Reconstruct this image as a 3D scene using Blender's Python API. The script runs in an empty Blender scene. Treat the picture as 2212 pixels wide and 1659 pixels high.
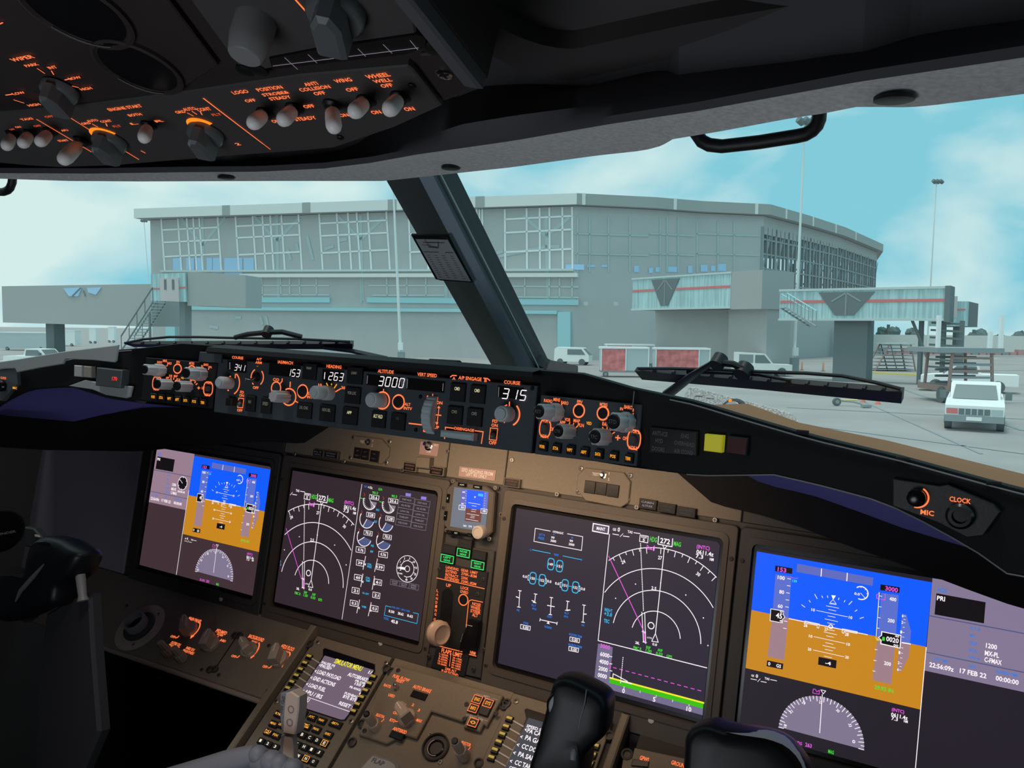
import bpy, bmesh, math, random
from mathutils import Vector, Matrix
random.seed(7)
SC = bpy.context.scene
COL = SC.collection
V3 = Vector
rad = math.radians

# ------------------------------------------------------------------ camera
FPX = 1756.33
def basis(yaw, pit, roll):
    f = V3((-math.sin(yaw)*math.cos(pit), math.cos(yaw)*math.cos(pit), math.sin(pit)))
    r = V3((math.cos(yaw), math.sin(yaw), 0)); u = r.cross(f)
    c, s = math.cos(roll), math.sin(roll)
    return c*r+s*u, -s*r+c*u, f
CW = V3((0, 0, 3.6))                              # eye height above the apron
WR, WU, WF = basis(0, rad(-3.89), rad(0.57))      # camera axes in the world
AR, AU, AF = basis(rad(28.54), rad(-5.89), rad(1.72))   # camera axes in the aircraft's own frame
AC = V3((1.369, -1.058, 0.311))                   # camera in the aircraft's frame (x right, y nose, z up)
def adir(x, y, z):
    d = V3((x, y, z)); return d.dot(AR)*WR+d.dot(AU)*WU+d.dot(AF)*WF
def air(x, y, z):
    return CW+adir(x-AC.x, y-AC.y, z-AC.z)
cam = bpy.data.cameras.new('camera'); co = bpy.data.objects.new('camera', cam); COL.objects.link(co)
cam.sensor_fit = 'HORIZONTAL'; cam.sensor_width = 36; cam.lens = FPX/2212*36
cam.clip_start = 0.02; cam.clip_end = 5000
mm = Matrix((WR, WU, -WF)).transposed().to_4x4(); mm.translation = CW
co.matrix_world = mm
SC.camera = co
def ray(px, py):
    return ((px-1106)/FPX)*WR-((py-829.5)/FPX)*WU+WF
def proj(P):
    d = P-CW; z = d.dot(WF); return 1106+FPX*d.dot(WR)/z, 829.5-FPX*d.dot(WU)/z
AXX, AXY, AXZ = adir(1, 0, 0), adir(0, 1, 0), adir(0, 0, 1)
def hit(px, py, O, N):
    d = ray(px, py); return CW+d*((O-CW).dot(N)/d.dot(N))
def atx(px, py, x): return hit(px, py, air(x, 0, 0), AXX)
def aty(px, py, y): return hit(px, py, air(0, y, 0), AXY)
def atz(px, py, z): return hit(px, py, air(0, 0, z), AXZ)
def ground(px, py, z=0): return hit(px, py, V3((0, 0, z)), V3((0, 0, 1)))

# ------------------------------------------------------------------ colour management, sky, sun, cockpit lights
SC.view_settings.view_transform = 'Standard'; SC.view_settings.look = 'None'
SC.view_settings.exposure = 0; SC.view_settings.gamma = 1; SC.view_settings.use_curve_mapping = False
def lin(r, g, b):
    f = lambda c: (c/255/12.92) if c/255 <= .04045 else ((c/255+.055)/1.055)**2.4
    return (f(r), f(g), f(b))
W = bpy.data.worlds.new('sky'); SC.world = W; W.use_nodes = True
nt = W.node_tree; N_ = nt.nodes; L_ = nt.links
for n in list(N_): N_.remove(n)
tc = N_.new('ShaderNodeTexCoord'); mp = N_.new('ShaderNodeMapping'); mp.inputs['Scale'].default_value = (1, 1, 2.1); mp.inputs['Location'].default_value = (1.35, 0.6, 0.43)
n1 = N_.new('ShaderNodeTexNoise'); n1.inputs['Scale'].default_value = 4.2; n1.inputs['Detail'].default_value = 7; n1.inputs['Roughness'].default_value = .48
n1.inputs['Distortion'].default_value = .25
cr = N_.new('ShaderNodeValToRGB')
cr.color_ramp.elements[0].position = .40; cr.color_ramp.elements[0].color = (*lin(134, 205, 222), 1)
cr.color_ramp.elements[1].position = .62; cr.color_ramp.elements[1].color = (*lin(216, 239, 237), 1)
e = cr.color_ramp.elements.new(.50); e.color = (*lin(182, 222, 230), 1)
sx = N_.new('ShaderNodeSeparateXYZ')
mr = N_.new('ShaderNodeMapRange'); mr.inputs[1].default_value = -.5; mr.inputs[2].default_value = .55; mr.inputs[3].default_value = .08; mr.inputs[4].default_value = -.055
ad = N_.new('ShaderNodeMath'); ad.operation = 'ADD'
bg = N_.new('ShaderNodeBackground'); bg.inputs[1].default_value = 1.0
ow = N_.new('ShaderNodeOutputWorld')
L_.new(tc.outputs['Generated'], mp.inputs[0]); L_.new(mp.outputs[0], n1.inputs[0]); L_.new(tc.outputs['Generated'], sx.inputs[0])
L_.new(sx.outputs[0], mr.inputs[0]); L_.new(n1.outputs[0], ad.inputs[0]); L_.new(mr.outputs[0], ad.inputs[1])
L_.new(ad.outputs[0], cr.inputs[0]); L_.new(cr.outputs[0], bg.inputs[0]); L_.new(bg.outputs[0], ow.inputs[0])
def light(name, kind, loc, direction, energy, color, **kw):
    l = bpy.data.lights.new(name, kind); l.energy = energy; l.color = color
    for k, v in kw.items(): setattr(l, k, v)
    o = bpy.data.objects.new(name, l); COL.objects.link(o); o.location = loc
    o.rotation_euler = direction.to_track_quat('-Z', 'Y').to_euler(); return o
light('sun', 'SUN', (0, 0, 60), V3((.22, .12, -1)), 1.15, (1, .97, .93), angle=rad(12))
# flood lamps under the glareshield and above the pedestal, added unseen fill lamp low behind the camera
light('glareshield_flood', 'AREA', air(.84, -.255, .142), adir(0, .78, -.62), 1.0, (1, .70, .45), shape='RECTANGLE', size=.42, size_y=.02, spread=rad(105))
light('pedestal_flood', 'SPOT', air(.66, -.62, .38), adir(-.06, .36, -.80), 3.9, (1, .78, .64), spot_size=rad(60), spot_blend=.9, shadow_soft_size=.03)
#light('screen_side_glow', 'AREA', air(1.42, -.30, .12), adir(-.1, .5, .3), .02, (.25, .25, 1), shape='RECTANGLE', size=.3, size_y=.02)
light('cabin_glow', 'AREA', air(.95, -1.25, -.1), adir(-.08, .75, .65), 2.5, (.85, .92, 1), shape='DISK', size=.5)

# ------------------------------------------------------------------ materials
MATS = {}
def mat(name, col, rough=.6, metal=0, emit=None, es=1.0, noise=0, nscale=60, bump=0, spec=.4, samp=True):
    if name in MATS: return MATS[name]
    m = bpy.data.materials.new(name); m.use_nodes = True; t = m.node_tree; b = t.nodes['Principled BSDF']
    b.inputs['Base Color'].default_value = (*col, 1); b.inputs['Roughness'].default_value = rough
    b.inputs['Metallic'].default_value = metal; b.inputs['Specular IOR Level'].default_value = spec
    if emit: b.inputs['Emission Color'].default_value = (*emit, 1); b.inputs['Emission Strength'].default_value = es
    if noise or bump:
        tx = t.nodes.new('ShaderNodeTexCoord'); nz = t.nodes.new('ShaderNodeTexNoise'); nz.inputs['Scale'].default_value = nscale; nz.inputs['Detail'].default_value = 4
        t.links.new(tx.outputs['Object'], nz.inputs['Vector'])
        if noise:
            r = t.nodes.new('ShaderNodeValToRGB')
            r.color_ramp.elements[0].position = .3; r.color_ramp.elements[1].position = .7
            r.color_ramp.elements[0].color = (*[c*(1-noise) for c in col], 1); r.color_ramp.elements[1].color = (*[min(1, c*(1+noise)) for c in col], 1)
            t.links.new(nz.outputs[0], r.inputs[0]); t.links.new(r.outputs[0], b.inputs['Base Color'])
        if bump:
            bp = t.nodes.new('ShaderNodeBump'); bp.inputs['Strength'].default_value = bump; bp.inputs['Distance'].default_value = .002
            t.links.new(nz.outputs[0], bp.inputs['Height']); t.links.new(bp.outputs[0], b.inputs['Normal'])
    m.cycles.emission_sampling = 'AUTO' if samp else 'NONE'
    MATS[name] = m; return m
def em(name, r, g, b, s=1.0, samp=False):
    return mat(name, (.01, .01, .01), .5, emit=lin(r, g, b), es=s, samp=samp, spec=.2)
em('orange', 255, 122, 70, 1.25); em('orange_dim', 225, 88, 48, .9); em('amber', 255, 165, 40, 1.1); em('amber_lamp', 255, 130, 25, 1.3)
em('white', 250, 240, 245, 1.1); em('magenta', 235, 90, 225); em('cyan', 60, 190, 240); em('blue_txt', 40, 125, 225); em('green', 70, 220, 60)
em('green_lamp', 60, 240, 120, 1.0); em('yellow', 245, 235, 40); em('red_e', 225, 70, 60); em('green_band', 60, 190, 10)
em('sky_blue', 18, 88, 255, 1.1, True); em('earth', 200, 135, 32, 1, True); em('tape_blue', 92, 112, 205); em('tape_brown', 160, 128, 138)
em('grey_box', 98, 108, 190); em('info_bg', 140, 126, 156, .9, True); em('info_bg_warm', 160, 132, 150, .9); em('black_e', 22, 18, 22); em('slate', 78, 88, 130); em('compass', 128, 118, 144)
em('scr_left', 66, 50, 55, 1, True); em('scr_in', 50, 39, 46, 1, True); em('scr_right', 44, 39, 54, 1, True); em('scr_fo', 38, 33, 42, 1, True); em('cdu_scr', 112, 96, 112, 1, True); em('cdu_dark', 62, 66, 76)
em('dimline', 135, 128, 140); em('axis', 116, 108, 140); em('cream', 225, 222, 175, .8); em('cream_dim', 120, 118, 105, .6); em('dim_txt', 62, 62, 66, .6)
em('key_light', 250, 170, 60, 1.05); em('key_white', 245, 230, 205); em('red_small', 255, 60, 50); em('isfd_brown', 112, 62, 58); em('isfd_grey', 110, 118, 130); em('purple_e', 140, 125, 220)
em('dark_red', 45, 12, 15, .5)
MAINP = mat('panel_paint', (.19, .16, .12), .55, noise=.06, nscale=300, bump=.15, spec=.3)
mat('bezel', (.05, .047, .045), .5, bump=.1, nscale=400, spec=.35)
mat('panel_grey', (.065, .078, .09), .6, bump=.12, nscale=500, spec=.3)
mat('panel_black', (.018, .018, .019), .55, spec=.3)
mat('gs_black', (.012, .012, .013), .75, bump=.3, nscale=700, spec=.25)
mat('gs_edge', (.30, .30, .32), .35)
mat('overhead_paint', (.058, .054, .054), .6, bump=.1, nscale=500, spec=.3)
mat('overhead_dark', (.03, .022, .022), .6, spec=.3)
mat('knob', (.62, .59, .59), .45, spec=.3); mat('knob_dark', (.10, .11, .115), .4); mat('knob_mid', (.20, .20, .20), .45)
mat('knob_brown', (.42, .34, .27), .45); mat('knob_face', (.48, .55, .57), .5)
mat('bat', (.88, .84, .82), .45); mat('chrome', (.6, .6, .6), .18, metal=1); mat('screw', (.35, .32, .28), .35, metal=.7); mat('black', (.004, .004, .005), .5)
mat('gloss_black', (.006, .006, .007), .22); mat('btn', (.016, .017, .02), .45); mat('tactile', (.011, .011, .012), .35)
mat('headliner', (.62, .63, .63), .85, noise=.15, nscale=260, bump=.3, spec=.15); mat('liner_dark', (.085, .083, .09), .7, spec=.25); mat('liner_gloss', (.07, .065, .065), .6, spec=.25)
mat('wall_liner', (.15, .13, .125), .85, noise=.05, nscale=300, bump=.2, spec=.15); mat('wall_dark', (.30, .27, .31), .85, bump=.15, nscale=300, spec=.15)
mat('placard', (.42, .27, .25), .6); mat('white_paint', (.75, .68, .62), .6); mat('lens_dark', (.014, .013, .013), .25)
mat('cover_grey', (.45, .47, .47), .6); mat('post_face', (.26, .30, .36), .6); mat('post_dark', (.012, .014, .018), .6); mat('sill', (.27, .13, .06), .7, spec=.1); mat('clip_skin', (.75, .55, .55), .5); mat('column_grey', (.02, .02, .024), .7); mat('void', (.003, .003, .003), 1, spec=0)
mat('paper', (.36, .38, .40), .8); mat('ink', (.05, .05, .05), .8); mat('cover_yellow', (.45, .42, .03), .5, emit=(.35, .33, .01), es=.6)
mat('gear_knob', (.48, .33, .25), .3, spec=.5); mat('handle_cream', (.42, .37, .31), .5); mat('lever_grey', (.24, .25, .29), .5); mat('lever_warm', (.62, .50, .42), .5)
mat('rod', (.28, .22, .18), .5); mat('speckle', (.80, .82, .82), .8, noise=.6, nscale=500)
mat('gold', (.55, .42, .10), .35, emit=(.55, .40, .06), es=.35); mat('rubber', (.01, .01, .011), .5)
mat('yoke', (.005, .0055, .007), .42, spec=.3)
# outside
mat('tarmac', (.41, .39, .375), .9, noise=.10, nscale=.25, spec=.1)
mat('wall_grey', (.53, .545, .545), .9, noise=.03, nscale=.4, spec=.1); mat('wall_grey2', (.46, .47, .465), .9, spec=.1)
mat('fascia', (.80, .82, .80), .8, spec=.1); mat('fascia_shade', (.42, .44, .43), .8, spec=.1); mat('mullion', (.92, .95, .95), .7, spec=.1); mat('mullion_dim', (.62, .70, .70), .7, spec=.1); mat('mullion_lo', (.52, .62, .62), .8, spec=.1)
mat('teal', (.42, .72, .76), .8, spec=.1); mat('teal_side', (.50, .70, .72), .8, noise=.12, nscale=3, spec=.1); mat('stripe', (.75, .25, .25), .7, spec=.1)
mat('dark_steel', (.20, .24, .25), .8, spec=.1); mat('mid_steel', (.33, .38, .39), .8, spec=.1); mat('veh_white', (.95, .97, .95), .6, spec=.2)
mat('veh_glass', (.22, .27, .28), .4); mat('tyre', (.16, .18, .19), .8); mat('curtain', (.78, .25, .25), .8, noise=.3, nscale=2); mat('cart_grey', (.55, .62, .63), .8)
mat('mast', (.80, .86, .84), .6); mat('cone', (.9, .28, .2), .7); mat('yellow_paint', (.85, .72, .25), .7); mat('brown_box', (.38, .27, .25), .8); mat('tree', (.16, .22, .22), .9); mat('sign_pink', (.68, .60, .60), .8); mat('blue_glass', (.45, .70, .95), .5); mat('far_red', (.60, .35, .35), .9); mat('orange_paint', (.8, .4, .25), .8); mat('concrete', (.75, .74, .70), .9)
# striped siding for the gangways
def siding():
    m = MATS['teal_side']; t = m.node_tree; b = t.nodes['Principled BSDF']
    tx = t.nodes.new('ShaderNodeTexCoord'); mpn = t.nodes.new('ShaderNodeMapping'); mpn.inputs['Scale'].default_value = (1, 1, .05)
    nz = t.nodes.new('ShaderNodeTexNoise'); nz.inputs['Scale'].default_value = 6; r = t.nodes.new('ShaderNodeValToRGB')
    r.color_ramp.elements[0].position = .35; r.color_ramp.elements[1].position = .65
    r.color_ramp.elements[0].color = (.40, .56, .58, 1); r.color_ramp.elements[1].color = (.55, .78, .80, 1)
    t.links.new(tx.outputs['Object'], mpn.inputs[0]); t.links.new(mpn.outputs[0], nz.inputs[0]); t.links.new(nz.outputs[0], r.inputs[0]); t.links.new(r.outputs[0], b.inputs['Base Color'])
siding()
g = bpy.data.materials.new('glass'); g.use_nodes = True; t = g.node_tree; t.nodes.remove(t.nodes['Principled BSDF'])
a = t.nodes.new('ShaderNodeBsdfTransparent'); a.inputs[0].default_value = (.985, 1, .995, 1); b = t.nodes.new('ShaderNodeBsdfGlossy'); b.inputs['Roughness'].default_value = .02
mx = t.nodes.new('ShaderNodeMixShader'); mx.inputs[0].default_value = .012
t.links.new(a.outputs[0], mx.inputs[1]); t.links.new(b.outputs[0], mx.inputs[2]); t.links.new(mx.outputs[0], t.nodes['Material Output'].inputs[0]); MATS['glass'] = g

# ------------------------------------------------------------------ frames (a plane in the place) and mesh builder
class Fr:
    def __init__(s, O, U, V):
        s.O = O; s.U = U.normalized(); s.N = s.U.cross(V).normalized(); s.V = s.N.cross(s.U)
        if (CW-O).dot(s.N) < 0 and False: s.N = -s.N
    def p(s, u, v, h=0): return s.O+s.U*u+s.V*v+s.N*h
    def at(s, px, py, h=0):
        q = hit(px, py, s.O+s.N*h, s.N)-s.O; return (q.dot(s.U), q.dot(s.V))
    def sc(s, px, py):      # metres per photograph pixel along U and V near a point
        u, v = s.at(px, py); a = proj(s.p(u, v)); b = proj(s.p(u+.002, v)); c = proj(s.p(u, v+.002))
        return .002/math.hypot(b[0]-a[0], b[1]-a[1]), .002/math.hypot(c[0]-a[0], c[1]-a[1])
ZO = [0, 0, 1]
def Z(ox, oy, s): ZO[:] = [ox, oy, s]
def zp(x, y): return ZO[0]+x/ZO[2], ZO[1]+y/ZO[2]
TXT = {}
def glyphs(s):
    if s in TXT: return TXT[s]
    cu = bpy.data.curves.new('t', 'FONT'); cu.body = s; cu.resolution_u = 2; cu.offset = .022
    o = bpy.data.objects.new('t', cu); me = bpy.data.meshes.new_from_object(o)
    vs = [(v.co.x, v.co.y) for v in me.vertices]; fs = [tuple(p.vertices) for p in me.polygons]
    bpy.data.objects.remove(o); bpy.data.curves.remove(cu); bpy.data.meshes.remove(me)
    x0 = min(v[0] for v in vs); x1 = max(v[0] for v in vs); y0 = min(v[1] for v in vs); y1 = max(v[1] for v in vs)
    TXT[s] = (vs, fs, x0, x1, y0, max(y1, y0+.05)); return TXT[s]
SEG = {'0': 'abcdef', '1': 'bc', '2': 'abged', '3': 'abgcd', '4': 'fgbc', '5': 'afgcd', '6': 'afgedc', '7': 'abc', '8': 'abcdefg', '9': 'abcdfg', '-': 'g', ' ': ''}
class B:
    def __init__(s): s.v = []; s.f = []; s.m = []; s.ms = []; s.sm = []
    def mi(s, name):
        if name not in s.ms: s.ms.append(name)
        return s.ms.index(name)
    def face(s, pts, m, smooth=False):
        i = len(s.v); s.v += [V3(p) for p in pts]; s.f.append(list(range(i, i+len(pts)))); s.m.append(s.mi(m)); s.sm.append(smooth)
    def grid(s, rows, m, closed=False, smooth=True, caps=False):
        i = len(s.v); n = len(rows[0]); k = s.mi(m)
        for r in rows: s.v += [V3(p) for p in r]
        for a in range(len(rows)-1):
            for b in range(n if closed else n-1):
                c = (b+1) % n
                s.f.append([i+a*n+b, i+a*n+c, i+(a+1)*n+c, i+(a+1)*n+b]); s.m.append(k); s.sm.append(smooth)
        if caps:
            s.f.append([i+b for b in reversed(range(n))]); s.f.append([i+(len(rows)-1)*n+b for b in range(n)])
            s.m += [k, k]; s.sm += [False, False]
    def poly(s, F, pts, m, h=.0003): s.face([F.p(u, v, h) for u, v in pts], m)
    def prism(s, F, pts, h0, h1, m, ch=0, top=None, back=True):
        n = len(pts); ar = sum(pts[i][0]*pts[(i+1) % n][1]-pts[(i+1) % n][0]*pts[i][1] for i in range(n))
        if ar < 0: pts = list(reversed(pts))
        rows = [[F.p(u, v, h0) for u, v in pts]]
        ins = pts
        if ch:
            rows.append([F.p(u, v, h1-ch) for u, v in pts]); ins = []
            for i in range(n):
                a, b, c = V3((*pts[i-1], 0)), V3((*pts[i], 0)), V3((*pts[(i+1) % n], 0))
                e1 = (b-a).normalized(); e2 = (c-b).normalized(); n1 = V3((-e1.y, e1.x, 0)); n2 = V3((-e2.y, e2.x, 0))
                q = n1+n2; q = q/max(.4, q.dot(n1)) if q.length > 1e-6 else n1
                ins.append((b.x+q.x*ch, b.y+q.y*ch))
        rows.append([F.p(u, v, h1) for u, v in ins])
        s.grid(rows, m, True, False)
        s.face(rows[-1], top or m)
        if back: s.face(list(reversed(rows[0])), m)
    def rect(s, F, c, w, h, h0, h1, m, ch=0, top=None):
        u, v = c; s.prism(F, [(u-w/2, v-h/2), (u+w/2, v-h/2), (u+w/2, v+h/2), (u-w/2, v+h/2)], h0, h1, m, ch, top)
    def cyl(s, F, c, prof, m, seg=24, flute=0, topm=None, nf=8):
        # prof: list of (r,h) along the normal, capped
        rows = []
        for k, (r, h) in enumerate(prof):
            rows.append([F.p(c[0]+rr*math.cos(a), c[1]+rr*math.sin(a), h) for a in [2*math.pi*i/seg for i in range(seg)]
                         for rr in [r*(1-flute*(.5+.5*math.cos(nf*a)))]])
        s.grid(rows, m, True, True)
        s.face(rows[-1], topm or m); s.face(list(reversed(rows[0])), m)
    def ring(s, F, c, r, w, m, h=.0004, a0=0, a1=360, n=36, ry=None):
        ry = ry or r; k = max(4, int(n*abs(a1-a0)/360))
        A = [rad(a0+(a1-a0)*i/k) for i in range(k+1)]
        s.grid([[F.p(c[0]+(r-w/2)*math.cos(a), c[1]+(ry-w/2)*math.sin(a), h) for a in A], [F.p(c[0]+(r+w/2)*math.cos(a), c[1]+(ry+w/2)*math.sin(a), h) for a in A]], m, False, False)
    def line(s, F, pts, w, m, h=.0004):
        for (a, b) in zip(pts[:-1], pts[1:]):
            d = V3((b[0]-a[0], b[1]-a[1], 0))
            if d.length < 1e-9: continue
            d.normalize(); q = V3((-d.y, d.x, 0))*w/2; e = d*w*.3
            s.face([F.p(a[0]-e.x-q.x, a[1]-e.y-q.y, h), F.p(b[0]+e.x-q.x, b[1]+e.y-q.y, h), F.p(b[0]+e.x+q.x, b[1]+e.y+q.y, h), F.p(a[0]-e.x+q.x, a[1]-e.y+q.y, h)], m)
    def dash(s, F, a, b, n, w, m, h=.0005, fill=.55):
        for i in range(n):
            t0 = i/n; t1 = (i+fill)/n
            s.line(F, [(a[0]+(b[0]-a[0])*t0, a[1]+(b[1]-a[1])*t0), (a[0]+(b[0]-a[0])*t1, a[1]+(b[1]-a[1])*t1)], w, m, h)
    def text(s, F, txt, c, w, hh, m, h=.0006, rot=0):
        # centred on c, w wide (None: natural) and hh high, in metres
        vs, fs, x0, x1, y0, y1 = glyphs(txt); sy = hh/(y1-y0) if txt not in '-~' else hh
        if (y1-y0) < .3: sy = hh/.7
        sx = w/(x1-x0) if w else sy*.9
        cx, cy = (x0+x1)/2, (y0+y1)/2; i = len(s.v); k = s.mi(m); ca, sa = math.cos(rad(rot)), math.sin(rad(rot))
        for x, y in vs:
            X, Y = (x-cx)*sx, (y-cy)*sy; s.v.append(F.p(c[0]+X*ca-Y*sa, c[1]+X*sa+Y*ca, h))
        for f in fs: s.f.append([i+j for j in f]); s.m.append(k); s.sm.append(False)
    def seg7(s, F, txt, c, w, hh, m, h=.0006):
        n = len(txt); cw = w/n; dw = cw*.62; t = hh*.10; sl = .16
        for i, ch in enumerate(txt):
            x0 = c[0]-w/2+cw*i+(cw-dw)/2; y0 = c[1]-hh/2
            P = {'A': (0, hh), 'B': (dw, hh), 'C': (dw, 0), 'D': (0, 0), 'E': (0, hh/2), 'G': (dw, hh/2)}
            S = {'a': 'AB', 'b': 'BG', 'c': 'GC', 'd': 'DC', 'e': 'ED', 'f': 'AE', 'g': 'EG'}
            for q in SEG.get(ch, ''):
                (ax, ay), (bx, by) = P[S[q][0]], P[S[q][1]]
                gx = (bx-ax)*.1; gy = (by-ay)*.1
                A = (x0+ax+gx+(ay-hh/2)*sl, y0+ay+gy); Bq = (x0+bx-gx+(by-hh/2)*sl, y0+by-gy)
                s.line(F, [A, Bq], t, m, h)
    def tube(s, pts, r, m, seg=10, caps=True, flat=None):
        pts = [V3(p) for p in pts]; n = len(pts); rr = r if isinstance(r, (list, tuple)) else [r]*n
        rows = []; up = None
        for i in range(n):
            d = (pts[min(i+1, n-1)]-pts[max(i-1, 0)]).normalized()
            if up is None:
                up = V3((0, 0, 1)) if abs(d.z) < .9 else V3((1, 0, 0))
            x = d.cross(up).normalized(); y = x.cross(d).normalized(); up = y
            rows.append([pts[i]+(x*math.cos(a)+y*math.sin(a)*(flat or 1))*rr[i] for a in [2*math.pi*k/seg for k in range(seg)]])
        s.grid(rows, m, True, True, caps)
    def box(s, O, X, Y, Zv, m, top=None):
        # O corner, three edge vectors
        c = [O, O+X, O+X+Y, O+Y, O+Zv, O+X+Zv, O+X+Y+Zv, O+Y+Zv]
        for k, f in enumerate(([0, 3, 2, 1], [4, 5, 6, 7], [0, 1, 5, 4], [1, 2, 6, 5], [2, 3, 7, 6], [3, 0, 4, 7])):
            s.face([c[i] for i in f], (top if (k == 1 and top) else m))
    def wbox(s, x0, x1, y0, y1, z0, z1, m): s.box(V3((x0, y0, z0)), V3((x1-x0, 0, 0)), V3((0, y1-y0, 0)), V3((0, 0, z1-z0)), m)
    def build(s, name, parent=None, origin=None, weld=True, fix=True):
        me = bpy.data.meshes.new(name)
        if origin is None:
            lo = [min(v[i] for v in s.v) for i in range(3)]; hi = [max(v[i] for v in s.v) for i in range(3)]
            origin = V3(((lo[0]+hi[0])/2, (lo[1]+hi[1])/2, lo[2]))
        me.from_pydata([v-origin for v in s.v], [], s.f)
        for m in s.ms: me.materials.append(MATS[m])
        for p, k, q in zip(me.polygons, s.m, s.sm): p.material_index = k; p.use_smooth = q
        if weld:
            bm = bmesh.new(); bm.from_mesh(me); bmesh.ops.remove_doubles(bm, verts=bm.verts, dist=2e-6)
            if fix: bmesh.ops.recalc_face_normals(bm, faces=bm.faces)
            bm.to_mesh(me); bm.free()
        if any(s.sm):
            try: me.set_sharp_from_angle(angle=rad(40))
            except Exception: pass
        o = bpy.data.objects.new(name, me); COL.objects.link(o); o.location = origin
        if parent is not None:
            o.parent = parent; w = parent; base = V3((0, 0, 0))
            while w is not None: base = base+w.location; w = w.parent
            o.location = origin-base
        return o
def tag(o, label, cat, group=None):
    o['label'] = label; o['category'] = cat
    if group: o['group'] = group
    return o
def thing(name, loc, label, cat, group=None):
    o = bpy.data.objects.new(name, None); o.empty_display_size = .01; COL.objects.link(o); o.location = loc
    return tag(o, label, cat, group)
def struct(o): o['kind'] = 'structure'; return o
def sub(name, parent, fn, *a, label=None, **k):
    b = B(); fn(b, *a, **k); o = b.build(name, parent)
    if label: o['label'] = label
    return o

# frames in the cockpit
t11 = rad(11.14)
MIP = Fr(air(0, 0, 0), AXX, adir(0, math.sin(t11), math.cos(t11)))
MCP = Fr(air(.7365, -.2885, .185), AXX, adir(0, .12, .99))
EFR = Fr(air(1.04, -.303, .185), adir(.12, -.024, 0), adir(0, .12, .99))
EFL = Fr(air(.433, -.303, .185), adir(.12, .024, 0), adir(0, .12, .99))
GSR = Fr(air(1.1, -.318, .185), adir(.28, -.024, 0), adir(0, .05, 1))
GSL = Fr(air(.373, -.318, .185), adir(.28, .024, 0), adir(0, .05, 1))
tp = rad(36)
PED = Fr(air(.7365, -.067, -.263), AXX, adir(0, math.cos(tp), math.sin(tp)))
t21 = rad(21)
OVH = Fr(air(.7365, -.565, .454), AXX, adir(0, -math.cos(t21), math.sin(t21)))
assert all((CW-F.O).dot(F.N) > 0 for F in (MIP, MCP, EFR, EFL, GSR, GSL, PED, OVH))

# pixel helpers: coordinates read off enlargements of the photograph, put down on the plane F
def A_(F, x, y, h=0): return F.at(*zp(x, y), h)
def PT(F, *xy, h=0): return [A_(F, xy[i], xy[i+1], h) for i in range(0, len(xy), 2)]
def tx(b, F, s, x, y, w, hh, m='orange', h=.0006, rot=0, off=(0, 0)):
    px, py = zp(x, y); su, sv = F.sc(px, py); c = F.at(px, py)
    b.text(F, s, (c[0]+off[0], c[1]+off[1]), None if w is None else w/ZO[2]*su, hh/ZO[2]*sv, m, h, rot)
def ln(b, F, m, w, *xy, h=.0005, off=(0, 0)):
    pts = [(p[0]+off[0], p[1]+off[1]) for p in PT(F, *xy)]; px, py = zp(xy[0], xy[1]); su, sv = F.sc(px, py)
    b.line(F, pts, w/ZO[2]*(su+sv)/2, m, h)
def fp(b, F, m, *xy, h=.0003, off=(0, 0)):
    b.poly(F, [(p[0]+off[0], p[1]+off[1]) for p in PT(F, *xy)], m, h)
def px2m(F, x, y, r):
    su, sv = F.sc(*zp(x, y)); return r/ZO[2]*su, r/ZO[2]*sv
def screw(F, c, r=.004, h=0, m='screw'):
    b = B(); b.cyl(F, c, [(r, h), (r, h+.0012), (r*.8, h+.0018)], m, 12); b.line(F, [(c[0]-r*.55, c[1]), (c[0]+r*.55, c[1])], r*.28, 'black', h+.0021); b.line(F, [(c[0], c[1]-r*.55), (c[0], c[1]+r*.55)], r*.28, 'black', h+.0021)
    return b
exec_after = []
# ================================================================== OUTSIDE: apron, terminal, gangways, vehicles
Zu = V3((0, 0, 1))
b = B(); b.face([(-400, 4, 0), (400, 4, 0), (900, 900, 0), (-900, 900, 0)], 'tarmac'); b.face([(-400, -60, 0), (400, -60, 0), (400, 4, 0), (-400, 4, 0)], 'tarmac')
for (x0, y0, x1, y1, w) in [(2212, 905, 1700, 880, .10), (1640, 905, 2212, 980, .07), (1950, 840, 2212, 930, .12), (1850, 860, 2120, 980, .06), (1180, 800, 1400, 850, .12), (1900, 800, 2212, 800, .2)]:
    p, q = ground(x0, y0, .012), ground(x1, y1, .012); d = (q-p).normalized(); s = V3((-d.y, d.x, 0))*w
    b.face([p-s, q-s, q+s, p+s], 'mid_steel')
for (x0, y0, x1, y1, w) in [(2212, 868, 1980, 862, .08), (2160, 775, 2000, 782, .15), (0, 780, 250, 770, .3)]:
    p, q = ground(x0, y0, .014), ground(x1, y1, .014); d = (q-p).normalized(); s = V3((-d.y, d.x, 0))*w
    b.face([p-s, q-s, q+s, p+s], 'mullion')
struct(b.build('ground', origin=V3((0, 0, 0)), fix=False))

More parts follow.
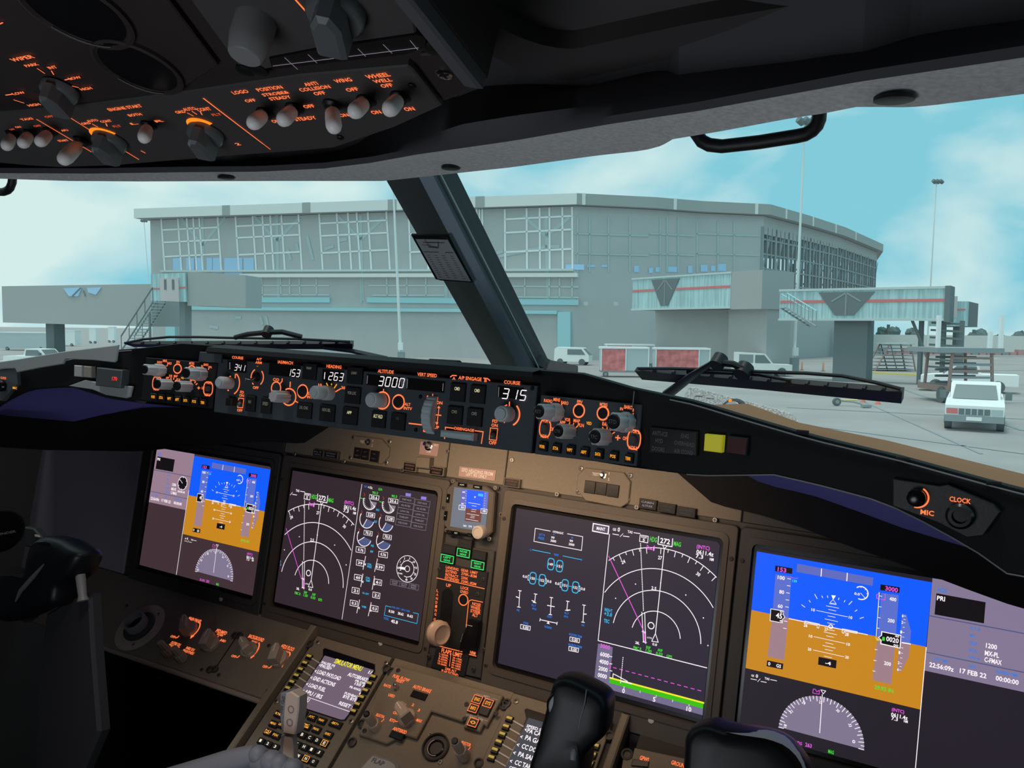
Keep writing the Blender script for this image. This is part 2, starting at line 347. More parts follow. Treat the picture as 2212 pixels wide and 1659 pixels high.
# ---- terminal
mat('lattice', (.33, .38, .40), .8)
H = 19.1
PB = [V3((-49.3, 111.5, 0)), V3((7.2, 95, 0)), V3((16.3, 97.2, 0)), V3((22.4, 99.7, 0)), V3((30.9, 101.6, 0)), V3((38.7, 110.6, 0)), V3((48.5, 122.6, 0)), V3((64.5, 145.5, 0))]
T = thing('terminal_building', PB[1].copy(), 'long grey glazed airport terminal with pale roof edge, behind the gangways', 'building')
FS = [Fr(PB[i], PB[i+1]-PB[i], Zu) for i in range(7)]
LN = [(PB[i+1]-PB[i]).length for i in range(7)]
b = B()
fa = FS[0]
for i in range(4):      # solid walls of the front and the first bays of the side
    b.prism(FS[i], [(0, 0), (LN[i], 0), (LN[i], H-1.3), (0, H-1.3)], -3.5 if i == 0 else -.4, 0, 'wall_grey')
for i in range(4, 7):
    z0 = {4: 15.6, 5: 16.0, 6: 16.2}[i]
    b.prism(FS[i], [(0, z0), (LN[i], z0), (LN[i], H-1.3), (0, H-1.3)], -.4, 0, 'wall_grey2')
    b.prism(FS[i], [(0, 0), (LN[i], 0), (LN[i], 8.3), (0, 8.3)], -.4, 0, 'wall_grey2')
b.build('outer_wall', T)
# roof with fascia
back = [V3((75, 170, 0)), V3((20, 150, 0)), V3((-38, 150, 0))]
out = []
for i, p in enumerate(PB):
    n = FS[min(i, 6)].N if i == 0 else (FS[min(i, 6)].N+FS[i-1].N).normalized(); out.append(p+n*1.0)
out[0] = PB[0]+V3((-1.5, -1.5, 0))
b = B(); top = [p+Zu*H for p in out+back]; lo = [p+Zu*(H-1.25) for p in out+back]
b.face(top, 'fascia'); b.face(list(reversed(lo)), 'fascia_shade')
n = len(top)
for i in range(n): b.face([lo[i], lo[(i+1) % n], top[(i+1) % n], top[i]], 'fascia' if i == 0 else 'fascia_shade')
b.build('roof', T, fix=False)
b = B()
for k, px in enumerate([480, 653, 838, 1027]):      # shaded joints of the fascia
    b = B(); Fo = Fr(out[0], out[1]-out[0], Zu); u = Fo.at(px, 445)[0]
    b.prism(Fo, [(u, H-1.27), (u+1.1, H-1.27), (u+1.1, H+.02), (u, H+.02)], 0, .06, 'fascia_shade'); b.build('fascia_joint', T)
for px in [1257, 1455, 1631, 1697, 1756, 1806, 1850]:
    for i in range(1, 7):
        Fo = Fr(out[i], out[i+1]-out[i], Zu); u = Fo.at(px, 450)[0]
        if 0 <= u <= (out[i+1]-out[i]).length: b = B(); b.prism(Fo, [(u, H-1.27), (u+.4, H-1.27), (u+.4, H+.02), (u, H+.02)], 0, .08, 'fascia'); b.build('fascia_joint', T)
def bars(F, lst, m, w=.22, h=.12):
    b = B()
    for (x0, y0, x1, y1) in lst:
        p, q = F.at(x0, y0), F.at(x1, y1)
        d = V3((q[0]-p[0], q[1]-p[1], 0)).normalized(); nn = (-d.y*w/2, d.x*w/2)
        b.prism(F, [(p[0]-nn[0], p[1]-nn[1]), (q[0]-nn[0], q[1]-nn[1]), (q[0]+nn[0], q[1]+nn[1]), (p[0]+nn[0], p[1]+nn[1])], 0, h, m)
    return b
def bay(vx, hy, ytop, ybot, sk=0, m='mullion', w=.2):
    L = [(x, ytop-(x-vx[0])*.035, x+sk, ybot) for x in vx]
    L += [(vx[0]+sk*.4, y, vx[-1]+sk*.4, y-(vx[-1]-vx[0])*.05) for y in hy]
    return bars(FS[0], L, m, w)
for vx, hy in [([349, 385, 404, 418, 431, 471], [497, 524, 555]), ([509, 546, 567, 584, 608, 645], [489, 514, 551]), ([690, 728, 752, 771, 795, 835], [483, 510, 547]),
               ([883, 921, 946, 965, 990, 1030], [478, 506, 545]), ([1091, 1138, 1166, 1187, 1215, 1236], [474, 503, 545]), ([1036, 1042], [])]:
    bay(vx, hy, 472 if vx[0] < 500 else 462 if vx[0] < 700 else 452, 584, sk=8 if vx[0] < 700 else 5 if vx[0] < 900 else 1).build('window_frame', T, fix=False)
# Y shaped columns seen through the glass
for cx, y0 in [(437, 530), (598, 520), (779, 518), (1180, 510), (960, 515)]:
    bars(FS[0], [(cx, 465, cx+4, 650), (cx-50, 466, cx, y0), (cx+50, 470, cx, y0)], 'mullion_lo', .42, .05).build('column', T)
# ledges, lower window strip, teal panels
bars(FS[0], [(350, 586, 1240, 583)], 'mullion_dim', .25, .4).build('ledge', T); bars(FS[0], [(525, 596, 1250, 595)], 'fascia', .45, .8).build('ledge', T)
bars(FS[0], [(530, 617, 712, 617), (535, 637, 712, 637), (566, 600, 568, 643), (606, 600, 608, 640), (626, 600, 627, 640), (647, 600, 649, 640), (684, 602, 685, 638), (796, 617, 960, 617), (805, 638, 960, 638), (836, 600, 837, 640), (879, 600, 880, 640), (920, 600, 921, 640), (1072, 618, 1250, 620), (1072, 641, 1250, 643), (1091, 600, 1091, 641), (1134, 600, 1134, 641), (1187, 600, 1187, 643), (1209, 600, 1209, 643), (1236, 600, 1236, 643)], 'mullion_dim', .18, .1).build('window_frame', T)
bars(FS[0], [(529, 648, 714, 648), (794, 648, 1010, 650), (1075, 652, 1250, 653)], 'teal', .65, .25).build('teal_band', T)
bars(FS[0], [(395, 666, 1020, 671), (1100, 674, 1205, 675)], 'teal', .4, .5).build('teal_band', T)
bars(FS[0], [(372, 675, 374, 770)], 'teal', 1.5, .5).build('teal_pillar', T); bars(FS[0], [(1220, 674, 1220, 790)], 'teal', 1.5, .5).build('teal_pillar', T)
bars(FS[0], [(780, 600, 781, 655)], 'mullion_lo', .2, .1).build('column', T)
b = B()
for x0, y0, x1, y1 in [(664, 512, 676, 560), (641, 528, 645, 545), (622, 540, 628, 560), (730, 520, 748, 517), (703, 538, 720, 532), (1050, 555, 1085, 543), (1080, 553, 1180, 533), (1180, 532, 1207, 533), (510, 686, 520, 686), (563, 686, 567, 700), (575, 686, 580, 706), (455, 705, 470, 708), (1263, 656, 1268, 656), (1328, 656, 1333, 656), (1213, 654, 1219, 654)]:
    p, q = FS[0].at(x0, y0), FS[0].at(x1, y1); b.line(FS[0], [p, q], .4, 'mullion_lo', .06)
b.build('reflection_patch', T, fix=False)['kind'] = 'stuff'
b = B()     # daylight seen through the back of the hall
for x0, x1, y0, y1 in [(374, 394, 557, 585), (403, 420, 557, 583), (424, 438, 557, 587), (447, 459, 557, 586), (460, 480, 557, 590), (485, 524, 557, 594), (527, 549, 557, 583), (1222, 1262, 571, 583), (1268, 1286, 572, 577), (1299, 1312, 572, 577)]:
    F_ = FS[0] if x1 < 1240 else FS[1] if x0 > 1240 else FS[0]
    b.poly(F_, [F_.at(x0, y1), F_.at(x1, y1), F_.at(x1, y0), F_.at(x0, y0)], 'blue_glass', .05)
for x0, x1, y0, y1 in [(1369, 1380, 574, 588), (1401, 1410, 578, 590), (1415, 1426, 577, 588), (1442, 1462, 576, 588), (1485, 1495, 574, 590), (1513, 1528, 572, 587), (1535, 1545, 574, 586), (1550, 1568, 570, 586)]:
    F_ = FS[1] if x1 < 1396 else FS[2] if x1 < 1498 else FS[3]
    b.poly(F_, [F_.at(x0, y1), F_.at(x1, y1), F_.at(x1, y0), F_.at(x0, y0)], 'blue_glass', .06)
b.build('window_opening', T)
for i in (1, 2, 3):     # side bays, thinner bars
    xs = {1: [1247, 1273, 1314, 1360], 2: [1425, 1440, 1464], 3: [1505, 1550, 1585]}[i]
    x0, x1 = proj(PB[i])[0], proj(PB[i+1])[0]
    bars(FS[i], [(x, 470 if x < 1500 else 478, x, 588) for x in xs]+[(x0+2, 548, x1-2, 552), (x0+2, 505, x1-2, 510)], 'mullion_lo', .16, .1).build('window_frame', T)
for i in (4, 5, 6):     # open lattice with the sky behind
    b = B(); nb = {4: 9, 5: 12, 6: 16}[i]
    for k in range(nb+1):
        u = LN[i]*k/nb; w = .22 if k % 3 else .55
        b.rect(FS[i], (u, 12.0), w, 9.0, -.3, 0, 'lattice')
    for z in (9.6, 11.4, 13.2, 15.0): b.rect(FS[i], (LN[i]/2, z), LN[i], .2, -.25, -.05, 'lattice')
    for k in range(0, nb, 3):
        u0, u1 = LN[i]*k/nb, LN[i]*(k+2)/nb; b.line(FS[i], [(u0, 10.5), (u1, 16)], .5, 'lattice', -.15)
    b.build('lattice', T, fix=False)
b = B()     # far side lattice of the open end
Fb = Fr(PB[7]+V3((1, 4, 0)), V3((-20, -6, 0)), Zu)
for k in range(14): b.rect(Fb, (k*1.4, 11), .3, 9, -.3, 0, 'mid_steel')
for z in (9.5, 12, 14.5): b.rect(Fb, (9, z), 18, .3, -.3, 0, 'mid_steel')
b.build('lattice', T)

# ---- gangways (boarding bridges)
def gangway(name_loc, P, Q, z0, z1, dep, label, shape=None, stripe=True, endm='dark_steel'):
    t = thing('boarding_bridge', V3((*((P+Q)/2).xy, 0)), label, 'boarding bridge')
    F = Fr(V3((P.x, P.y, 0)), V3((Q.x-P.x, Q.y-P.y, 0)), Zu); L = (V3((Q.x-P.x, Q.y-P.y, 0))).length
    b = B(); b.prism(F, [(0, z0), (L, z0), (L, z1), (0, z1)], -dep, 0, endm, top='teal_side'); b.build('tunnel', t)
    zs = (z0+z1)/2+.1*(z1-z0)
    b = B(); b.rect(F, (L/2, z1-.05), L+.1, .16, -.1, .08, 'mullion_dim'); b.rect(F, (L/2, z0+.05), L+.1, .16, -.1, .08, 'mullion_dim'); b.build('edge_rail', t)
    if stripe: b = B(); b.rect(F, (L/2, zs), L-.1, .20, 0, .04, 'stripe'); b.build('stripe', t, fix=False)
    if shape:
        u0, u1, l0, l1 = shape   # trapezoid window, wide at the top
        b = B(); b.prism(F, [(u0, z1-.25), (u1, z1-.25), (l1, z0+.35), (l0, z0+.35)], 0, .07, 'dark_steel')
        um = (u0+u1)/2
        b.line(F, [((u0+um)/2, zs), (um, z1-.3), ((u1+um)/2, zs)], .12, 'mid_steel', .09); b.line(F, [(um, z1-.3), (um, z0+.4)], .1, 'mid_steel', .09)
        b.build('truss_window', t)
    return t, F, L
def pp(px, py, d): r = ray(px, py); return CW+r*(d/r.y)
# bridge beside the centre post
P, Q = pp(1366, 640, 78), pp(1578, 640, 68); zt = pp(1470, 595, 73).z; zb = pp(1470, 668, 73).z
t, F, L = gangway('', P, Q, zb, zt, 5, 'short teal boarding bridge with red stripe joined to the terminal, left of the larger one', (2.6, 6.2, 3.9, 4.8))
b = B(); b.prism(F, [(L, zb-.1), (L+3.2, zb-.1), (L+3.2, zt), (L, zt)], -4, -.02, 'wall_grey2'); b.build('cabin', t)
b = B(); b.prism(F, [(L-1, 0), (L+3, 0), (L+3, zb), (L-1, zb)], -4, -1, 'wall_grey2'); b.prism(F, [(0, 0), (L-1, 0), (L-1, zb), (0, zb)], -5, -3, 'wall_grey'); b.build('support', t)
# long bridge on the right
P, Q = pp(1684, 660, 61), pp(2044, 662, 54.5); zt = pp(1850, 623, 58).z; zb = pp(1850, 692, 58).z
F0 = Fr(V3((P.x, P.y, 0)), V3((Q.x-P.x, Q.y-P.y, 0)), Zu); F0u = [F0.at(x_, 650)[0] for x_ in (1768, 1890, 1805, 1845)]
t, F, L = gangway('', P, Q, zb, zt, 1.8, 'long teal boarding bridge with red stripe and wedge window, right of the tall mast', (F0u[0], F0u[1], F0u[2], F0u[3]))
bR = t
b = B(); ua, ub = F.at(1795, 760)[0], F.at(1868, 760)[0]; b.prism(F, [(ua, 0), (ub, 0), (ub, zb), (ua, zb)], -2.6, -.6, 'dark_steel'); b.build('support', t)
b = B(); b.prism(F, [(L-.1, zb-.1), (L+.22, zb-.1), (L+.22, zt+.05), (L-.1, zt+.05)], -1.9, .1, 'dark_steel'); b.build('end_frame', t)
b = B()
for k in range(9):
    z = .3+k*.5; b.line(F, [(L-1.2+k*.03, z), (L+1.0-k*.02, z-.1)], .14, 'dark_steel', -1.0)
for u in (-1.7, -.3, .8): b.rect(F, (L+u, zb/2), .22, zb, -2, -1.2, 'dark_steel')
b.line(F, [(L-2.2, zb), (L-1.2, 2)], .2, 'dark_steel', -1); b.build('drive_column', t)
b = B(); Fc = Fr(pp(2053, 680, 57.5).xy.to_3d(), V3((1, .1, 0)), Zu)
b.prism(Fc, [(0, zb-.35), (1.35, zb-.35), (1.35, zt-.85), (0, zt-.85)], -2.5, 0, 'teal_side', top='teal_side'); b.prism(Fc, [(1.35, zb-.4), (2.1, zb-.4), (2.1, zt-1.0), (1.35, zt-.85)], -2.5, -.05, 'dark_steel'); b.rect(Fc, (.55, (zt+zb)/2-.3), 1.1, .1, 0, .03, 'stripe'); b.rect(Fc, (.2, zb+1), .5, 1.5, 0, .05, 'sign_pink'); b.build('cabin', t)
b = B(); b.rect(Fc, (1.5, zb/2-.2), .35, zb-.3, -1.6, -1.2, 'dark_steel'); b.build('support', t)
# stair at its near end
b = B(); S0, S1 = pp(1700, 665, 57), pp(1763, 705, 53)
for o_ in (0, 1.2):
    b.tube([S0+V3((0, o_, 0)), S1+V3((0, o_, 0))], .06, 'mid_steel', 6); b.tube([S0+V3((0, o_, 1)), S1+V3((0, o_, 1))], .04, 'teal', 6)
for k in range(9): q = S0.lerp(S1, k/8); b.wbox(q.x-.12, q.x+.12, q.y, q.y+1.2, q.z-.03, q.z+.03, 'mid_steel'); b.tube([q, q+V3((0, 0, 1))], .03, 'mid_steel', 5)
b.build('stairs', bR)
# dark bridge on the left, with the cabin carrying the number 11
P, Q = pp(5, 660, 66), pp(327, 660, 60); zt = pp(160, 616, 63).z; zb = pp(160, 698, 63).z
t = thing('boarding_bridge', V3((*((P+Q)/2).xy, 0)), 'dark grey boarding bridge on the far left, with the number 11 on its cabin', 'boarding bridge')
F = Fr(V3((P.x, P.y, 0)), V3((Q.x-P.x, Q.y-P.y, 0)), Zu); L = (Q-P).xy.length
b = B(); b.prism(F, [(0, zb), (L, zb-.2), (L, zt), (0, zt)], -3.5, 0, 'wall_grey2'); b.build('tunnel', t)
b = B(); b.prism(F, [F.at(138, 623), F.at(178, 621), F.at(170, 640), F.at(150, 640)], 0, .06, 'blue_glass'); b.prism(F, [F.at(189, 622), F.at(220, 621), F.at(208, 637), F.at(192, 632)], 0, .06, 'blue_glass')
b.line(F, [F.at(158, 640), F.at(176, 622)], .1, 'dark_steel', .09); b.line(F, [F.at(182, 628), F.at(186, 640)], .1, 'dark_steel', .09); b.build('truss_window', t)
Fc = Fr(pp(326, 640, 58).xy.to_3d(), V3((1, -.1, 0)), Zu)
b = B(); b.prism(Fc, [Fc.at(326, 650), Fc.at(402, 652), Fc.at(400, 589), Fc.at(326, 592)], -3, 0, 'teal_side'); b.prism(Fc, [Fc.at(402, 660), Fc.at(528, 664), Fc.at(528, 594), Fc.at(402, 586)], -3, -.2, 'wall_grey2'); b.build('cabin', t)
b = B(); b.prism(Fc, [Fc.at(349, 650), Fc.at(389, 652), Fc.at(387, 600), Fc.at(347, 601)], 0, .15, 'sign_pink'); c = Fc.at(368, 615); b.text(Fc, '11', c, .75, .72, 'dark_steel', .17); b.line(Fc, [Fc.at(328, 624), Fc.at(348, 624)], .12, 'stripe', .03); b.line(Fc, [Fc.at(389, 622), Fc.at(402, 621)], .12, 'stripe', .03); b.build('number_plate', t)
b = B(); b.prism(F, [(3.6, 0), (4.5, 0), (4.5, zb), (3.6, zb)], -2, -1, 'dark_steel'); b.prism(Fc, [Fc.at(372, 765), Fc.at(384, 765), Fc.at(384, 652), Fc.at(372, 652)], -2, -1, 'mid_steel'); b.build('support', t)
# open stairs beside it
st = thing('boarding_stairs', ground(270, 765), 'grey metal stairs leading up to the dark bridge on the left', 'stairs')
b = B(); S0 = pp(262, 745, 56); S1 = pp(330, 640, 56)
for dy in (0, 2.0):
    for dz in (0, 1.0): b.tube([S0+V3((0, dy, dz-.4)), S1+V3((0, dy, dz-.4))], .05, 'dark_steel', 6)
for k in range(17): q = S0.lerp(S1, k/16); b.wbox(q.x-.1, q.x+.15, q.y, q.y+2, q.z-.42, q.z-.36, 'mullion_lo')
for dy in (0, 2.0):
    for k in range(0, 17, 4): q = S0.lerp(S1, k/16); b.tube([q+V3((0, dy, -.4)), q+V3((0, dy, .6))], .03, 'dark_steel', 5)
b.tube([V3((S0.x+2, S0.y, 0)), V3((S0.x+2, S0.y, S0.z+2.2))], .08, 'dark_steel', 6); b.build('flight', st)
# frame stands under the right bridge
def frame_stand(px0, px1, pyb, pyt, d, label):
    t = thing('service_stand', ground((px0+px1)/2, pyb), label, 'service stand', )
    base = ground((px0+px1)/2, pyb); d = base.y; w = (px1-px0)/FPX*d; h = (pyb-pyt)/FPX*d; x0 = base.x-w/2
    b = B()
    for y in (d, d+2):
        b.tube([(x0, y, 0), (x0+w*.35, y, h)], .07, 'brown_box', 6); b.tube([(x0+w, y, 0), (x0+w*.85, y, h)], .07, 'brown_box', 6); b.tube([(x0+w*.55, y, 0), (x0+w*.35, y, h)], .05, 'dark_steel', 6)
    for k in range(8): z = h*(k+.5)/8; b.wbox(x0+w*.35*(z/h), x0+w*(1-.15*z/h), d, d+2, z-.03, z+.03, 'mid_steel')
    b.wbox(x0+w*.25, x0+w*.95, d-.1, d+2.1, h-.08, h+.02, 'mullion_lo'); b.build('frame', t)
frame_stand(1890, 1978, 802, 742, 0, 'low lattice service stand between the white pickup and the long bridge')
frame_stand(1625, 1700, 785, 735, 0, 'dark stepped service stand behind the small white tractor')

# ---- lighting masts
def mast(pb, pt, label, r=.11, head=True, box=True):
    g0 = ground(*pb); top = pp(*pt, g0.y); t = thing('light_mast', g0, label, 'light mast')
    b = B(); b.tube([g0, g0.lerp(top, .5), top], [r*1.3, r, r*.7], 'mast', 8); b.build('pole', t)
    if box: b = B(); b.wbox(g0.x-.3, g0.x+.3, g0.y-.5, g0.y+.3, 0, 1.3, 'mid_steel'); b.wbox(g0.x-.25, g0.x+.2, g0.y-.55, g0.y-.2, 1.5, 2.2, 'mullion'); b.build('base_cabinet', t)
    if head:
        b = B()
        for k in (-1, 0, 1):
            b.tube([top+V3((k*.55*r/.11-.15, -.3, .1)), top+V3((k*.55*r/.11+.35, -.1, -.2))], .3*r/.11, 'dark_steel', 8)
        b.tube([top+V3((-.8, 0, 0)), top+V3((.8, 0, 0))], .05, 'dark_steel', 6); b.build('lamp_head', t)
mast((867, 790), (849, 395), 'pale mast standing in front of the terminal, left of the centre post', .12, False)
mast((1714, 805), (1739, 262), 'tallest mast, its lamps showing inside the right grab handle', .11)
mast((2002, 768), (2023, 392), 'lamp mast with cloudy sky behind it, right of the terminal', .11, box=False)
mast((331, 735), (311, 477), 'thin distant mast at the left end of the terminal', .1, box=False)

# ---- vehicles
def wheel(b, c, r, w=.22):
    F = Fr(V3(c), V3((1, 0, 0)), V3((0, 0, 1))); b.cyl(F, (0, 0), [(r, -w), (r, 0), (r*.9, .03)], 'tyre', 16); b.cyl(F, (0, 0), [(r*.5, .03), (r*.5, .05)], 'mid_steel', 12)
def wheelx(b, c, r, w=.22):
    F = Fr(V3(c), V3((0, 1, 0)), V3((0, 0, 1))); b.cyl(F, (0, 0), [(r, 0), (r, w)], 'tyre', 16)
def sideprofile(b, pts, y0, y1, m, M):   # pts (x,z) extruded along y then placed by M
    n = len(pts); a = [M@V3((x, y0, z)) for x, z in pts]; c = [M@V3((x, y1, z)) for x, z in pts]
    b.grid([a, c], m, True, False, True)
def place(px, py, ang):
    g0 = ground(px, py); return Matrix.Translation(g0) @ Matrix.Rotation(rad(ang), 4, 'Z'), g0
def pickup(px, py, ang, label, L=5.2, Wd=1.9, front=True):
    M, g0 = place(px, py, ang); t = thing('pickup_truck', g0, label, 'truck', 'white vehicles on the apron')
    w = Wd/2
    b = B(); sideprofile(b, [(-L/2, .45), (-L/2, .95), (-L/2+.3, 1.02), (-L/2+1.45, 1.12), (L/2, 1.12), (L/2, .45)], -w, w, 'veh_white', M); b.build('body', t)
    b = B(); sideprofile(b, [(-L/2+1.25, 1.1), (-L/2+1.85, 1.68), (-L/2+3.1, 1.70), (-L/2+3.3, 1.1)], -w+.12, w-.12, 'veh_white', M); b.build('cab', t)
    b = B()
    q = lambda x, y, z: M@V3((x, y, z))
    b.face([q(-L/2+1.22, -w+.2, 1.13), q(-L/2+1.22, w-.2, 1.13), q(-L/2+1.78, w-.28, 1.63), q(-L/2+1.78, -w+.28, 1.63)], 'veh_glass')
    for s in (-1, 1):
        b.face([q(-L/2+1.5, s*(w-.105), 1.15), q(-L/2+3.1, s*(w-.105), 1.15), q(-L/2+3.0, s*(w-.105), 1.6), q(-L/2+1.95, s*(w-.105), 1.6)], 'veh_glass')
    b.build('windscreen', t, fix=False)
    b = B(); b.face([q(-L/2-.02, -w+.45, .62), q(-L/2-.02, w-.45, .62), q(-L/2-.02, w-.45, .84), q(-L/2-.02, -w+.45, .84)], 'dark_steel')
    for k in range(1, 5): y = (-w+.45)+k*(2*w-.9)/5; b.face([q(-L/2-.03, y-.02, .62), q(-L/2-.03, y+.02, .62), q(-L/2-.03, y+.02, .84), q(-L/2-.03, y-.02, .84)], 'mullion_lo')
    b.build('grille', t, fix=False)
    for s in (-1, 1):
        b = B(); b.face([q(-L/2-.02, s*(w-.42), .64), q(-L/2-.02, s*(w-.05), .64), q(-L/2-.02, s*(w-.05), .84), q(-L/2-.02, s*(w-.42), .84)], 'stripe' if s > 0 else 'mullion_lo'); b.build('headlamp', t, fix=False)
    b = B(); b.box(q(-L/2-.14, -w, .36), q(0, 2*w, 0)-q(0, 0, 0), q(.15, 0, 0)-q(0, 0, 0), V3((0, 0, .24)), 'mid_steel'); b.face([q(-L/2-.16, -.25, .42), q(-L/2-.16, .25, .42), q(-L/2-.16, .25, .56), q(-L/2-.16, -.25, .56)], 'mullion'); b.build('bumper', t, fix=False)
    for s in (-1, 1):
        b = B(); b.box(q(-L/2+1.5, s*(w+.03), 1.1), q(0, s*.22, 0)-q(0, 0, 0), q(.1, 0, 0)-q(0, 0, 0), V3((0, 0, .3)), 'dark_steel'); b.build('wing_mirror', t)
        for x in (-L/2+.85, L/2-1.05):
            b = B(); F = Fr(q(x, s*(w-.22), .38), (q(1, 0, 0)-q(0, 0, 0)), Zu); k = 1 if F.N.dot(q(0, s, 0)-q(0, 0, 0)) > 0 else -1
            b.cyl(F, (0, 0), [(.38, 0), (.38, .24*k)], 'tyre', 18); b.cyl(F, (0, 0), [(.2, .24*k), (.2, .26*k)], 'mid_steel', 12); b.build('wheel', t)
    return t
pickup(2104, 918, 60, 'white pickup facing the aircraft on the right, a scissor lift standing behind it')
pickup(2090, 846, -28, 'white pickup seen side-on behind the front-facing one')
pickup(88, 800, 168, 'white pickup at the far left window edge', L=5.0)
def lift(px, py, label):
    g0 = ground(px, py); t = thing('scissor_lift', g0, label, 'lift')
    w = 1.25; y = g0.y
    b = B(); b.wbox(g0.x-w, g0.x+w, y, y+3, .6, .9, 'brown_box')
    for k in range(5):
        z0 = .95+k*.33
        b.wbox(g0.x-w*.85, g0.x+w*.85, y, y+.1, z0, z0+.12, 'mid_steel' if k % 2 else 'brown_box'); b.wbox(g0.x-w*.85, g0.x+w*.85, y+1.5, y+1.6, z0, z0+.12, 'dark_steel')
    for s in (-1, 1):
        b.tube([(g0.x+s*w*.9, y+.05, .7), (g0.x+s*w*.8, y+.05, 2.6)], .08, 'brown_box', 6); b.tube([(g0.x+s*w*.9, y+2.5, .7), (g0.x+s*w*.8, y+2.5, 2.6)], .08, 'brown_box', 6)
    b.build('scissor_frame', t)
    b = B(); b.wbox(g0.x-1.9, g0.x+1.5, y-.2, y+3, 2.6, 2.85, 'mid_steel'); b.build('platform', t)
    for dx in (-1.8, 1.4, .85):
        b = B(); b.wbox(g0.x+dx-.08, g0.x+dx+.08, y-.1, y+.1, 2.85, 4.5 if dx != .85 else 3.7, 'mullion'); b.build('rail_post', t)
    for s in (-1, 1):
        b = B(); wheelx(b, (g0.x+s*w-.1, y+.4, .42), .42, .25); b.build('wheel', t)
lift(2096, 872, 'scissor lift with raised platform right behind the front-facing pickup')
def cart(px0, px1, pyb, pyt, label, red=(0, .5)):
    g0 = ground((px0+px1)/2, pyb); d = g0.y; w = (px1-px0)/FPX*d; h = (pyb-pyt)/FPX*d; x0 = g0.x-w/2
    t = thing('baggage_cart', g0, label, 'baggage cart', 'curtained baggage carts')
    F = Fr(V3((x0, d, 0)), V3((1, 0, 0)), Zu)
    b = B(); b.prism(F, [(0, .5), (w, .5), (w, h-.1), (0, h-.1)], -1.5, 0, 'cart_grey'); b.build('body', t)
    for k in range(1):
        b = B(); n = 16; a0, a1 = red[0]*w, red[1]*w
        b.grid([[F.p(a0+(a1-a0)*i/n, z, .04+.03*math.sin(i*1.7+z)) for i in range(n+1)] for z in (.45, .9, 1.3, h-.15)], 'curtain'); b.build('curtain', t, fix=False)
    b = B(); b.prism(F, [(-.05, h-.12), (w+.05, h-.12), (w+.05, h+.02), (-.05, h+.02)], -1.6, .1, 'mullion'); b.build('canopy', t)
    b = B()
    for u in (0, red[0]*w, red[1]*w, w): b.rect(F, (u, h/2+.2), .07, h-.6, 0, .09, 'mullion')
    b.rect(F, (w/2, .42), w, .12, -1.4, .05, 'mid_steel'); b.build('frame', t)
    for u in (.35, w-.35):
        b = B(); wheel(b, (x0+u, d-.05, .22), .22, .15); b.build('wheel', t)
cart(1298, 1400, 815, 750, 'baggage cart with red curtain on its left half, nearest the centre post', (0, .52))
cart(1416, 1532, 812, 752, 'baggage cart with wide red curtain, just left of the wiper arm', (0, .8))
cart(1310, 1412, 796, 744, 'baggage cart mostly hidden behind the red curtained one', (0, .55))
def van(px, py, ang, label, s=1.0, m='veh_white', name='van'):
    M, g0 = place(px, py, ang); t = thing(name, g0, label, 'van', 'white vehicles on the apron'); M = M @ Matrix.Scale(s, 4)
    b = B(); sideprofile(b, [(-1.8, .35), (-1.8, 1.0), (-1.1, 1.75), (1.5, 1.8), (1.75, 1.6), (1.8, .35)], -.85, .85, m, M); b.build('body', t)
    q = lambda x, y, z: M@V3((x, y, z)); b = B()
    for sd in (-1, 1): b.face([q(-1.45, sd*.87, 1.05), q(.4, sd*.87, 1.05), q(.4, sd*.87, 1.6), q(-1.05, sd*.87, 1.6)], 'veh_glass')
    b.face([q(-1.82, -.7, 1.03), q(-1.82, .7, 1.03), q(-1.18, .65, 1.68), q(-1.18, -.65, 1.68)], 'veh_glass'); b.build('window', t, fix=False)
    for sd in (-1, 1):
        for x in (-1.1, 1.15):
            b = B(); F = Fr(q(x, sd*.7, .32), q(1, 0, 0)-q(0, 0, 0), Zu); k = 1 if F.N.dot(q(0, sd, 0)-q(0, 0, 0)) > 0 else -1; b.cyl(F, (0, 0), [(.33, 0), (.33, .2*k)], 'tyre', 14); b.build('wheel', t)
van(1238, 788, 162, 'small white van with dark side windows, right of the centre post')
van(1128, 772, 10, 'little white van half hidden behind the foot of the centre post', .6)
M, g0 = place(1645, 812, 175)
t = thing('tow_tractor', g0, 'small white tractor with open cab, behind the right wiper', 'tractor', 'white vehicles on the apron')
b = B(); sideprofile(b, [(-2.2, .4), (-2.2, .95), (-.6, 1.0), (2.3, 1.0), (2.3, .4)], -.8, .8, 'veh_white', M); b.build('body', t)
b = B(); sideprofile(b, [(-.75, 1.0), (-.1, 1.8), (2.1, 1.9), (2.1, 1.0)], -.75, .75, 'veh_white', M); b.build('cab', t)
b = B(); q = lambda x, y, z: M@V3((x, y, z))
for sd in (-1, 1): b.face([q(-.55, sd*.77, 1.05), q(.7, sd*.77, 1.05), q(.7, sd*.77, 1.7), q(0, sd*.77, 1.7)], 'veh_glass'); b.face([q(.85, sd*.77, 1.05), q(1.95, sd*.77, 1.05), q(1.95, sd*.77, 1.75), q(.85, sd*.77, 1.72)], 'mid_steel')
b.build('cab_window', t, fix=False)
for sd in (-1, 1):
    for x in (-1.4, 1.4):
        b = B(); F = Fr(q(x, sd*.65, .35), q(1, 0, 0)-q(0, 0, 0), Zu); k = 1 if F.N.dot(q(0, sd, 0)-q(0, 0, 0)) > 0 else -1; b.cyl(F, (0, 0), [(.36, 0), (.36, .2*k)], 'tyre', 14); b.build('wheel', t)
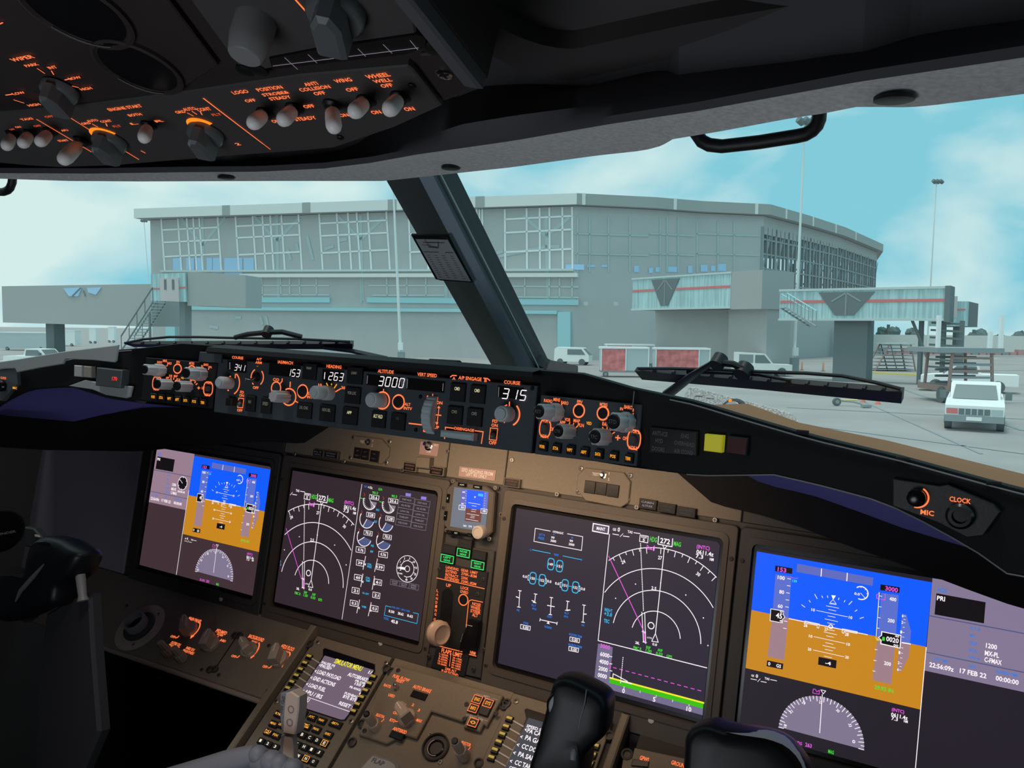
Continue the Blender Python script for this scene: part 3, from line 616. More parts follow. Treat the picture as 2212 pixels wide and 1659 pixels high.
# tow bar dolly, cones, loose items
g0 = ground(1845, 878); t = thing('tow_bar', g0, 'low tow bar trolley lying beside the traffic cones', 'tow bar')
b = B(); b.tube([g0+V3((-.5, .3, .25)), g0+V3((0, 0, .22)), g0+V3((.35, -.6, .12))], .05, 'mid_steel', 6); b.wbox(g0.x+.1, g0.x+.5, g0.y-.8, g0.y-.5, .03, .15, 'mid_steel'); b.build('bar', t)
b = B(); wheel(b, (g0.x-.75, g0.y+.2, .2), .2, .12); b.build('wheel', t)
b = B(); b.tube([g0+V3((-.5, .3, .3)), g0+V3((.2, .1, .3))], .05, 'yellow_paint', 6); b.build('grip', t)
for px, py, lb in [(1864, 869, 'orange traffic cone left of its neighbour, under the wiper blade'), (1896, 873, 'orange traffic cone on the right of the pair under the wiper blade')]:
    g0 = ground(px, py); F = Fr(g0, V3((1, 0, 0)), V3((0, 1, 0)))
    b = B(); b.cyl(F, (0, 0), [(.16, 0), (.16, .04)], 'cone', 4); b.cyl(F, (0, 0), [(.11, .04), (.03, .42)], 'cone', 14); tag(b.build('traffic_cone'), lb, 'traffic cone', 'traffic cones')
for px, py, lb in [(1732, 800, 'orange bollard left of the bridge support'), (1778, 802, 'orange bollard in front of the bridge support'), (1579, 790, 'orange bollard near the terminal wall')]:
    g0 = ground(px, py); F = Fr(g0, V3((1, 0, 0)), V3((0, 1, 0)))
    b = B(); b.cyl(F, (0, 0), [(.09, 0), (.09, .75), (.05, .82)], 'orange_paint', 10); b.cyl(F, (0, 0), [(.2, 0), (.2, .05)], 'dark_steel', 10); tag(b.build('bollard'), lb, 'bollard', 'orange bollards')
g0 = ground(868, 772); t = tag(bars(Fr(g0, V3((1, 0, 0)), Zu), [], 'yellow_paint') and thing('boom_barrier', g0, 'yellow ground barrier at the foot of the pale mast', 'barrier'), 'yellow ground barrier at the foot of the pale mast', 'barrier')
b = B(); p, q = ground(850, 764, .3), ground(916, 757, .3); b.tube([p, q], .09, 'yellow_paint', 6); b.build('boom', t)
b = B(); m_ = p.lerp(q, .6); b.wbox(m_.x-.2, m_.x+.2, m_.y-.2, m_.y+.2, 0, .45, 'mullion'); b.build('post', t)
# equipment rows on the left, containers
def block(px0, px1, pyb, pyt, dep, m, name, label, cat, grp=None):
    g0 = ground((px0+px1)/2, pyb); d = g0.y; w = (px1-px0)/FPX*d; h = (pyb-pyt)/FPX*d
    t = thing(name, g0, label, cat, grp)
    b = B(); b.wbox(g0.x-w/2, g0.x+w/2, d, d+dep, .25, h, m); b.wbox(g0.x-w/2-.04, g0.x+w/2+.04, d-.04, d+dep+.04, h-.1, h+.03, 'mullion'); b.build('body', t)
    for u in (-.35, .35): b = B(); wheel(b, (g0.x+w*u, d, .25), .25, .2); b.build('wheel', t)
block(0, 104, 757, 718, 2.4, 'cart_grey', 'freight_trailer', 'long pale freight trailer at the far left', 'trailer')
block(114, 162, 748, 714, 2, 'veh_white', 'freight_trailer', 'short white freight trailer right of the long one', 'trailer')
block(193, 207, 742, 709, 1, 'veh_white', 'fuel_drum_cart', 'white tank standing left of the stairs, leftmost of two', 'tank')
block(234, 247, 740, 706, 1, 'veh_white', 'fuel_drum_cart', 'white tank standing left of the stairs, nearer the stairs', 'tank')
block(1637, 1670, 738, 709, .3, 'sign_pink', 'utility_panel', 'pinkish panel standing below the cabin of the short bridge', 'panel')
block(1808, 1830, 770, 712, .6, 'sign_pink', 'utility_panel', 'pinkish panel standing under the long bridge', 'panel')
# low kerb island, far wall, far row of parked equipment
b = B(); p = ground(1860, 806); q = ground(1985, 812); b.box(p, q-p, V3((0, .6, 0)), V3((0, 0, .15)), 'yellow_paint'); tag(b.build('kerb'), 'yellowish kerb island below the service stand', 'kerb')
b = B(); g0 = ground(1870, 765); b.wbox(g0.x, g0.x+50, 150, 150.5, 0, 3.2, 'concrete'); tag(b.build('blast_fence'), 'long pale far wall under the tree line on the right', 'wall')
b = B(); x0 = ground(2080, 750).x
for k in range(22): b.wbox(58+k*1.2, 58+k*1.2+.9, 128, 129, .2, .7+.4*(k % 3 == 0), 'far_red' if k % 4 else 'mid_steel')
o = tag(b.build('parked_equipment'), 'far row of tiny reddish parked equipment at the right edge', 'equipment'); o['kind'] = 'stuff'
for k, (px, pt, r, lb) in enumerate([(1878, 706, 1.0, 'small round tree seen under the long bridge, leftmost'), (1918, 701, 2.0, 'dark tree seen under the long bridge, second from left'), (1972, 708, 2.0, 'wide dark tree just left of the bridge column'), (2103, 712, 2.6, 'dark tree right below the end cabin of the long bridge'), (2158, 722, 2.0, 'bushy tree on the right skyline'), (2206, 716, 2.0, 'tree at the right edge of the skyline')]):
    base = pp(px, 730, 165); r = r; c = pp(px, pt, 165); t = thing('tree', V3((base.x, base.y, 0)), lb, 'tree', 'trees on the skyline')
    b = B(); b.tube([(base.x, base.y, 0), (base.x, base.y, c.z)], .3, 'tree', 6); b.build('trunk', t)
    b = B(); rs = random.Random(k)
    for j in range(9):
        cc = V3((base.x+rs.uniform(-r, r)*.8, base.y+rs.uniform(-1, 1), c.z-r*.9+rs.uniform(-.5, .6)*r*.7)); rr = r*rs.uniform(.35, .6)
        rows = [[cc+V3((math.cos(a)*math.sin(h), math.sin(a)*math.sin(h), math.cos(h)))*rr*rs.uniform(.85, 1.15) for a in [2*math.pi*i/9 for i in range(9)]] for h in [.05, .7, 1.4, 2.1, 3.0]]
        b.grid(rows, 'tree', True, False, True)
    b.build('crown', t)
b = B()
for k in range(60): x = 20+k*2.6; b.wbox(x, x+2.7, 190, 192, 0, 2.2+1.3*math.sin(k*1.3)*math.sin(k*.37), 'tree')
o = tag(b.build('hedge_line'), 'low dark hedge line on the far right horizon', 'hedge'); o['kind'] = 'stuff'
# ================================================================== COCKPIT SHELL
def resample(pts, xs):
    out = []
    for x in xs:
        for (a, b_) in zip(pts[:-1], pts[1:]):
            if a[0] <= x <= b_[0]:
                t = (x-a[0])/(b_[0]-a[0]); out.append(a[1]+(b_[1]-a[1])*t); break
        else: out.append(pts[0][1] if x < pts[0][0] else pts[-1][1])
    return out
E0 = [(-400, 372), (0, 386), (150, 391), (300, 392), (600, 391), (830, 391), (950, 378), (1100, 362), (1290, 336), (1392, 325), (1425, 316), (1440, 303), (1560, 283), (1700, 257), (1780, 245), (1850, 231), (1900, 231), (1960, 232), (2010, 228), (2212, 203), (2700, 145)]
E1 = [(-400, 360), (0, 374), (200, 375), (400, 372), (560, 371), (700, 364), (800, 352), (900, 334), (1109, 304), (1318, 268), (1500, 241), (1854, 177), (2212, 124), (2700, 55)]
E1b = [(-400, 352), (0, 366), (200, 368), (400, 364), (560, 362), (700, 350), (800, 330), (900, 300), (1000, 268), (1109, 250), (1318, 222), (1500, 192), (1854, 130), (2212, 78), (2700, 10)]
E2 = [(-400, 300), (0, 320), (300, 322), (560, 310), (760, 290), (900, 225), (1050, 178), (1160, 165), (1270, 160), (1347, 140), (1500, 105), (1774, 55), (1983, 10), (2144, -20), (2700, -110)]
xs = [-400+i*(3100/124) for i in range(125)]
def curve(E, z, zl=None):
    r = []
    for x, y in zip(xs, resample(E, xs)):
        k = min(1, max(0, (x-500)/500)); r.append(atz(x, y, z*k+(zl if zl is not None else z)*(1-k)))
    return r
c0, c1, c1b, c2 = curve(E0, .436), curve(E1, .443, .441), curve(E1b, .462, .450), curve(E2, .525, .475)
b = B()
b.grid([c0, [p.lerp(q, .5)+AXZ*.0015 for p, q in zip(c0, c1)], c1], 'headliner'); b.build('ceiling', fix=False)['kind'] = 'structure'
b = B(); b.grid([c1, [p+AXZ*.006 for p in c1], c1b, c2, [p+AXZ*.08+AXY*(-.05) for p in c2]], 'liner_dark'); struct(b.build('ceiling', fix=False))
b = B(); b.grid([c0, [p+AXY*.012+AXZ*.004 for p in c0], [p+AXY*.0+AXZ*.22 for p in c0]], 'liner_dark', smooth=False); struct(b.build('trim_2', fix=False))   # outer skin above the windows
for i, (px, py, r_) in enumerate([(1931, 216, .0115), (973, 364, .009), (488, 385, .009)]):
    b = B(); c = atz(px, py, .4368); Fk_ = Fr(c, AXX, AXY*-1); b.cyl(Fk_, (0, 0), [(r_, -.002), (r_, .0005), (r_*.8, .001)], 'black', 24); struct(b.build('trim_%d' % (6+i)))
# hood pad over the right seat
Hd = [(1000, 60), (1040, 95), (1070, 125), (1124, 152), (1186, 172), (1243, 176), (1347, 152), (1500, 119), (1774, 71), (1983, 29), (2144, 3), (2500, -60), (2700, -95)]
h0 = []; hx = [1000+i*34 for i in range(51)]
for x, y in zip(hx, resample(Hd, hx)): h0.append((x, y))
b = B()
rows = [[atz(x, y, .512)+AXY*.0+AXZ*.05 for x, y in h0], [atz(x, y, .505)+AXZ*.004 for x, y in h0], [atz(x, y+1, .503)+AXY*(-.004) for x, y in h0], [atz(x, y-9, .504) for x, y in h0], [atz(x, y-70, .512) for x, y in h0], [atz(x, y-110, .530) for x, y in h0], [atz(x, y-190, .545) for x, y in h0], [atz(x, y-420, .60) for x, y in h0]]
b.grid(rows, 'liner_gloss'); struct(b.build('trim_10', fix=False))
# closed shell: outer roof, walls, rear, floor, nose
R_ = lambda *a: air(*a)
b = B(); b.grid([[p+AXZ*.22 for p in c0], [air(-1.2+3.9*i/124, -2.4, .80) for i in range(125)]], 'liner_dark', smooth=False); b.face([R_(2.7, -2.4, .80), R_(2.7, -.55, .66), c0[-1]+AXZ*.22], 'liner_dark'); b.face([R_(-1.2, -2.4, .80), R_(-1.2, -.55, .66), c0[0]+AXZ*.22], 'liner_dark'); struct(b.build('ceiling', fix=False))
b = B(); b.face([R_(-1.2, .5, -1.3), R_(2.7, .5, -1.3), R_(2.7, -2.4, -1.3), R_(-1.2, -2.4, -1.3)], 'void'); struct(b.build('floor', fix=False))
b = B(); b.face([R_(-1.2, -2.4, -1.3), R_(2.7, -2.4, -1.3), R_(2.7, -2.4, .9), R_(-1.2, -2.4, .9)], 'liner_dark'); struct(b.build('wall_back', fix=False))
b = B(); b.grid([[R_(-.365, .03, z), R_(-.40, -.25, z), R_(-.50, -.8, z), R_(-.56, -2.4, z)] for z in (-1.3, -.4, .10, .135)], 'wall_liner'); struct(b.build('wall_left', fix=False))
b = B(); b.grid([[R_(1.84, .03, z), R_(1.875, -.25, z), R_(1.98, -.8, z), R_(2.04, -2.4, z)] for z in (-1.3, -.4, .10, .135)], 'wall_liner'); struct(b.build('wall_right', fix=False))
b = B(); b.grid([[R_(-.62, -.8, z), R_(-.62, -2.4, z)] for z in (.1, .9)], 'liner_dark'); struct(b.build('wall_left', fix=False))
b = B(); b.grid([[R_(2.08, -.8, z), R_(2.08, -2.4, z)] for z in (.1, .9)], 'liner_dark'); struct(b.build('wall_right', fix=False))
b = B(); b.face([R_(-1.2, .10, -1.3), R_(2.7, .10, -1.3), R_(2.7, .10, .07), R_(-1.2, .10, .07)], 'void'); struct(b.build('wall_front', fix=False))
# round hole in the left liner
F = Fr(R_(-.40, -.25, 0), adir(.10, .55, 0), AXZ); c = F.at(2, 1150, .004)
b = B(); b.cyl(F, c, [(.042, .001), (.042, .006), (.036, .007)], 'black', 28); tx_ = F.at(38, 1146, .007)
b.text(F, 'INDER', (c[0]+.012, c[1]-.002), .03, .005, 'dim_txt', .009); tag(b.build('wall_dial'), 'black round dial set in the left side wall above the left yoke', 'dial')

# ---- windscreen centre post
PA, PBt = V3((.7365, -.17, .466)), V3((.7365, .10, .205))
pdir = (adir(*(PA-PBt))).normalized()
FP = Fr(air(*PA), AXX, pdir)
def onp(px, py, d): return hit(px, py, FP.O+FP.N*d, FP.N)
def ext(p, q, a, c): d = (p-q); return p+d*a, q-d*c
Ls = [((836, 392), (1058, 782), 0), ((906, 385), (1120, 795), .030), ((936, 380), (1146, 790), .022), ((949, 380), (1153, 782), .006)]
Es = [ext(onp(*a, d), onp(*c, d), .12, .35) for a, c, d in Ls]
bk = [ext(onp(*Ls[3][0], .006)-FP.N*.035, onp(*Ls[3][1], .006)-FP.N*.035, .12, .35), ext(onp(*Ls[0][0], 0)-FP.N*.03, onp(*Ls[0][1], 0)-FP.N*.03, .12, .35)]
b = B(); E_ = Es+bk; mts = ['post_dark', 'post_face', 'post_dark', 'post_dark', 'post_dark', 'post_dark']
for i in range(6):
    p, q = E_[i], E_[(i+1) % 6]; b.face([p[0], p[1], q[1], q[0]], mts[i])
b.face([e[0] for e in E_], 'post_dark'); b.face([e[1] for e in reversed(E_)], 'post_dark'); struct(b.build('trim_1', fix=False))
b = B(); p, q = onp(953, 380, .006), onp(1157, 782, .006); b.tube([p+(p-q)*.1, q, q+(q-p)*.3], .0015, 'mid_steel', 6); struct(b.build('trim_3'))
# panes (either side of the post) and the black seal along their foot
def pane_frame(s): return Fr(air(.7365, -.17, .466), adir(.38*s, -.12, 0) if s > 0 else adir(.38, .12, 0), pdir)
PR, PL = pane_frame(1), pane_frame(-1)
b = B(); b.prism(PR, [(.0, -.52), (1.25, -.52), (1.05, .10), (.0, .06)], -.012, -.006, 'glass'); struct(b.build('window_2'))
b = B(); b.prism(PL, [(-1.25, -.52), (.0, -.52), (.0, .06), (-1.05, .10)], -.012, -.006, 'glass'); struct(b.build('window_1'))
# window corner gusset right of the post foot
b = B(); g_ = [onp(x, y, .004) for x, y in [(1149, 770), (1158, 786), (1180, 798), (1240, 811), (1240, 860), (1120, 860), (1120, 770)]]
b.face(g_, 'post_dark'); b.face([p-FP.N*.02 for p in reversed(g_)], 'post_dark'); b.grid([g_, [p-FP.N*.02 for p in g_]], 'post_dark', True, False); struct(b.build('trim_4', fix=False))

# ---- checklist card on the post
t = thing('checklist_card', onp(984, 606, .045), 'grey checklist card on a dark backing clipped to the windscreen centre post', 'checklist card')
FB = Fr(FP.O+FP.N*.034, FP.U, FP.V)
b = B(); b.prism(FB, [FB.at(890, 504), FB.at(972, 506), FB.at(1025, 607), FB.at(956, 603), FB.at(943, 600)], 0, .003, 'black'); b.build('backing_board', t)
b = B(); q4 = [FB.at(900, 513), FB.at(969, 514), FB.at(1019, 604), FB.at(948, 599)]; b.prism(FB, q4, .003, .0036, 'paper'); b.build('paper', t)
b = B()
def bil(u, v): a, c, d, e = [V3((*p, 0)) for p in q4]; p = a.lerp(c, u).lerp(e.lerp(d, u), v); return (p.x, p.y)
for v, u0, u1, w in [(.07, .2, .85, .0012), (.13, .12, .4, .0008), (.30, .05, .5, .0011), (.30, .72, .95, .0011)]: b.line(FB, [bil(u0, v), bil(u1, v)], w, 'ink', .0039)
for c_ in (.08, .32, .55, .8):
    for k in range(11): v = .38+k*.055; b.line(FB, [bil(c_, v), bil(c_+.09, v+.004)], .0007, 'ink', .0039)
b.build('print', t, fix=False)
b = B(); b.line(FB, [FB.at(918, 507), FB.at(930, 527)], .0008, 'chrome', .006); b.line(FB, [FB.at(950, 516), FB.at(950, 529)], .0008, 'chrome', .006); b.line(FB, [FB.at(930, 527), FB.at(950, 529)], .0018, 'chrome', .006); b.line(FB, [FB.at(925, 518), FB.at(950, 518)], .0007, 'chrome', .006); b.rect(FB, FB.at(962, 509), .012, .003, .003, .006, 'black'); b.build('clip', t, fix=False)

# ---- glareshield body (symmetric about the centreline)
XC = .7365
def interp(T, s):
    for a, c in zip(T[:-1], T[1:]):
        if a[0] <= s <= c[0]: return a[1]+(c[1]-a[1])*(s-a[0])/(c[0]-a[0])
    return T[-1][1]
TF = [(0, -.288), (.243, -.289), (.363, -.318), (.66, -.342), (.70, -.346), (.9, -.40), (1.1, -.50)]
TT = [(0, .237), (.24, .238), (.30, .239), (.36, .230), (.425, .223), (.47, .214), (.53, .203), (.60, .194), (.665, .183), (.70, .178), (.9, .165), (1.1, .16)]
TB = [(0, .147), (.25, .149), (.377, .152), (.43, .153), (.50, .164), (.535, .161), (.59, .154), (.62, .143), (.655, .128), (.68, .113), (.75, .113), (1.1, .11)]
ss = [-1.1+i*.02 for i in range(111)]
t = thing('glareshield', air(XC, -.29, .147), 'black padded glareshield hood running across above the instrument panel', 'glareshield')
rows = [[], [], [], [], [], [], []]
for s in ss:
    a = abs(s); x = XC+s; yf, zt, zb = interp(TF, a), interp(TT, a), interp(TB, a); hood = .004 if a < .245 else 0
    yn = .10+.0*a
    front = air(x, yf+.004, zb); 
    rows[0].append(air(x, yf+.006, zb)); kf = .0125 if a < .372 else .0035; rows[1].append(air(x, yf+kf, zb+.002)); rows[2].append(air(x, yf+kf, zt-.007)); rows[3].append(air(x, yf+.006, zt-.001)); rows[4].append(air(x, yf+.012, zt))
    k = min(1, max(0, (a-.38)/.1)); yw = .02-.25*max(0, a-.2) ; zw = (zt-.06)*(1-k)+(zt-.05)*k
    rows[5].append(air(x, yw, zw)); rows[6].append(air(x, yw+.03, zw-.12))
b = B(); b.grid(rows, 'gs_black'); b.build('hood', t, fix=False)
b = B(); ed = [air(XC+s, interp(TF, abs(s))+.0025, interp(TT, abs(s))-.0035) for s in ss if abs(s) > .38 and s > 0]; b.tube(ed, .0007, 'gs_edge', 6); b.build('edge_trim', t)
b = B(); ed = [air(XC+s, interp(TF, abs(s))+.0035, interp(TB, abs(s))+.0005) for s in ss if s > .40]; b.tube(ed, .0007, 'gs_edge', 6); b.build('edge_trim', t)
b = B(); lf = [air(XC+s, interp(TF, abs(s))+.0045, interp(TT, abs(s))-.003) for s in ss if s < -.38]; b.tube(lf, .0007, 'gs_edge', 6); b.build('edge_trim', t)
# overhanging lip above the mode control panel and the underside
b = B(); xl = [XC-.245+i*.035 for i in range(15)]
b.grid([[air(x, -.288, .2275) for x in xl], [air(x, -.300, .228) for x in xl], [air(x, -.303, .231) for x in xl], [air(x, -.300, .2365) for x in xl], [air(x, -.270, .2385) for x in xl]], 'gs_black'); b.build('lip', t, fix=False)
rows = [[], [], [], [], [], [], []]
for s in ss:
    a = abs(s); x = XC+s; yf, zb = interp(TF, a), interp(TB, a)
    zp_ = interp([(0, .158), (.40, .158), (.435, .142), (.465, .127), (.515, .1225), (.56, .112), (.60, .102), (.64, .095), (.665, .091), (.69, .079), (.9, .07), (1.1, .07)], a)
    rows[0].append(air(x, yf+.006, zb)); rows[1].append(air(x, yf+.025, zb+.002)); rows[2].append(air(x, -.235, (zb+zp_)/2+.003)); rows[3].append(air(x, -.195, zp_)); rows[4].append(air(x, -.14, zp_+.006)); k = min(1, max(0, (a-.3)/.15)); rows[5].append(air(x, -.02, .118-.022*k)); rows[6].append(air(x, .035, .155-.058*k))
mat('pad', (.15, .155, .45), .9, bump=.3, nscale=500, spec=.1); b = B(); b.grid(rows, 'pad'); b.build('underside_pad', t, fix=False)  # blue glow of the flight display is put into the pad colour
# window sill to the right (and its mirror), warm light painted in as brown
for sg in (1, -1):
    b = B(); T1 = [(.43, -.10, .203), (.49, -.147, .192), (.58, -.181, .187), (.69, -.224, .176), (.9, -.31, .16), (1.1, -.42, .155)]
    a = [air(XC+sg*s, interp(TF, s)+.010, interp(TT, s)-.003) for s in [q[0] for q in T1]]; c = [air(XC+sg*q[0], q[1], q[2]-.003) for q in T1]
    b.grid([a, c, [p+AXY*.03-AXZ*.02 for p in c], [p+AXY*.10-AXZ*.03 for p in c]], 'sill', smooth=False); struct(b.build('trim_%d' % (5 if sg > 0 else 9), fix=False))
for i, px in enumerate([(1734, 930), (1950, 988), (2147, 1040)]):
    b = B(); c = hit(px[0], px[1], GSR.O-GSR.N*.006, GSR.N); b.tube([c-AXX*.005-AXZ*.002, c+AXX*.005-AXZ*.002], .0025, 'gs_black', 10); b.build('fastener', t)
# seam on the right face, small dome and nut on top
b = B(); b.line(GSR, [GSR.at(1368, 846), GSR.at(1362, 900)], .0008, 'gs_edge', -.002); b.build('seam', t, fix=False)
b = B(); c = aty(963, 784, -.262); b.tube([c-AXX*.022, c+AXX*.018], [.006, .007], 'gs_black', 12, flat=.6); b.build('cap', t)
b = B(); c = aty(892, 783, -.262); b.tube([c-AXY*.004, c+AXY*.004], .0045, 'chrome', 10); b.build('nut', t)

# ---- reflection in the right window, modelled as a speckled plate with round dial
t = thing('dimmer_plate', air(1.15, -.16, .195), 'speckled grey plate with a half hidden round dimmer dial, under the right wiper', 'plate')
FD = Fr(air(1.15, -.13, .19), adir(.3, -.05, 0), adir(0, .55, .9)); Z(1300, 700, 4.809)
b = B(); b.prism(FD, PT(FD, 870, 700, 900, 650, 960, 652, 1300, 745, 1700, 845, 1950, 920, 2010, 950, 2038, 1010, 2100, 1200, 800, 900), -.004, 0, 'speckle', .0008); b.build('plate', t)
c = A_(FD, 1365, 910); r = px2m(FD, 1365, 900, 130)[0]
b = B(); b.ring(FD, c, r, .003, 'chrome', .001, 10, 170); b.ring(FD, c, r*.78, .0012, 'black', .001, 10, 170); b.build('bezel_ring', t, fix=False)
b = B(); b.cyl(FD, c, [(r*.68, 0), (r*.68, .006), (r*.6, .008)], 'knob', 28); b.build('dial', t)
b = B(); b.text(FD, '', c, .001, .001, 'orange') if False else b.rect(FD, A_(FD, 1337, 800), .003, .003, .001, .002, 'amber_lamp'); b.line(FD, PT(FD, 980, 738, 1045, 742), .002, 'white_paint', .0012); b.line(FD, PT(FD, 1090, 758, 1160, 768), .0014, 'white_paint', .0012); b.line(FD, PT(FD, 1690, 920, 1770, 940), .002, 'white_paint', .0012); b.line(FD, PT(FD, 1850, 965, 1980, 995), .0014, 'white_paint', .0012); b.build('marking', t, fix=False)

# ---- grab handles
mir = lambda p: air(2*XC-p[0], p[1], p[2])
def tocraft(P): d = P-CW; return V3((AC.x+d.dot(AXX), AC.y+d.dot(AXY), AC.z+d.dot(AXZ)))
hp = [aty(x, y, -.434) for x, y in [(1496, 240), (1504, 288), (1516, 305), (1532, 313), (1560, 316), (1640, 307), (1722, 294), (1740, 290), (1754, 282), (1764, 271), (1769, 258), (1770, 245), (1770, 225)]]
b = B(); b.tube(hp, .0052, 'rubber', 14); tag(b.build('grab_handle'), 'black grab handle hanging from the brow over the right window', 'handle')
b = B(); b.tube([mir(tocraft(p)) for p in hp], .0052, 'rubber', 14); tag(b.build('grab_handle'), 'black grab handle at the top left edge, over the left window', 'handle')

# ---- wipers outside the panes
def wiper(F, off, blade, spine, piv, arm, link, label, extra=None):
    t = thing('windscreen_wiper', F.p(*F.at(*blade[0]), off), label, 'wiper', 'windscreen wipers')
    P = lambda q, d=0: hit(q[0], q[1], F.O+F.N*(off+d), F.N)
    b = B(); pts = [F.at(*q) for q in blade]; pts = [(V3(P(q)-F.O).dot(F.U), V3(P(q)-F.O).dot(F.V)) for q in blade]; b.prism(F, pts, off-.006, off+.002, 'rubber'); b.build('blade', t)
    b = B(); b.tube([P(q) for q in spine], [.0028]*len(spine), 'post_dark', 8, flat=.8); b.build('spine', t)
    b = B(); b.tube([P(q, .004) for q in arm], [.011, .008]+[.005]*(len(arm)-2) if len(arm) > 2 else [.009, .005], 'post_dark', 8, flat=.5); b.build('arm', t)
    b = B(); b.tube([P(q, .006) for q in link], .0045, 'post_dark', 8); b.build('link', t)
    for q, r in piv:
        b = B(); c = P(q, .004); b.tube([c-F.N*.008, c+F.N*.008], r, 'black', 14); b.build('pivot', t)
    n = 14; a0, a1 = blade[0], blade[1]
    b = B()
    for k in range(1, n): q = (a0[0]+(a1[0]-a0[0])*k/n, a0[1]+(a1[1]-a0[1])*k/n-1.5); c = P(q); b.tube([c-F.N*.003, c+F.N*.003], .0022, 'rubber', 8)
    b.build('rivets', t)['kind'] = 'stuff'
    if extra:
        b = B(); b.tube([P(q) for q in extra], [.003]+[.002]*(len(extra)-1), 'post_dark', 8); b.build('tension_bar', t)
    return t
wiper(PR, -.035, [(1372, 799), (1950, 845), (1948, 869), (1640, 839), (1388, 818)], [(1380, 796), (1450, 796), (1560, 799), (1640, 803), (1740, 806), (1820, 812), (1890, 826), (1945, 840)],
      [((1606, 801), .011), ((1552, 781), .010)], [(1444, 850), (1500, 808), (1548, 778)], [(1556, 784), (1585, 787), (1610, 799)], 'black windscreen wiper lying across the foot of the right window', [(1485, 803), (1560, 806), (1640, 810), (1708, 822)])
wiper(PL, -.035, [(272, 742), (762, 741), (762, 753), (500, 752), (290, 748)], [(270, 741), (310, 733), (364, 728), (430, 728), (505, 730), (640, 732), (755, 738)],
      [((578, 717), .009)], [(835, 776), (760, 758), (700, 752)], [(508, 729), (535, 722), (575, 718), (610, 717), (652, 728)], 'black windscreen wiper lying across the foot of the left window')
# ================================================================== CONTROLS: knobs, buttons
def lo_(F, c, h=0): return F.p(c[0], c[1], h)
def knob(parent, F, base, r, L, label=None, flute=.12, m='knob', cap=None, txt=None, skirt=None, name='knob', cross=False):
    c = F.at(*zp(*base)) if len(base) == 2 and base[0] is not None else base[2]
    b = B()
    if skirt: b.cyl(F, c, [(skirt, .001), (skirt, L*.42), (skirt*.93, L*.46)], m, 48, flute=flute*.7, nf=10); b.cyl(F, c, [(r, L*.46), (r, L*.95), (r*.88, L)], m, 48, flute=flute, nf=8)
    else: b.cyl(F, c, [(r, .001), (r, L*.93), (r*.88, L)], m, 48, flute=flute, nf=8)
    o = b.build(name, parent)
    if label: o['label'] = label
    if cap:
        b = B(); b.cyl(F, c, [(r*.74, L), (r*.74, L+.0012), (r*.68, L+.002)], cap, 28)
        if txt: b.text(F, txt, c, r*.95, r*.42, 'dim_txt' if cap == 'black' else 'ink', L+.0023)
        b.build('cap', o)
    if cross:
        b = B(); b.line(F, [(c[0]-r*.5, c[1]+r*.35), (c[0]+r*.5, c[1]-r*.3)], r*.12, 'ink', L+.0004); b.line(F, [(c[0]-r*.1, c[1]-r*.5), (c[0]+r*.25, c[1]+r*.3)], r*.12, 'ink', L+.0004); b.build('emblem', o, fix=False)
    return o
def button(parent, F, cx, cy, w, hh, txt, m='cream', tw=None, th=None, up=.12, h=.004, name='button', bm='btn', ty=0):
    px, py = zp(cx, cy); su, sv = F.sc(px, py); W_, H_ = w/ZO[2]*su, hh/ZO[2]*sv; c = F.at(px, py)
    b = B(); b.rect(F, c, W_, H_, .0005, h, bm, .0008)
    if txt: b.text(F, txt, (c[0], c[1]+H_*up), (tw/ZO[2]*su) if tw else W_*.5, (th/ZO[2]*sv) if th else H_*.18, m, h+.0003)
    return b.build(name, parent)
def toggle(parent, F, base, tip, h=.020, r=.0045, m='bat', name='toggle_switch', stem=.0018):
    c = F.at(*zp(*base)); q = F.at(*zp(*tip), h); o = thing_part(name, parent, F.p(*c, 0))
    b = B(); b.cyl(F, c, [(r*1.25, .0005), (r*1.25, .002), (r*.9, .004)], 'black', 16); b.build('collar', o)
    P0, P1 = F.p(*c, .002), F.p(*q, h); b = B(); d = (P1-P0)
    b.tube([P0, P0+d*.3, P0+d*.34, P0+d*.42, P0+d*.75, P0+d*1.08, P0+d*1.22, P0+d*1.30, P0+d*1.33], [stem, stem, r*.7, r*.92, r*.98, r, r*.88, r*.55, r*.08], m, 16); b.build('bat', o)
    return o
def thing_part(name, parent, loc):
    o = bpy.data.objects.new(name, None); o.empty_display_size = .01; COL.objects.link(o); o.parent = parent
    base = V3((0, 0, 0)); w = parent
    while w is not None: base = base+w.location; w = w.parent
    o.location = loc-base; return o

# ---- mode control panel
T1 = thing('mode_control_panel', MCP.p(0, -.036), 'long grey autopilot panel with lit windows, knobs and dark buttons in the glareshield centre', 'control panel')
b = B(); b.prism(MCP, [(-.2425, -.037), (.2425, -.037), (.2425, .036), (-.2425, .036)], -.05, 0, 'panel_grey', .001); b.build('faceplate', T1)
def window(parent, F, *xy, m='lens_dark', frame='black', name='display_window'):
    pts = PT(F, *xy); b = B(); b.prism(F, pts, -.002, .0008, 'black', top=m); return b.build(name, parent)
L = B()   # lit legend of this panel
F = MCP
Z(250, 700, 6.1444)
tx(L, F, 'COURSE', 1622, 447, 150, 38); tx(L, F, 'A/T', 1908, 467, 70, 36); tx(L, F, 'ARM', 1900, 512, 85, 34)
w1 = window(T1, F, 1492, 483, 1742, 497, 1735, 652, 1482, 630)
L7 = B(); c = A_(F, 1655, 580); su, sv = F.sc(*zp(1655, 580)); L7.seg7(F, '341', c, 150/6.144*su, 80/6.144*sv, 'white', .0012)
for k in range(4): L7.rect(F, A_(F, 1522, 520+k*24), .0012, .0018, .0009, .0012, 'dimline')
tx(L, F, '-', 1885, 560, 22, 16, 'amber')
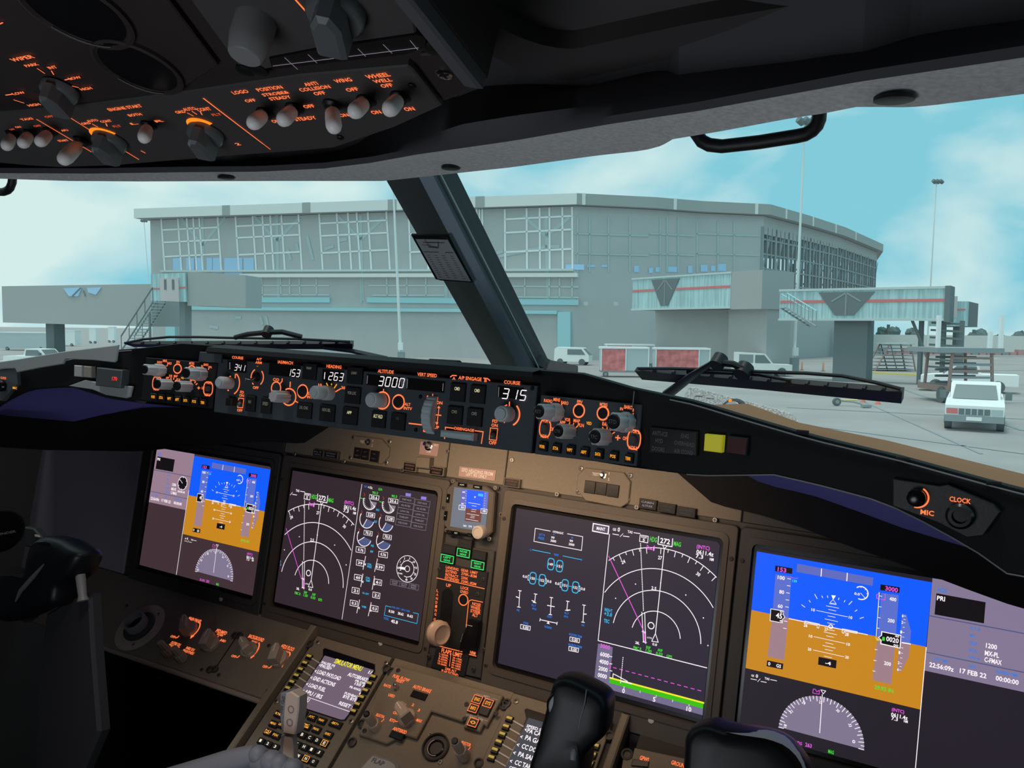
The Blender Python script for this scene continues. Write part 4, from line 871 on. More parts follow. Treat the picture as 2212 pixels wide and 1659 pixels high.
c = A_(F, 1880, 708); r = px2m(F, 1880, 708, 95); rr = (r[0]+r[1])/2
L.ring(F, c, rr, .0016, 'orange', a0=118, a1=200); L.ring(F, c, rr, .0016, 'orange', a0=-52, a1=52); L.ring(F, c, rr, .0016, 'orange', a0=225, a1=240)
tx(L, F, 'OFF', 1862, 845, 75, 38)
c = A_(F, 1535, 785); r = px2m(F, 1535, 785, 110); L.ring(F, c, r[0], .0017, 'orange', a0=-62, a1=58); ln(L, F, 'orange', 13, 1593, 665, 1589, 715); ln(L, F, 'orange', 13, 1510, 708, 1528, 693); ln(L, F, 'orange', 13, 1490, 880, 1502, 880)
tx(L, F, 'FD', 1680, 905, 50, 36); tx(L, F, 'ON', 1675, 948, 62, 36); tx(L, F, 'OFF', 1650, 1145, 72, 38)
ln(L, F, 'orange', 8, 1637, 982, 1703, 990, 1688, 1112, 1620, 1105, 1637, 982)
tx(L, F, 'C/O', 2132, 738, 80, 40)
c = A_(F, 2130, 850); r = px2m(F, 2130, 850, 70); L.ring(F, c, (r[0]+r[1])/2, .0016, 'orange', a0=-45, a1=225)
knob(T1, F, (1530, 785), .0082, .020, 'round grey course knob with an emblem on its cap', .0, cap='knob_face', cross=True)
toggle(T1, F, (1660, 1040), (1645, 1070), .008, .0028, 'knob_dark')
t_ = thing_part('toggle_switch', T1, F.p(*A_(F, 1880, 705)))
b = B(); b.cyl(F, A_(F, 1880, 705), [(.006, .0005), (.006, .002), (.0045, .004)], 'black', 18); b.ring(F, A_(F, 1880, 705), .0045, .001, 'chrome', .0045, 20, 160); b.build('collar', t_)
b = B(); b.tube([F.p(*A_(F, 1880, 705), .003), F.p(*A_(F, 1800, 740, .010), .010), F.p(*A_(F, 1720, 730, .016), .016)], [.0016, .002, .0026], 'chrome', 10); b.build('bat', t_)
button(T1, F, 1808, 1057, 120, 205, 'N1', 'cream_dim', 34, 42); button(T1, F, 2015, 1083, 130, 210, 'SPEED', 'cream_dim', 72, 45)
b = B(); b.prism(F, PT(F, 1525, 985, 1615, 990, 1600, 1085, 1520, 1080), 0, .009, 'panel_black', .001); b.build('guard', T1)
Z(600, 740, 6.1444)
tx(L, F, 'IAS/MACH', 105, 264, 200, 42)
window(T1, F, -105, 280, 305, 318, 292, 470, -118, 425)
L7.seg7(F, '153', A_(F, 220, 403), 165/6.144*su, 88/6.144*sv, 'white', .0012)
c = A_(F, 150, 722); r = px2m(F, 150, 722, 92); L.ring(F, c, r[0], .0018, 'orange', a0=-150, a1=125, ry=r[1]*1.2); ln(L, F, 'orange', 14, 170, 525, 166, 590); ln(L, F, 'orange', 12, 240, 778, 278, 802)
ln(L, F, 'orange', 12, 35, 545, 62, 510, 62, 480)
knob(T1, F, (130, 722), .0080, .026, 'ribbed speed knob', .16, nf_ := .0) if False else knob(T1, F, (130, 722), .0080, .026, 'ribbed speed knob', .16)
c = A_(F, 332, 648); r = px2m(F, 332, 648, 68); L.ring(F, c, (r[0]+px2m(F, 332, 648, 85)[1])/2, .0016, 'orange')
b = B(); b.cyl(F, c, [(r[0]*.72, .0005), (r[0]*.72, .003)], 'btn', 20); b.build('push_button', T1)
tx(L, F, 'SPD', 440, 678, 80, 38); tx(L, F, 'INTV', 442, 725, 95, 38)
button(T1, F, 440, 385, 175, 215, 'VNAV', 'cream_dim', 72, 36, .2)
tx(L, F, 'HEADING', 750, 320, 198, 44)
window(T1, F, 602, 352, 882, 378, 872, 532, 595, 500)
L7.seg7(F, '263', A_(F, 782, 453), 180/6.144*su, 92/6.144*sv, 'white', .0012); c = A_(F, 630, 440); L7.line(F, [(c[0], c[1]-.004), (c[0], c[1]+.004)], .001, 'white', .0012)
tx(L, F, '10', 565, 563, 48, 38); tx(L, F, '30', 872, 600, 52, 40)
for x0, y0, x1, y1 in [(650, 540, 668, 575), (715, 548, 718, 562), (785, 555, 748, 612), (838, 612, 772, 652)]: ln(L, F, 'amber' if x0 < 790 else 'orange', 13, x0, y0, x1, y1)
knob(T1, F, (700, 672), .0082, .030, 'two-stage round heading knob', .0, cap='knob_face', skirt=.0090)
button(T1, F, 1040, 440, 200, 225, 'LNAV', 'cream_dim', 72, 38, .15); button(T1, F, 1010, 703, 200, 215, 'VOR LOC', 'cream_dim', 115, 42, .15)
button(T1, F, 372, 905, 185, 200, 'LVL CHG', 'cream_dim', 110, 42, .2); button(T1, F, 672, 938, 195, 215, 'HDG SEL', 'cream_dim', 110, 42, .2); button(T1, F, 975, 975, 195, 230, 'APP', 'cream', 62, 40, .2)
tx(L, F, 'ALTITUDE', 1437, 385, 210, 46)
window(T1, F, 1188, 420, 1668, 465, 1655, 608, 1178, 560)
L7.seg7(F, '3000', A_(F, 1515, 525), 285/6.144*su, 108/6.144*sv, 'white', .0012)
c = A_(F, 1392, 768); r = px2m(F, 1392, 768, 92); L.ring(F, c, r[0], .0018, 'orange', a0=-125, a1=125, ry=px2m(F, 1392, 768, 112)[1]); ln(L, F, 'orange', 12, 1408, 620, 1406, 645)
knob(T1, F, (1385, 768), .0088, .022, 'round grey altitude knob', .0, cap='knob_face')
c = A_(F, 1605, 788); r = (px2m(F, 1605, 788, 76)[0]+px2m(F, 1605, 788, 92)[1])/2; L.ring(F, c, r, .0018, 'orange'); b = B(); b.cyl(F, c, [(r*.75, .0005), (r*.75, .003)], 'btn', 20); b.build('push_button', T1)
tx(L, F, 'ALT', 1726, 820, 78, 38); tx(L, F, 'INTV', 1730, 874, 110, 40)
button(T1, F, 1355, 1022, 180, 215, 'ALT HLD', 'cream', 122, 48, .2); button(T1, F, 1612, 1050, 185, 220, 'V/S', 'dim_txt', 42, 36, .2)
ln(L, F, 'orange', 14, 1745, 1072, 1945, 1095)
tx(L, F, 'VERT SPEED', 1985, 430, 260, 46)
window(T1, F, 1722, 470, 2225, 518, 2210, 668, 1712, 620)
for x, y0, y1 in [(1200, 440, 545), (1730, 485, 605), (1660, 470, 575), (2203, 545, 640)]: ln(L7, F, 'dimline', 7, x, y0, x-8, y1, h=.0012)
ln(L, F, 'orange', 15, 1988, 758, 1990, 712, 2122, 728, 2118, 768); ln(L, F, 'orange', 12, 2060, 685, 2058, 715)
ln(L, F, 'orange', 13, 1942, 1125, 1938, 1178, 2068, 1193, 2074, 1140)
tx(L, F, 'DN', 2152, 800, 75, 40); tx(L, F, 'UP', 2113, 1125, 62, 42)
ln(L, F, 'orange', 10, 2142, 855, 2134, 950); ln(L, F, 'orange', 13, 2090, 958, 2170, 966); ln(L, F, 'orange', 10, 2128, 980, 2116, 1085)
fp(L, F, 'orange', 2142, 838, 2162, 872, 2120, 868, h=.0006); fp(L, F, 'orange', 2115, 1098, 2136, 1060, 2096, 1056, h=.0006)
# thumbwheel
c = A_(F, 2045, 955); b = B(); n = 30; rw = .0245; wd = .0062; Fw = Fr(F.p(c[0], c[1], -.008), F.V, F.N)
rows = []
for k in range(n+1):
    a = math.pi*(.08+.84*k/n); rr = rw*(1 if k % 4 else .965); rows.append([F.p(c[0]+w_, c[1]-math.cos(a)*rr, -.010+math.sin(a)*rr) for w_ in (-wd, -wd*.8, wd*.8, wd)])
for r_ in rows: r_[0] = r_[0]-F.N*.0015; r_[3] = r_[3]-F.N*.0015
b.grid(rows, 'knob_face', smooth=False)
b.face([r_[0] for r_ in rows], 'knob_face'); b.face([r_[3] for r_ in reversed(rows)], 'knob_face'); b.build('thumbwheel', T1, fix=False)
Z(860, 770, 6.1444)
tx(L, F, 'A/P ENGAGE', 957, 293, 308, 48); tx(L, F, 'A', 745, 291, 38, 40); tx(L, F, 'B', 1165, 320, 34, 40)
ln(L, F, 'orange', 13, 697, 272, 725, 252, 778, 255); ln(L, F, 'orange', 13, 1138, 288, 1190, 294, 1220, 320)
button(T1, F, 806, 478, 195, 240, 'CMD', 'cream', 72, 44, .2); button(T1, F, 1070, 503, 195, 240, 'CMD', 'cream', 72, 44, .2)
button(T1, F, 768, 783, 195, 240, 'CWS', 'cream_dim', 70, 44, .2); button(T1, F, 1030, 808, 195, 240, 'CWS', 'cream_dim', 68, 44, .2)
ln(L, F, 'orange', 12, 630, 968, 630, 940, 740, 953); tx(L, F, 'DISENGAGE', 880, 968, 262, 38); ln(L, F, 'orange', 12, 1022, 985, 1132, 1000, 1108, 1155); ln(L, F, 'orange', 12, 618, 1062, 620, 1092)
b = B(); b.prism(F, PT(F, 632, 975, 1070, 1020, 1058, 1120, 622, 1062), .001, .012, 'knob_face', .002); b.build('disengage_bar', T1)
tx(L, F, 'COURSE', 1515, 347, 215, 48)
window(T1, F, 1328, 388, 1672, 420, 1655, 572, 1318, 540)
L7.seg7(F, '315', A_(F, 1548, 505), 235/6.144*su, 108/6.144*sv, 'white', .0012); ln(L7, F, 'dimline', 7, 1345, 408, 1336, 535, h=.0012)
c = A_(F, 1475, 765); r = px2m(F, 1475, 765, 138); L.ring(F, c, r[0], .0018, 'orange', a0=-62, a1=50); ln(L, F, 'orange', 15, 1480, 605, 1478, 662); ln(L, F, 'orange', 15, 1420, 658, 1446, 644); ln(L, F, 'orange', 14, 1398, 858, 1416, 878)
knob(T1, F, (1470, 765), .0088, .018, 'round grey right course knob with an emblem on its cap', .0, cap='knob_face', cross=True)
tx(L, F, 'FD', 1288, 860, 68, 42); tx(L, F, 'ON', 1283, 914, 84, 42); tx(L, F, 'OFF', 1258, 1146, 100, 48)
ln(L, F, 'orange', 9, 1228, 948, 1325, 957, 1308, 1113, 1212, 1103, 1228, 948); toggle(T1, F, (1268, 1032), (1255, 1060), .008, .0028, 'knob_dark')
for x, y in [(1783, 425), (300, 535), (240, 975)]: screw(F, A_(F, x, y), .0022, .0002, 'black').build('screw', T1)
L.build('lit_legend', T1, fix=False)['label'] = 'glowing orange lettering'
L7.build('digits', T1, fix=False)['label'] = 'glowing white segment digits'

# ---- EFIS control panels
def efis(F, label, tb):
    t = thing('efis_control_panel', F.p(0, -.036), label, 'control panel')
    b = B(); b.prism(F, PT(F, *tb['plate']), -.04, 0, 'panel_grey' if tb['s'] > 0 else 'panel_black', .001); b.build('faceplate', t)
    L = B()
    for s, x, y, w, hh in tb['txt']: tx(L, F, s, x, y, w, hh, 'amber' if s == 'VSD' else 'orange')
    for x, y, rx in tb['circ']:
        c = A_(F, x, y); r = px2m(F, x, y, rx)[0] if tb['s'] > 0 else px2m(F, x, y, rx)[1]; L.ring(F, c, r, .0017, 'orange'); bb = B(); bb.cyl(F, c, [(r*.8, .0003), (r*.8, .0015)], 'btn', 22); bb.build('push_button', t)
    for x, y in tb['oval']:
        c = A_(F, x, y); w_, h_ = .0072, .0092; pts = []
        for k in range(24): a = 2*math.pi*k/24; pts.append((c[0]+w_*(abs(math.cos(a))**.7)*(1 if math.cos(a) > 0 else -1), c[1]+h_*(abs(math.sin(a))**.8)*(1 if math.sin(a) > 0 else -1)))
        L.line(F, pts+[pts[0]], .0014, 'orange', .0006); bb = B(); bb.cyl(F, c, [(.004, .0004), (.003, .005)], 'knob_dark', 12); bb.build('toggle_switch', t)
    for q in tb['tick']: ln(L, F, 'orange', 12, *q)
    for bx, by, r, Ln, sk, tt in tb['knob']:
        knob(t, F, (bx, by), r, Ln, None, .14, 'knob', cap='black', txt=tt, skirt=sk)
    for s, x, y in tb['btn']: button(t, F, x, y, tb['bw'], tb['bh'], s, 'amber', tb['bt'], tb['bth'], 0, .0045)
    L.build('lit_legend', t, fix=False)['label'] = 'glowing orange lettering'
Z(1120, 800, 6.1444)
efis(EFR, 'display control panel with readable RST, CTR, STD and TFC knobs, right of the autopilot panel', dict(s=1,
    plate=(295, 328, 1640, 455, 1560, 1275, 210, 1110), bw=105, bh=120, bt=72, bth=44,
    txt=[('RADIO', 398, 405, 112, 42), ('MINS', 512, 390, 88, 46), ('BARO', 618, 432, 96, 46), ('FPV', 818, 420, 72, 46), ('MTRS', 1135, 455, 102, 46), ('IN', 1372, 512, 40, 40), ('BARO', 1462, 490, 108, 50),
         ('VOR 1', 370, 672, 92, 46), ('OFF', 460, 782, 70, 48), ('ADF 1', 350, 876, 100, 46), ('APP', 588, 692, 75, 44), ('VOR', 655, 655, 78, 46), ('MAP', 777, 670, 85, 46), ('PLN', 832, 728, 80, 46), ('VSD', 940, 703, 70, 42),
         ('RANGE', 1185, 718, 138, 54), ('VOR 2', 1550, 812, 115, 50), ('ADF 2', 1525, 1030, 115, 50), ('OFF', 1425, 905, 75, 50), ('+', 1323, 895, 68, 68)],
    circ=[(805, 535, 72), (1123, 570, 74)], oval=[(357, 770), (1537, 920)],
    tick=[(575, 450, 577, 470), (1527, 512, 1525, 545), (1525, 570, 1527, 578), (1118, 755, 1132, 780), (1180, 752, 1178, 782), (1242, 770, 1226, 798), (1280, 822, 1254, 838), (685, 690, 678, 712), (738, 702, 730, 722), (790, 738, 768, 758), (985, 850, 995, 855)],
    knob=[(525, 560, .0085, .032, .0098, 'RST'), (700, 812, .0080, .022, None, 'CTR'), (1455, 690, .0095, .026, .0102, 'STD'), (1165, 885, .0088, .020, None, 'TFC')],
    btn=[('WXR', 348, 1012), ('STA', 528, 1035), ('WPT', 713, 1057), ('ARPT', 900, 1085), ('DATA', 1088, 1112), ('POS', 1287, 1140), ('TERR', 1487, 1170)]))
Z(250, 700, 6.1444)
efis(EFL, 'display control panel left of the autopilot panel, its knobs seen from the side', dict(s=-1,
    plate=(400, 440, 1345, 520, 1275, 1130, 330, 1010), bw=85, bh=92, bt=50, bth=38,
    txt=[('RADIO', 587, 507, 66, 32), ('MINS', 657, 489, 54, 34), ('BARO', 717, 522, 58, 34), ('FPV', 833, 508, 46, 36), ('MTRS', 1013, 523, 66, 36), ('IN', 1150, 557, 24, 26), ('BARO', 1202, 540, 62, 34), ('HPA', 1256, 572, 46, 30),
         ('VOR 1', 562, 711, 58, 34), ('ADF 1', 540, 865, 62, 34), ('APP', 690, 714, 44, 30), ('VOR', 733, 690, 44, 36), ('MAP', 800, 692, 50, 34), ('PLN', 835, 738, 48, 34), ('VSD', 890, 716, 40, 30),
         ('RANGE', 1025, 738, 72, 36), ('VOR 2', 1240, 780, 66, 36), ('ADF 2', 1218, 940, 70, 36), ('OFF', 1163, 850, 40, 36), ('+', 1105, 848, 40, 42)],
    circ=[(822, 593, 60), (1010, 612, 58)], oval=[(550, 785), (1230, 858)],
    tick=[(690, 545, 680, 558), (1237, 590, 1233, 604), (1000, 745, 1004, 760), (1062, 762, 1052, 782), (1085, 790, 1068, 804), (735, 714, 738, 730), (775, 715, 770, 735), (808, 745, 790, 762)],
    knob=[(620, 618, .0078, .034, .0090, None), (1160, 665, .0085, .034, .0095, None), (720, 802, .0078, .024, None, None), (978, 830, .0080, .024, None, None)],
    btn=[('WXR', 527, 967), ('STA', 632, 977), ('WPT', 740, 990), ('ARPT', 845, 1002), ('DATA', 955, 1014), ('POS', 1070, 1028), ('TERR', 1182, 1043)]))
b = B(); b.prism(EFL, PT(EFL, 1130, 368, 1425, 375, 1412, 520, 1110, 500), 0, .003, 'panel_grey', .001); tag(b.build('cover_plate'), 'blank grey cover plate above the left display control panel', 'plate')

# ---- warning lights, right and left
Z(1300, 700, 4.809)
t = thing('annunciator_panel', GSR.p(.05, -.01), 'unlit system warning block with faint grey words, right of the display control panel', 'annunciator')
b = B(); b.prism(GSR, PT(GSR, 500, 1070, 1000, 1120, 990, 1370, 490, 1340), -.01, .001, 'panel_black', .001, top='lens_dark'); b.build('housing', t)
b = B()
for s, x, y, w, hh in [('ANTI-ICE', 610, 1137, 160, 48), ('HYD', 602, 1212, 78, 46), ('DOORS', 594, 1297, 132, 46), ('ENG', 870, 1162, 80, 46), ('OVERHEAD', 862, 1242, 212, 46), ('AIR COND', 855, 1326, 200, 46)]: tx(b, GSR, s, x, y, w, hh, 'dim_txt', .0015)
b.build('caption', t, fix=False)
b = B(); b.prism(GSR, PT(GSR, 1083, 1140, 1272, 1158, 1256, 1335, 1072, 1312), -.004, .004, 'cover_yellow', .001); tag(b.build('master_caution_light'), 'square yellow caution light on the right of the glareshield', 'warning light')
b = B(); b.prism(GSR, PT(GSR, 1318, 1160, 1530, 1185, 1512, 1370, 1300, 1340), -.004, .003, 'panel_black', .001, top='dark_red'); tag(b.build('fire_warning_light'), 'dim dark red warning light beside the yellow one', 'warning light')
Z(0, 740, 2.764)
t = thing('annunciator_panel', GSL.p(0, -.01), 'grey warning block with a small red lit number at the left end of the glareshield', 'annunciator')
b = B(); b.prism(GSL, PT(GSL, 612, 148, 765, 165, 752, 272, 604, 255), -.006, .010, 'knob_dark', .001); b.build('housing', t)
b = B(); tx(b, GSL, '170', 722, 215, 30, 24, 'red_small', .0106); b.build('digits', t, fix=False)
for x, y, w, lb, m in [(478, 170, 46, 'pale square light, leftmost of two on the left glareshield', 'knob'), (535, 175, 46, 'cream square light, right of its neighbour on the left glareshield', 'handle_cream')]:
    b = B(); c = A_(GSL, x, y); s = px2m(GSL, x, y, w); b.rect(GSL, c, s[0], s[1]*1.45, -.004, .004, m, .001); tag(b.build('master_caution_light'), lb, 'warning light')
b = B(); b.prism(GSL, PT(GSL, 420, 258, 520, 222, 600, 240, 800, 262, 785, 325, 760, 332, 640, 312, 560, 280), 0, .003, 'cover_grey', .001); tag(b.build('trim_cover'), 'grey trim cover curving under the left warning block', 'trim cover')  # grey overlays paint the window light onto the black left face
b = B(); b.prism(GSL, PT(GSL, -60, 125, 110, 100, 400, 52, 715, 14, 702, 108, 690, 118, 560, 104, 400, 98, 385, 128, 250, 150, 110, 178, 100, 155, 0, 158, -60, 160), 0, .003, 'cover_grey', .001); tag(b.build('trim_cover'), 'long grey trim strip along the top of the left glareshield', 'trim cover')
# clock and mic modules
def clockmod(F, z, plate, mic_c, mic_t, clk_t, clk_c, r, rm, label, dim):
    Z(*z); t = thing('clock_panel', F.p(*A_(F, *clk_c)), label, 'switch panel')
    b = B(); b.prism(F, PT(F, *plate), -.005, .0015, 'knob_dark' if dim else 'panel_black', .001, top=None if dim else 'bezel'); b.build('faceplate', t)
    L = B(); tx(L, F, 'MIC', *mic_t, 'orange' if not dim else 'amber', .0022); tx(L, F, 'CLOCK', *clk_t, 'orange', .0022)
    if mic_c: c = A_(F, *mic_c); L.ring(F, c, rm*1.0, .0013, 'orange', .0022, -100, 62)
    L.build('lit_legend', t, fix=False)
    if mic_c: b = B(); b.cyl(F, c, [(rm*.85, .0015), (rm*.85, .008), (rm*.7, .009)], 'gloss_black', 24); b.build('mic_switch', t)
    c = A_(F, *clk_c); b = B(); b.cyl(F, c, [(r, .0015), (r, .006), (r*.8, .008), (r*.55, .008), (r*.5, .004)], 'gloss_black', 28); b.build('clock_button', t)
clockmod(GSR, (1500, 900, 3.107), (1330, 420, 1640, 470, 1700, 460, 2010, 590, 2058, 640, 1940, 800, 1830, 812, 1640, 715, 1330, 600), (1497, 538), (1565, 642, 92, 34), (1785, 558, 145, 34), (1785, 662), .0100, .0082, 'dark panel with orange CLOCK and MIC words at the right end of the glareshield', False)
clockmod(GSL, (0, 740, 2.764), (-80, 180, 100, 150, 108, 250, 60, 300, 20, 350, -80, 330), None, (97, 271, 26, 14), (28, 211, 34, 14), (25, 258), .0085, .006, 'small panel with orange CLOCK word at the left picture edge', True)

# ================================================================== OVERHEAD PANEL
F = OVH
TO = thing('overhead_panel', F.p(0, 0), 'dark overhead switch panel with orange lit lettering at the top left', 'overhead panel')
Z(0, 0, 1)
outl = [F.at(*q) for q in [(-260, 330), (-100, 343), (0, 351), (60, 357), (130, 361), (250, 357), (490, 337), (640, 326), (722, 318), (850, 276), (960, 227), (1040, 190), (1049, 184)]]
rx = outl[-1][0]; outl = outl+[(rx+.002, .02), (rx+.002, .60), (outl[0][0], .60)]
b = B(); b.prism(F, outl, -.05, -.006, 'overhead_dark'); b.build('housing', TO)
front = [F.at(*q) for q in [(-240, 332), (0, 352), (60, 358), (130, 362), (250, 358), (490, 338), (640, 327), (722, 320), (850, 277), (953, 230), (893, 152), (880, 142), (650, 162), (405, 198), (160, 230), (-240, 262)]]
b = B(); b.prism(F, front, -.006, 0, 'overhead_paint', .0012); b.build('lighting_module', TO)
b = B(); b.prism(F, [F.at(*q) for q in [(958, 228), (1036, 192), (982, 122), (905, 127), (900, 148)]], -.012, -.003, 'overhead_dark', .0012); b.build('corner_bracket', TO)
b = screw(F, F.at(958, 166), .006, -.003, 'chrome'); b.build('screw', TO)
up = [F.at(*q) for q in [(905, 95), (560, 150), (515, 140), (370, -60), (560, -160), (860, -160), (890, 20)]]
b = B(); b.prism(F, up, -.006, .001, 'overhead_paint', .0012); b.build('pressurisation_module', TO)
b = B(); b.prism(F, [F.at(*q) for q in [(-240, 250), (-150, 150), (165, 228), (400, 190), (470, 145), (345, -20), (240, -100), (-240, -100)]], -.006, -.001, 'overhead_dark', .001); b.build('start_module', TO)
b = B(); rim = [F.p(rx-.010, v_, h_) for v_, h_ in [(-.01, .0), (.6, .0)]]
b.prism(F, [(rx-.012, .012), (rx, .006), (rx, .6), (rx-.012, .6)], -.02, .006, 'liner_dark', .002); b.build('side_rail', TO)
# position placard strip with grid lines
Z(500, 0, 3.95)
b = B(); b.prism(F, PT(F, 330, 470, 800, 380, 1600, 262, 1668, 290, 1660, 375, 1500, 430, 360, 560), .001, .003, 'black'); ln(b, F, 'dimline', 5, 365, 527, 1605, 368, h=.0035)
for x in [(465, 455, 575, 555), (665, 428, 740, 500), (1090, 378, 1155, 442), (1305, 340, 1380, 415), (1535, 305, 1600, 385)]: ln(b, F, 'dimline', 5, *x, h=.0035)
b.build('schedule_placard', TO)
L = B()
for s, x, y, w, hh in [('LOGO', 75, 780, 132, 42), ('OFF', 162, 853, 88, 36), ('POSITION', 325, 750, 215, 42), ('STROBE&', 375, 793, 222, 36), ('STEADY', 415, 830, 180, 38), ('ANTI', 678, 710, 112, 40), ('COLLISION', 710, 748, 260, 40), ('OFF', 752, 790, 95, 40),
                       ('WING', 953, 680, 142, 44), ('OFF', 1030, 758, 100, 40), ('WHEEL', 1250, 640, 200, 44), ('WELL', 1290, 682, 155, 38), ('OFF', 1325, 724, 98, 40), ('OFF', 662, 902, 90, 40), ('STEADY', 630, 1006, 182, 42), ('ON', 960, 978, 75, 38), ('ON', 1235, 952, 80, 42), ('ON', 1518, 924, 84, 42), ('ON', 378, 1030, 62, 38), ('2', 55, 1225, 38, 32), ('LAND ALT', 120, 20, 300, 62)]:
    tx(L, F, s, x, y, w, hh, 'orange', .0006)
ln(L, F, 'orange', 16, 540, -30, 722, 172, h=.0014); ln(L, F, 'orange', 7, -235, 835, 332, 1270)
for bs, tp_ in [((290, 955), (205, 1035)), ((540, 915), (460, 1005)), ((860, 885), (872, 1055)), ((1150, 850), (1070, 935)), ((1440, 820), (1365, 915))]: toggle(TO, F, bs, tp_, .024, .0060)
for x, y in [(930, 1165), (1540, 725)]: screw(F, A_(F, x, y), .003, .0002, 'black').build('screw', TO)
Z(0, 0, 3.95)
for s, x, y, w, hh in [('WIPER', 190, 492, 190, 48), ('PARK', 270, 549, 110, 36), ('INT', 448, 570, 70, 36), ('LOW', 640, 660, 100, 34), ('HIGH', 735, 752, 95, 34), ('LOW', 160, 790, 100, 34), ('HIGH', 290, 890, 100, 34), ('TAXI', 228, 1012, 98, 30), ('OFF', 420, 990, 70, 30), ('OFF', 320, 1070, 60, 26), ('APU', 552, 1108, 56, 26), ('START', 540, 1195, 84, 28),
                       ('ENGINE START', 1065, 915, 285, 40), ('BOTH', 1152, 975, 110, 34), ('L', 1145, 1050, 60, 26), ('R', 1360, 1028, 70, 28), ('GRD', 735, 1048, 75, 30), ('AUTO', 790, 1025, 92, 32), ('CONT', 905, 1030, 92, 32), ('FLT', 1000, 1072, 66, 28), ('GRD', 1540, 950, 82, 34), ('AUTO', 1617, 925, 105, 40), ('CONT', 1740, 928, 115, 42), ('FLT', 1850, 972, 78, 30), ('ON', 155, 1080, 45, 24), ('OFF', 105, 1100, 42, 22)]:
    tx(L, F, s, x, y, w, hh, 'orange' if s not in ('FLT', 'OFF') else 'orange_dim', .0006)
for q in [(1735, 835, 2240, 1220), (580, 988, 822, 1140), (1050, 1275, 1185, 1357), (315, 1015, 620, 1195), (690, 1238, 780, 1292), (320, 580, 382, 622), (440, 600, 460, 632), (555, 678, 610, 665), (620, 730, 670, 742), (50, 808, 115, 798), (120, 848, 205, 875), (1205, 1283, 1240, 1302), (790, 1055, 835, 1080), (905, 1050, 915, 1072), (1640, 945, 1680, 972), (1600, 960, 1650, 985), (1712, 950, 1725, 975), (0, 200, 25, 188)]:
    ln(L, F, 'orange', 8, *q)
for cx, cy in [(938, 1175), (1752, 1088)]:
    c = A_(F, cx, cy); r = px2m(F, cx, cy, 95)[0]; L.ring(F, c, r*.95, .0055, 'amber_lamp', .0007, 20, 160)
L.build('lit_legend', TO, fix=False)['label'] = 'glowing orange lettering and lines'
for bs, tp_ in [((110, 1140), (65, 1228)), ((262, 1130), (208, 1208)), ((430, 1115), (358, 1195)), ((1270, 1060), (1235, 1158))]: toggle(TO, F, bs, tp_, .022, .0056)
toggle(TO, F, (700, 1195), (575, 1330), .034, .0068, stem=.0022)
def pointer(base, tip, r, Ln, dirn, label, m='knob_dark', stripes=True):
    c = A_(F, *base); o = thing_part('rotary_knob', TO, F.p(*c)); o['label'] = label
    b = B(); b.cyl(F, c, [(r, .001), (r, Ln*.3), (r*.92, Ln*.38)], m, 32); b.build('skirt', o)
    d = V3((math.cos(rad(dirn)), math.sin(rad(dirn)), 0)); n = V3((-d.y, d.x, 0)); q = lambda a, s: (c[0]+d.x*a+n.x*s, c[1]+d.y*a+n.y*s)
    b = B(); b.prism(F, [q(-r*.95, -r*.52), q(r*.55, -r*.52), q(r*1.15, -r*.22), q(r*1.15, r*.22), q(r*.55, r*.52), q(-r*.95, r*.52)], Ln*.3, Ln, m, r*.16); b.build('grip', o)
    if stripes:
        b = B()
        for k in range(7): b.line(F, [q(-r*.55+k*r*.17, -r*.34), q(-r*.55+k*r*.17, r*.34)], r*.05, 'knob_mid', Ln+.0003)
        b.build('ribs', o, fix=False)['kind'] = 'stuff'
pointer((945, 1180), 0, .0155, .022, 62, 'left engine start selector'); pointer((1762, 1115), 0, .0155, .022, 62, 'right engine start selector'); pointer((520, 745), 0, .0150, .022, 60, 'dark wiper selector', stripes=False)
Z(500, 0, 3.95); pointer((905, 60), 0, .0185, .026, 60, 'large dark pressurisation selector', stripes=False)
c = A_(F, 215, 160); b = B(); b.cyl(F, c, [(.0135, .001), (.0135, .016), (.0110, .028), (.0100, .029)], 'knob_mid', 32); o = b.build('rotary_knob', TO); o['label'] = 'tall round pale altitude knob'
for z_, x, y, r in [((0, 0, 3.95), 1180, 570, .034), ((0, 0, 3.95), 640, 90, .040)]:
    Z(*z_); c = A_(F, x, y); o = thing_part('gauge', TO, F.p(*c)); b = B(); b.cyl(F, c, [(r, -.001), (r, .002), (r*.93, .003), (r*.88, .001)], 'overhead_dark', 40); b.build('bezel', o); b = B(); b.cyl(F, c, [(r*.85, .001), (r*.85, .0014)], 'gloss_black', 36); b.ring(F, c, r*.88, .0008, 'knob_mid', .0032, 190, 260); b.build('glass_face', o)
Z(500, 0, 3.95)
for x, y in [(120, 590), (240, 590), (1730, 400)]:
    c = A_(F, x, y); b = B(); b.cyl(F, c, [(.007, -.001), (.007, .002), (.004, .003)], 'black', 18); b.build('fastener', TO)
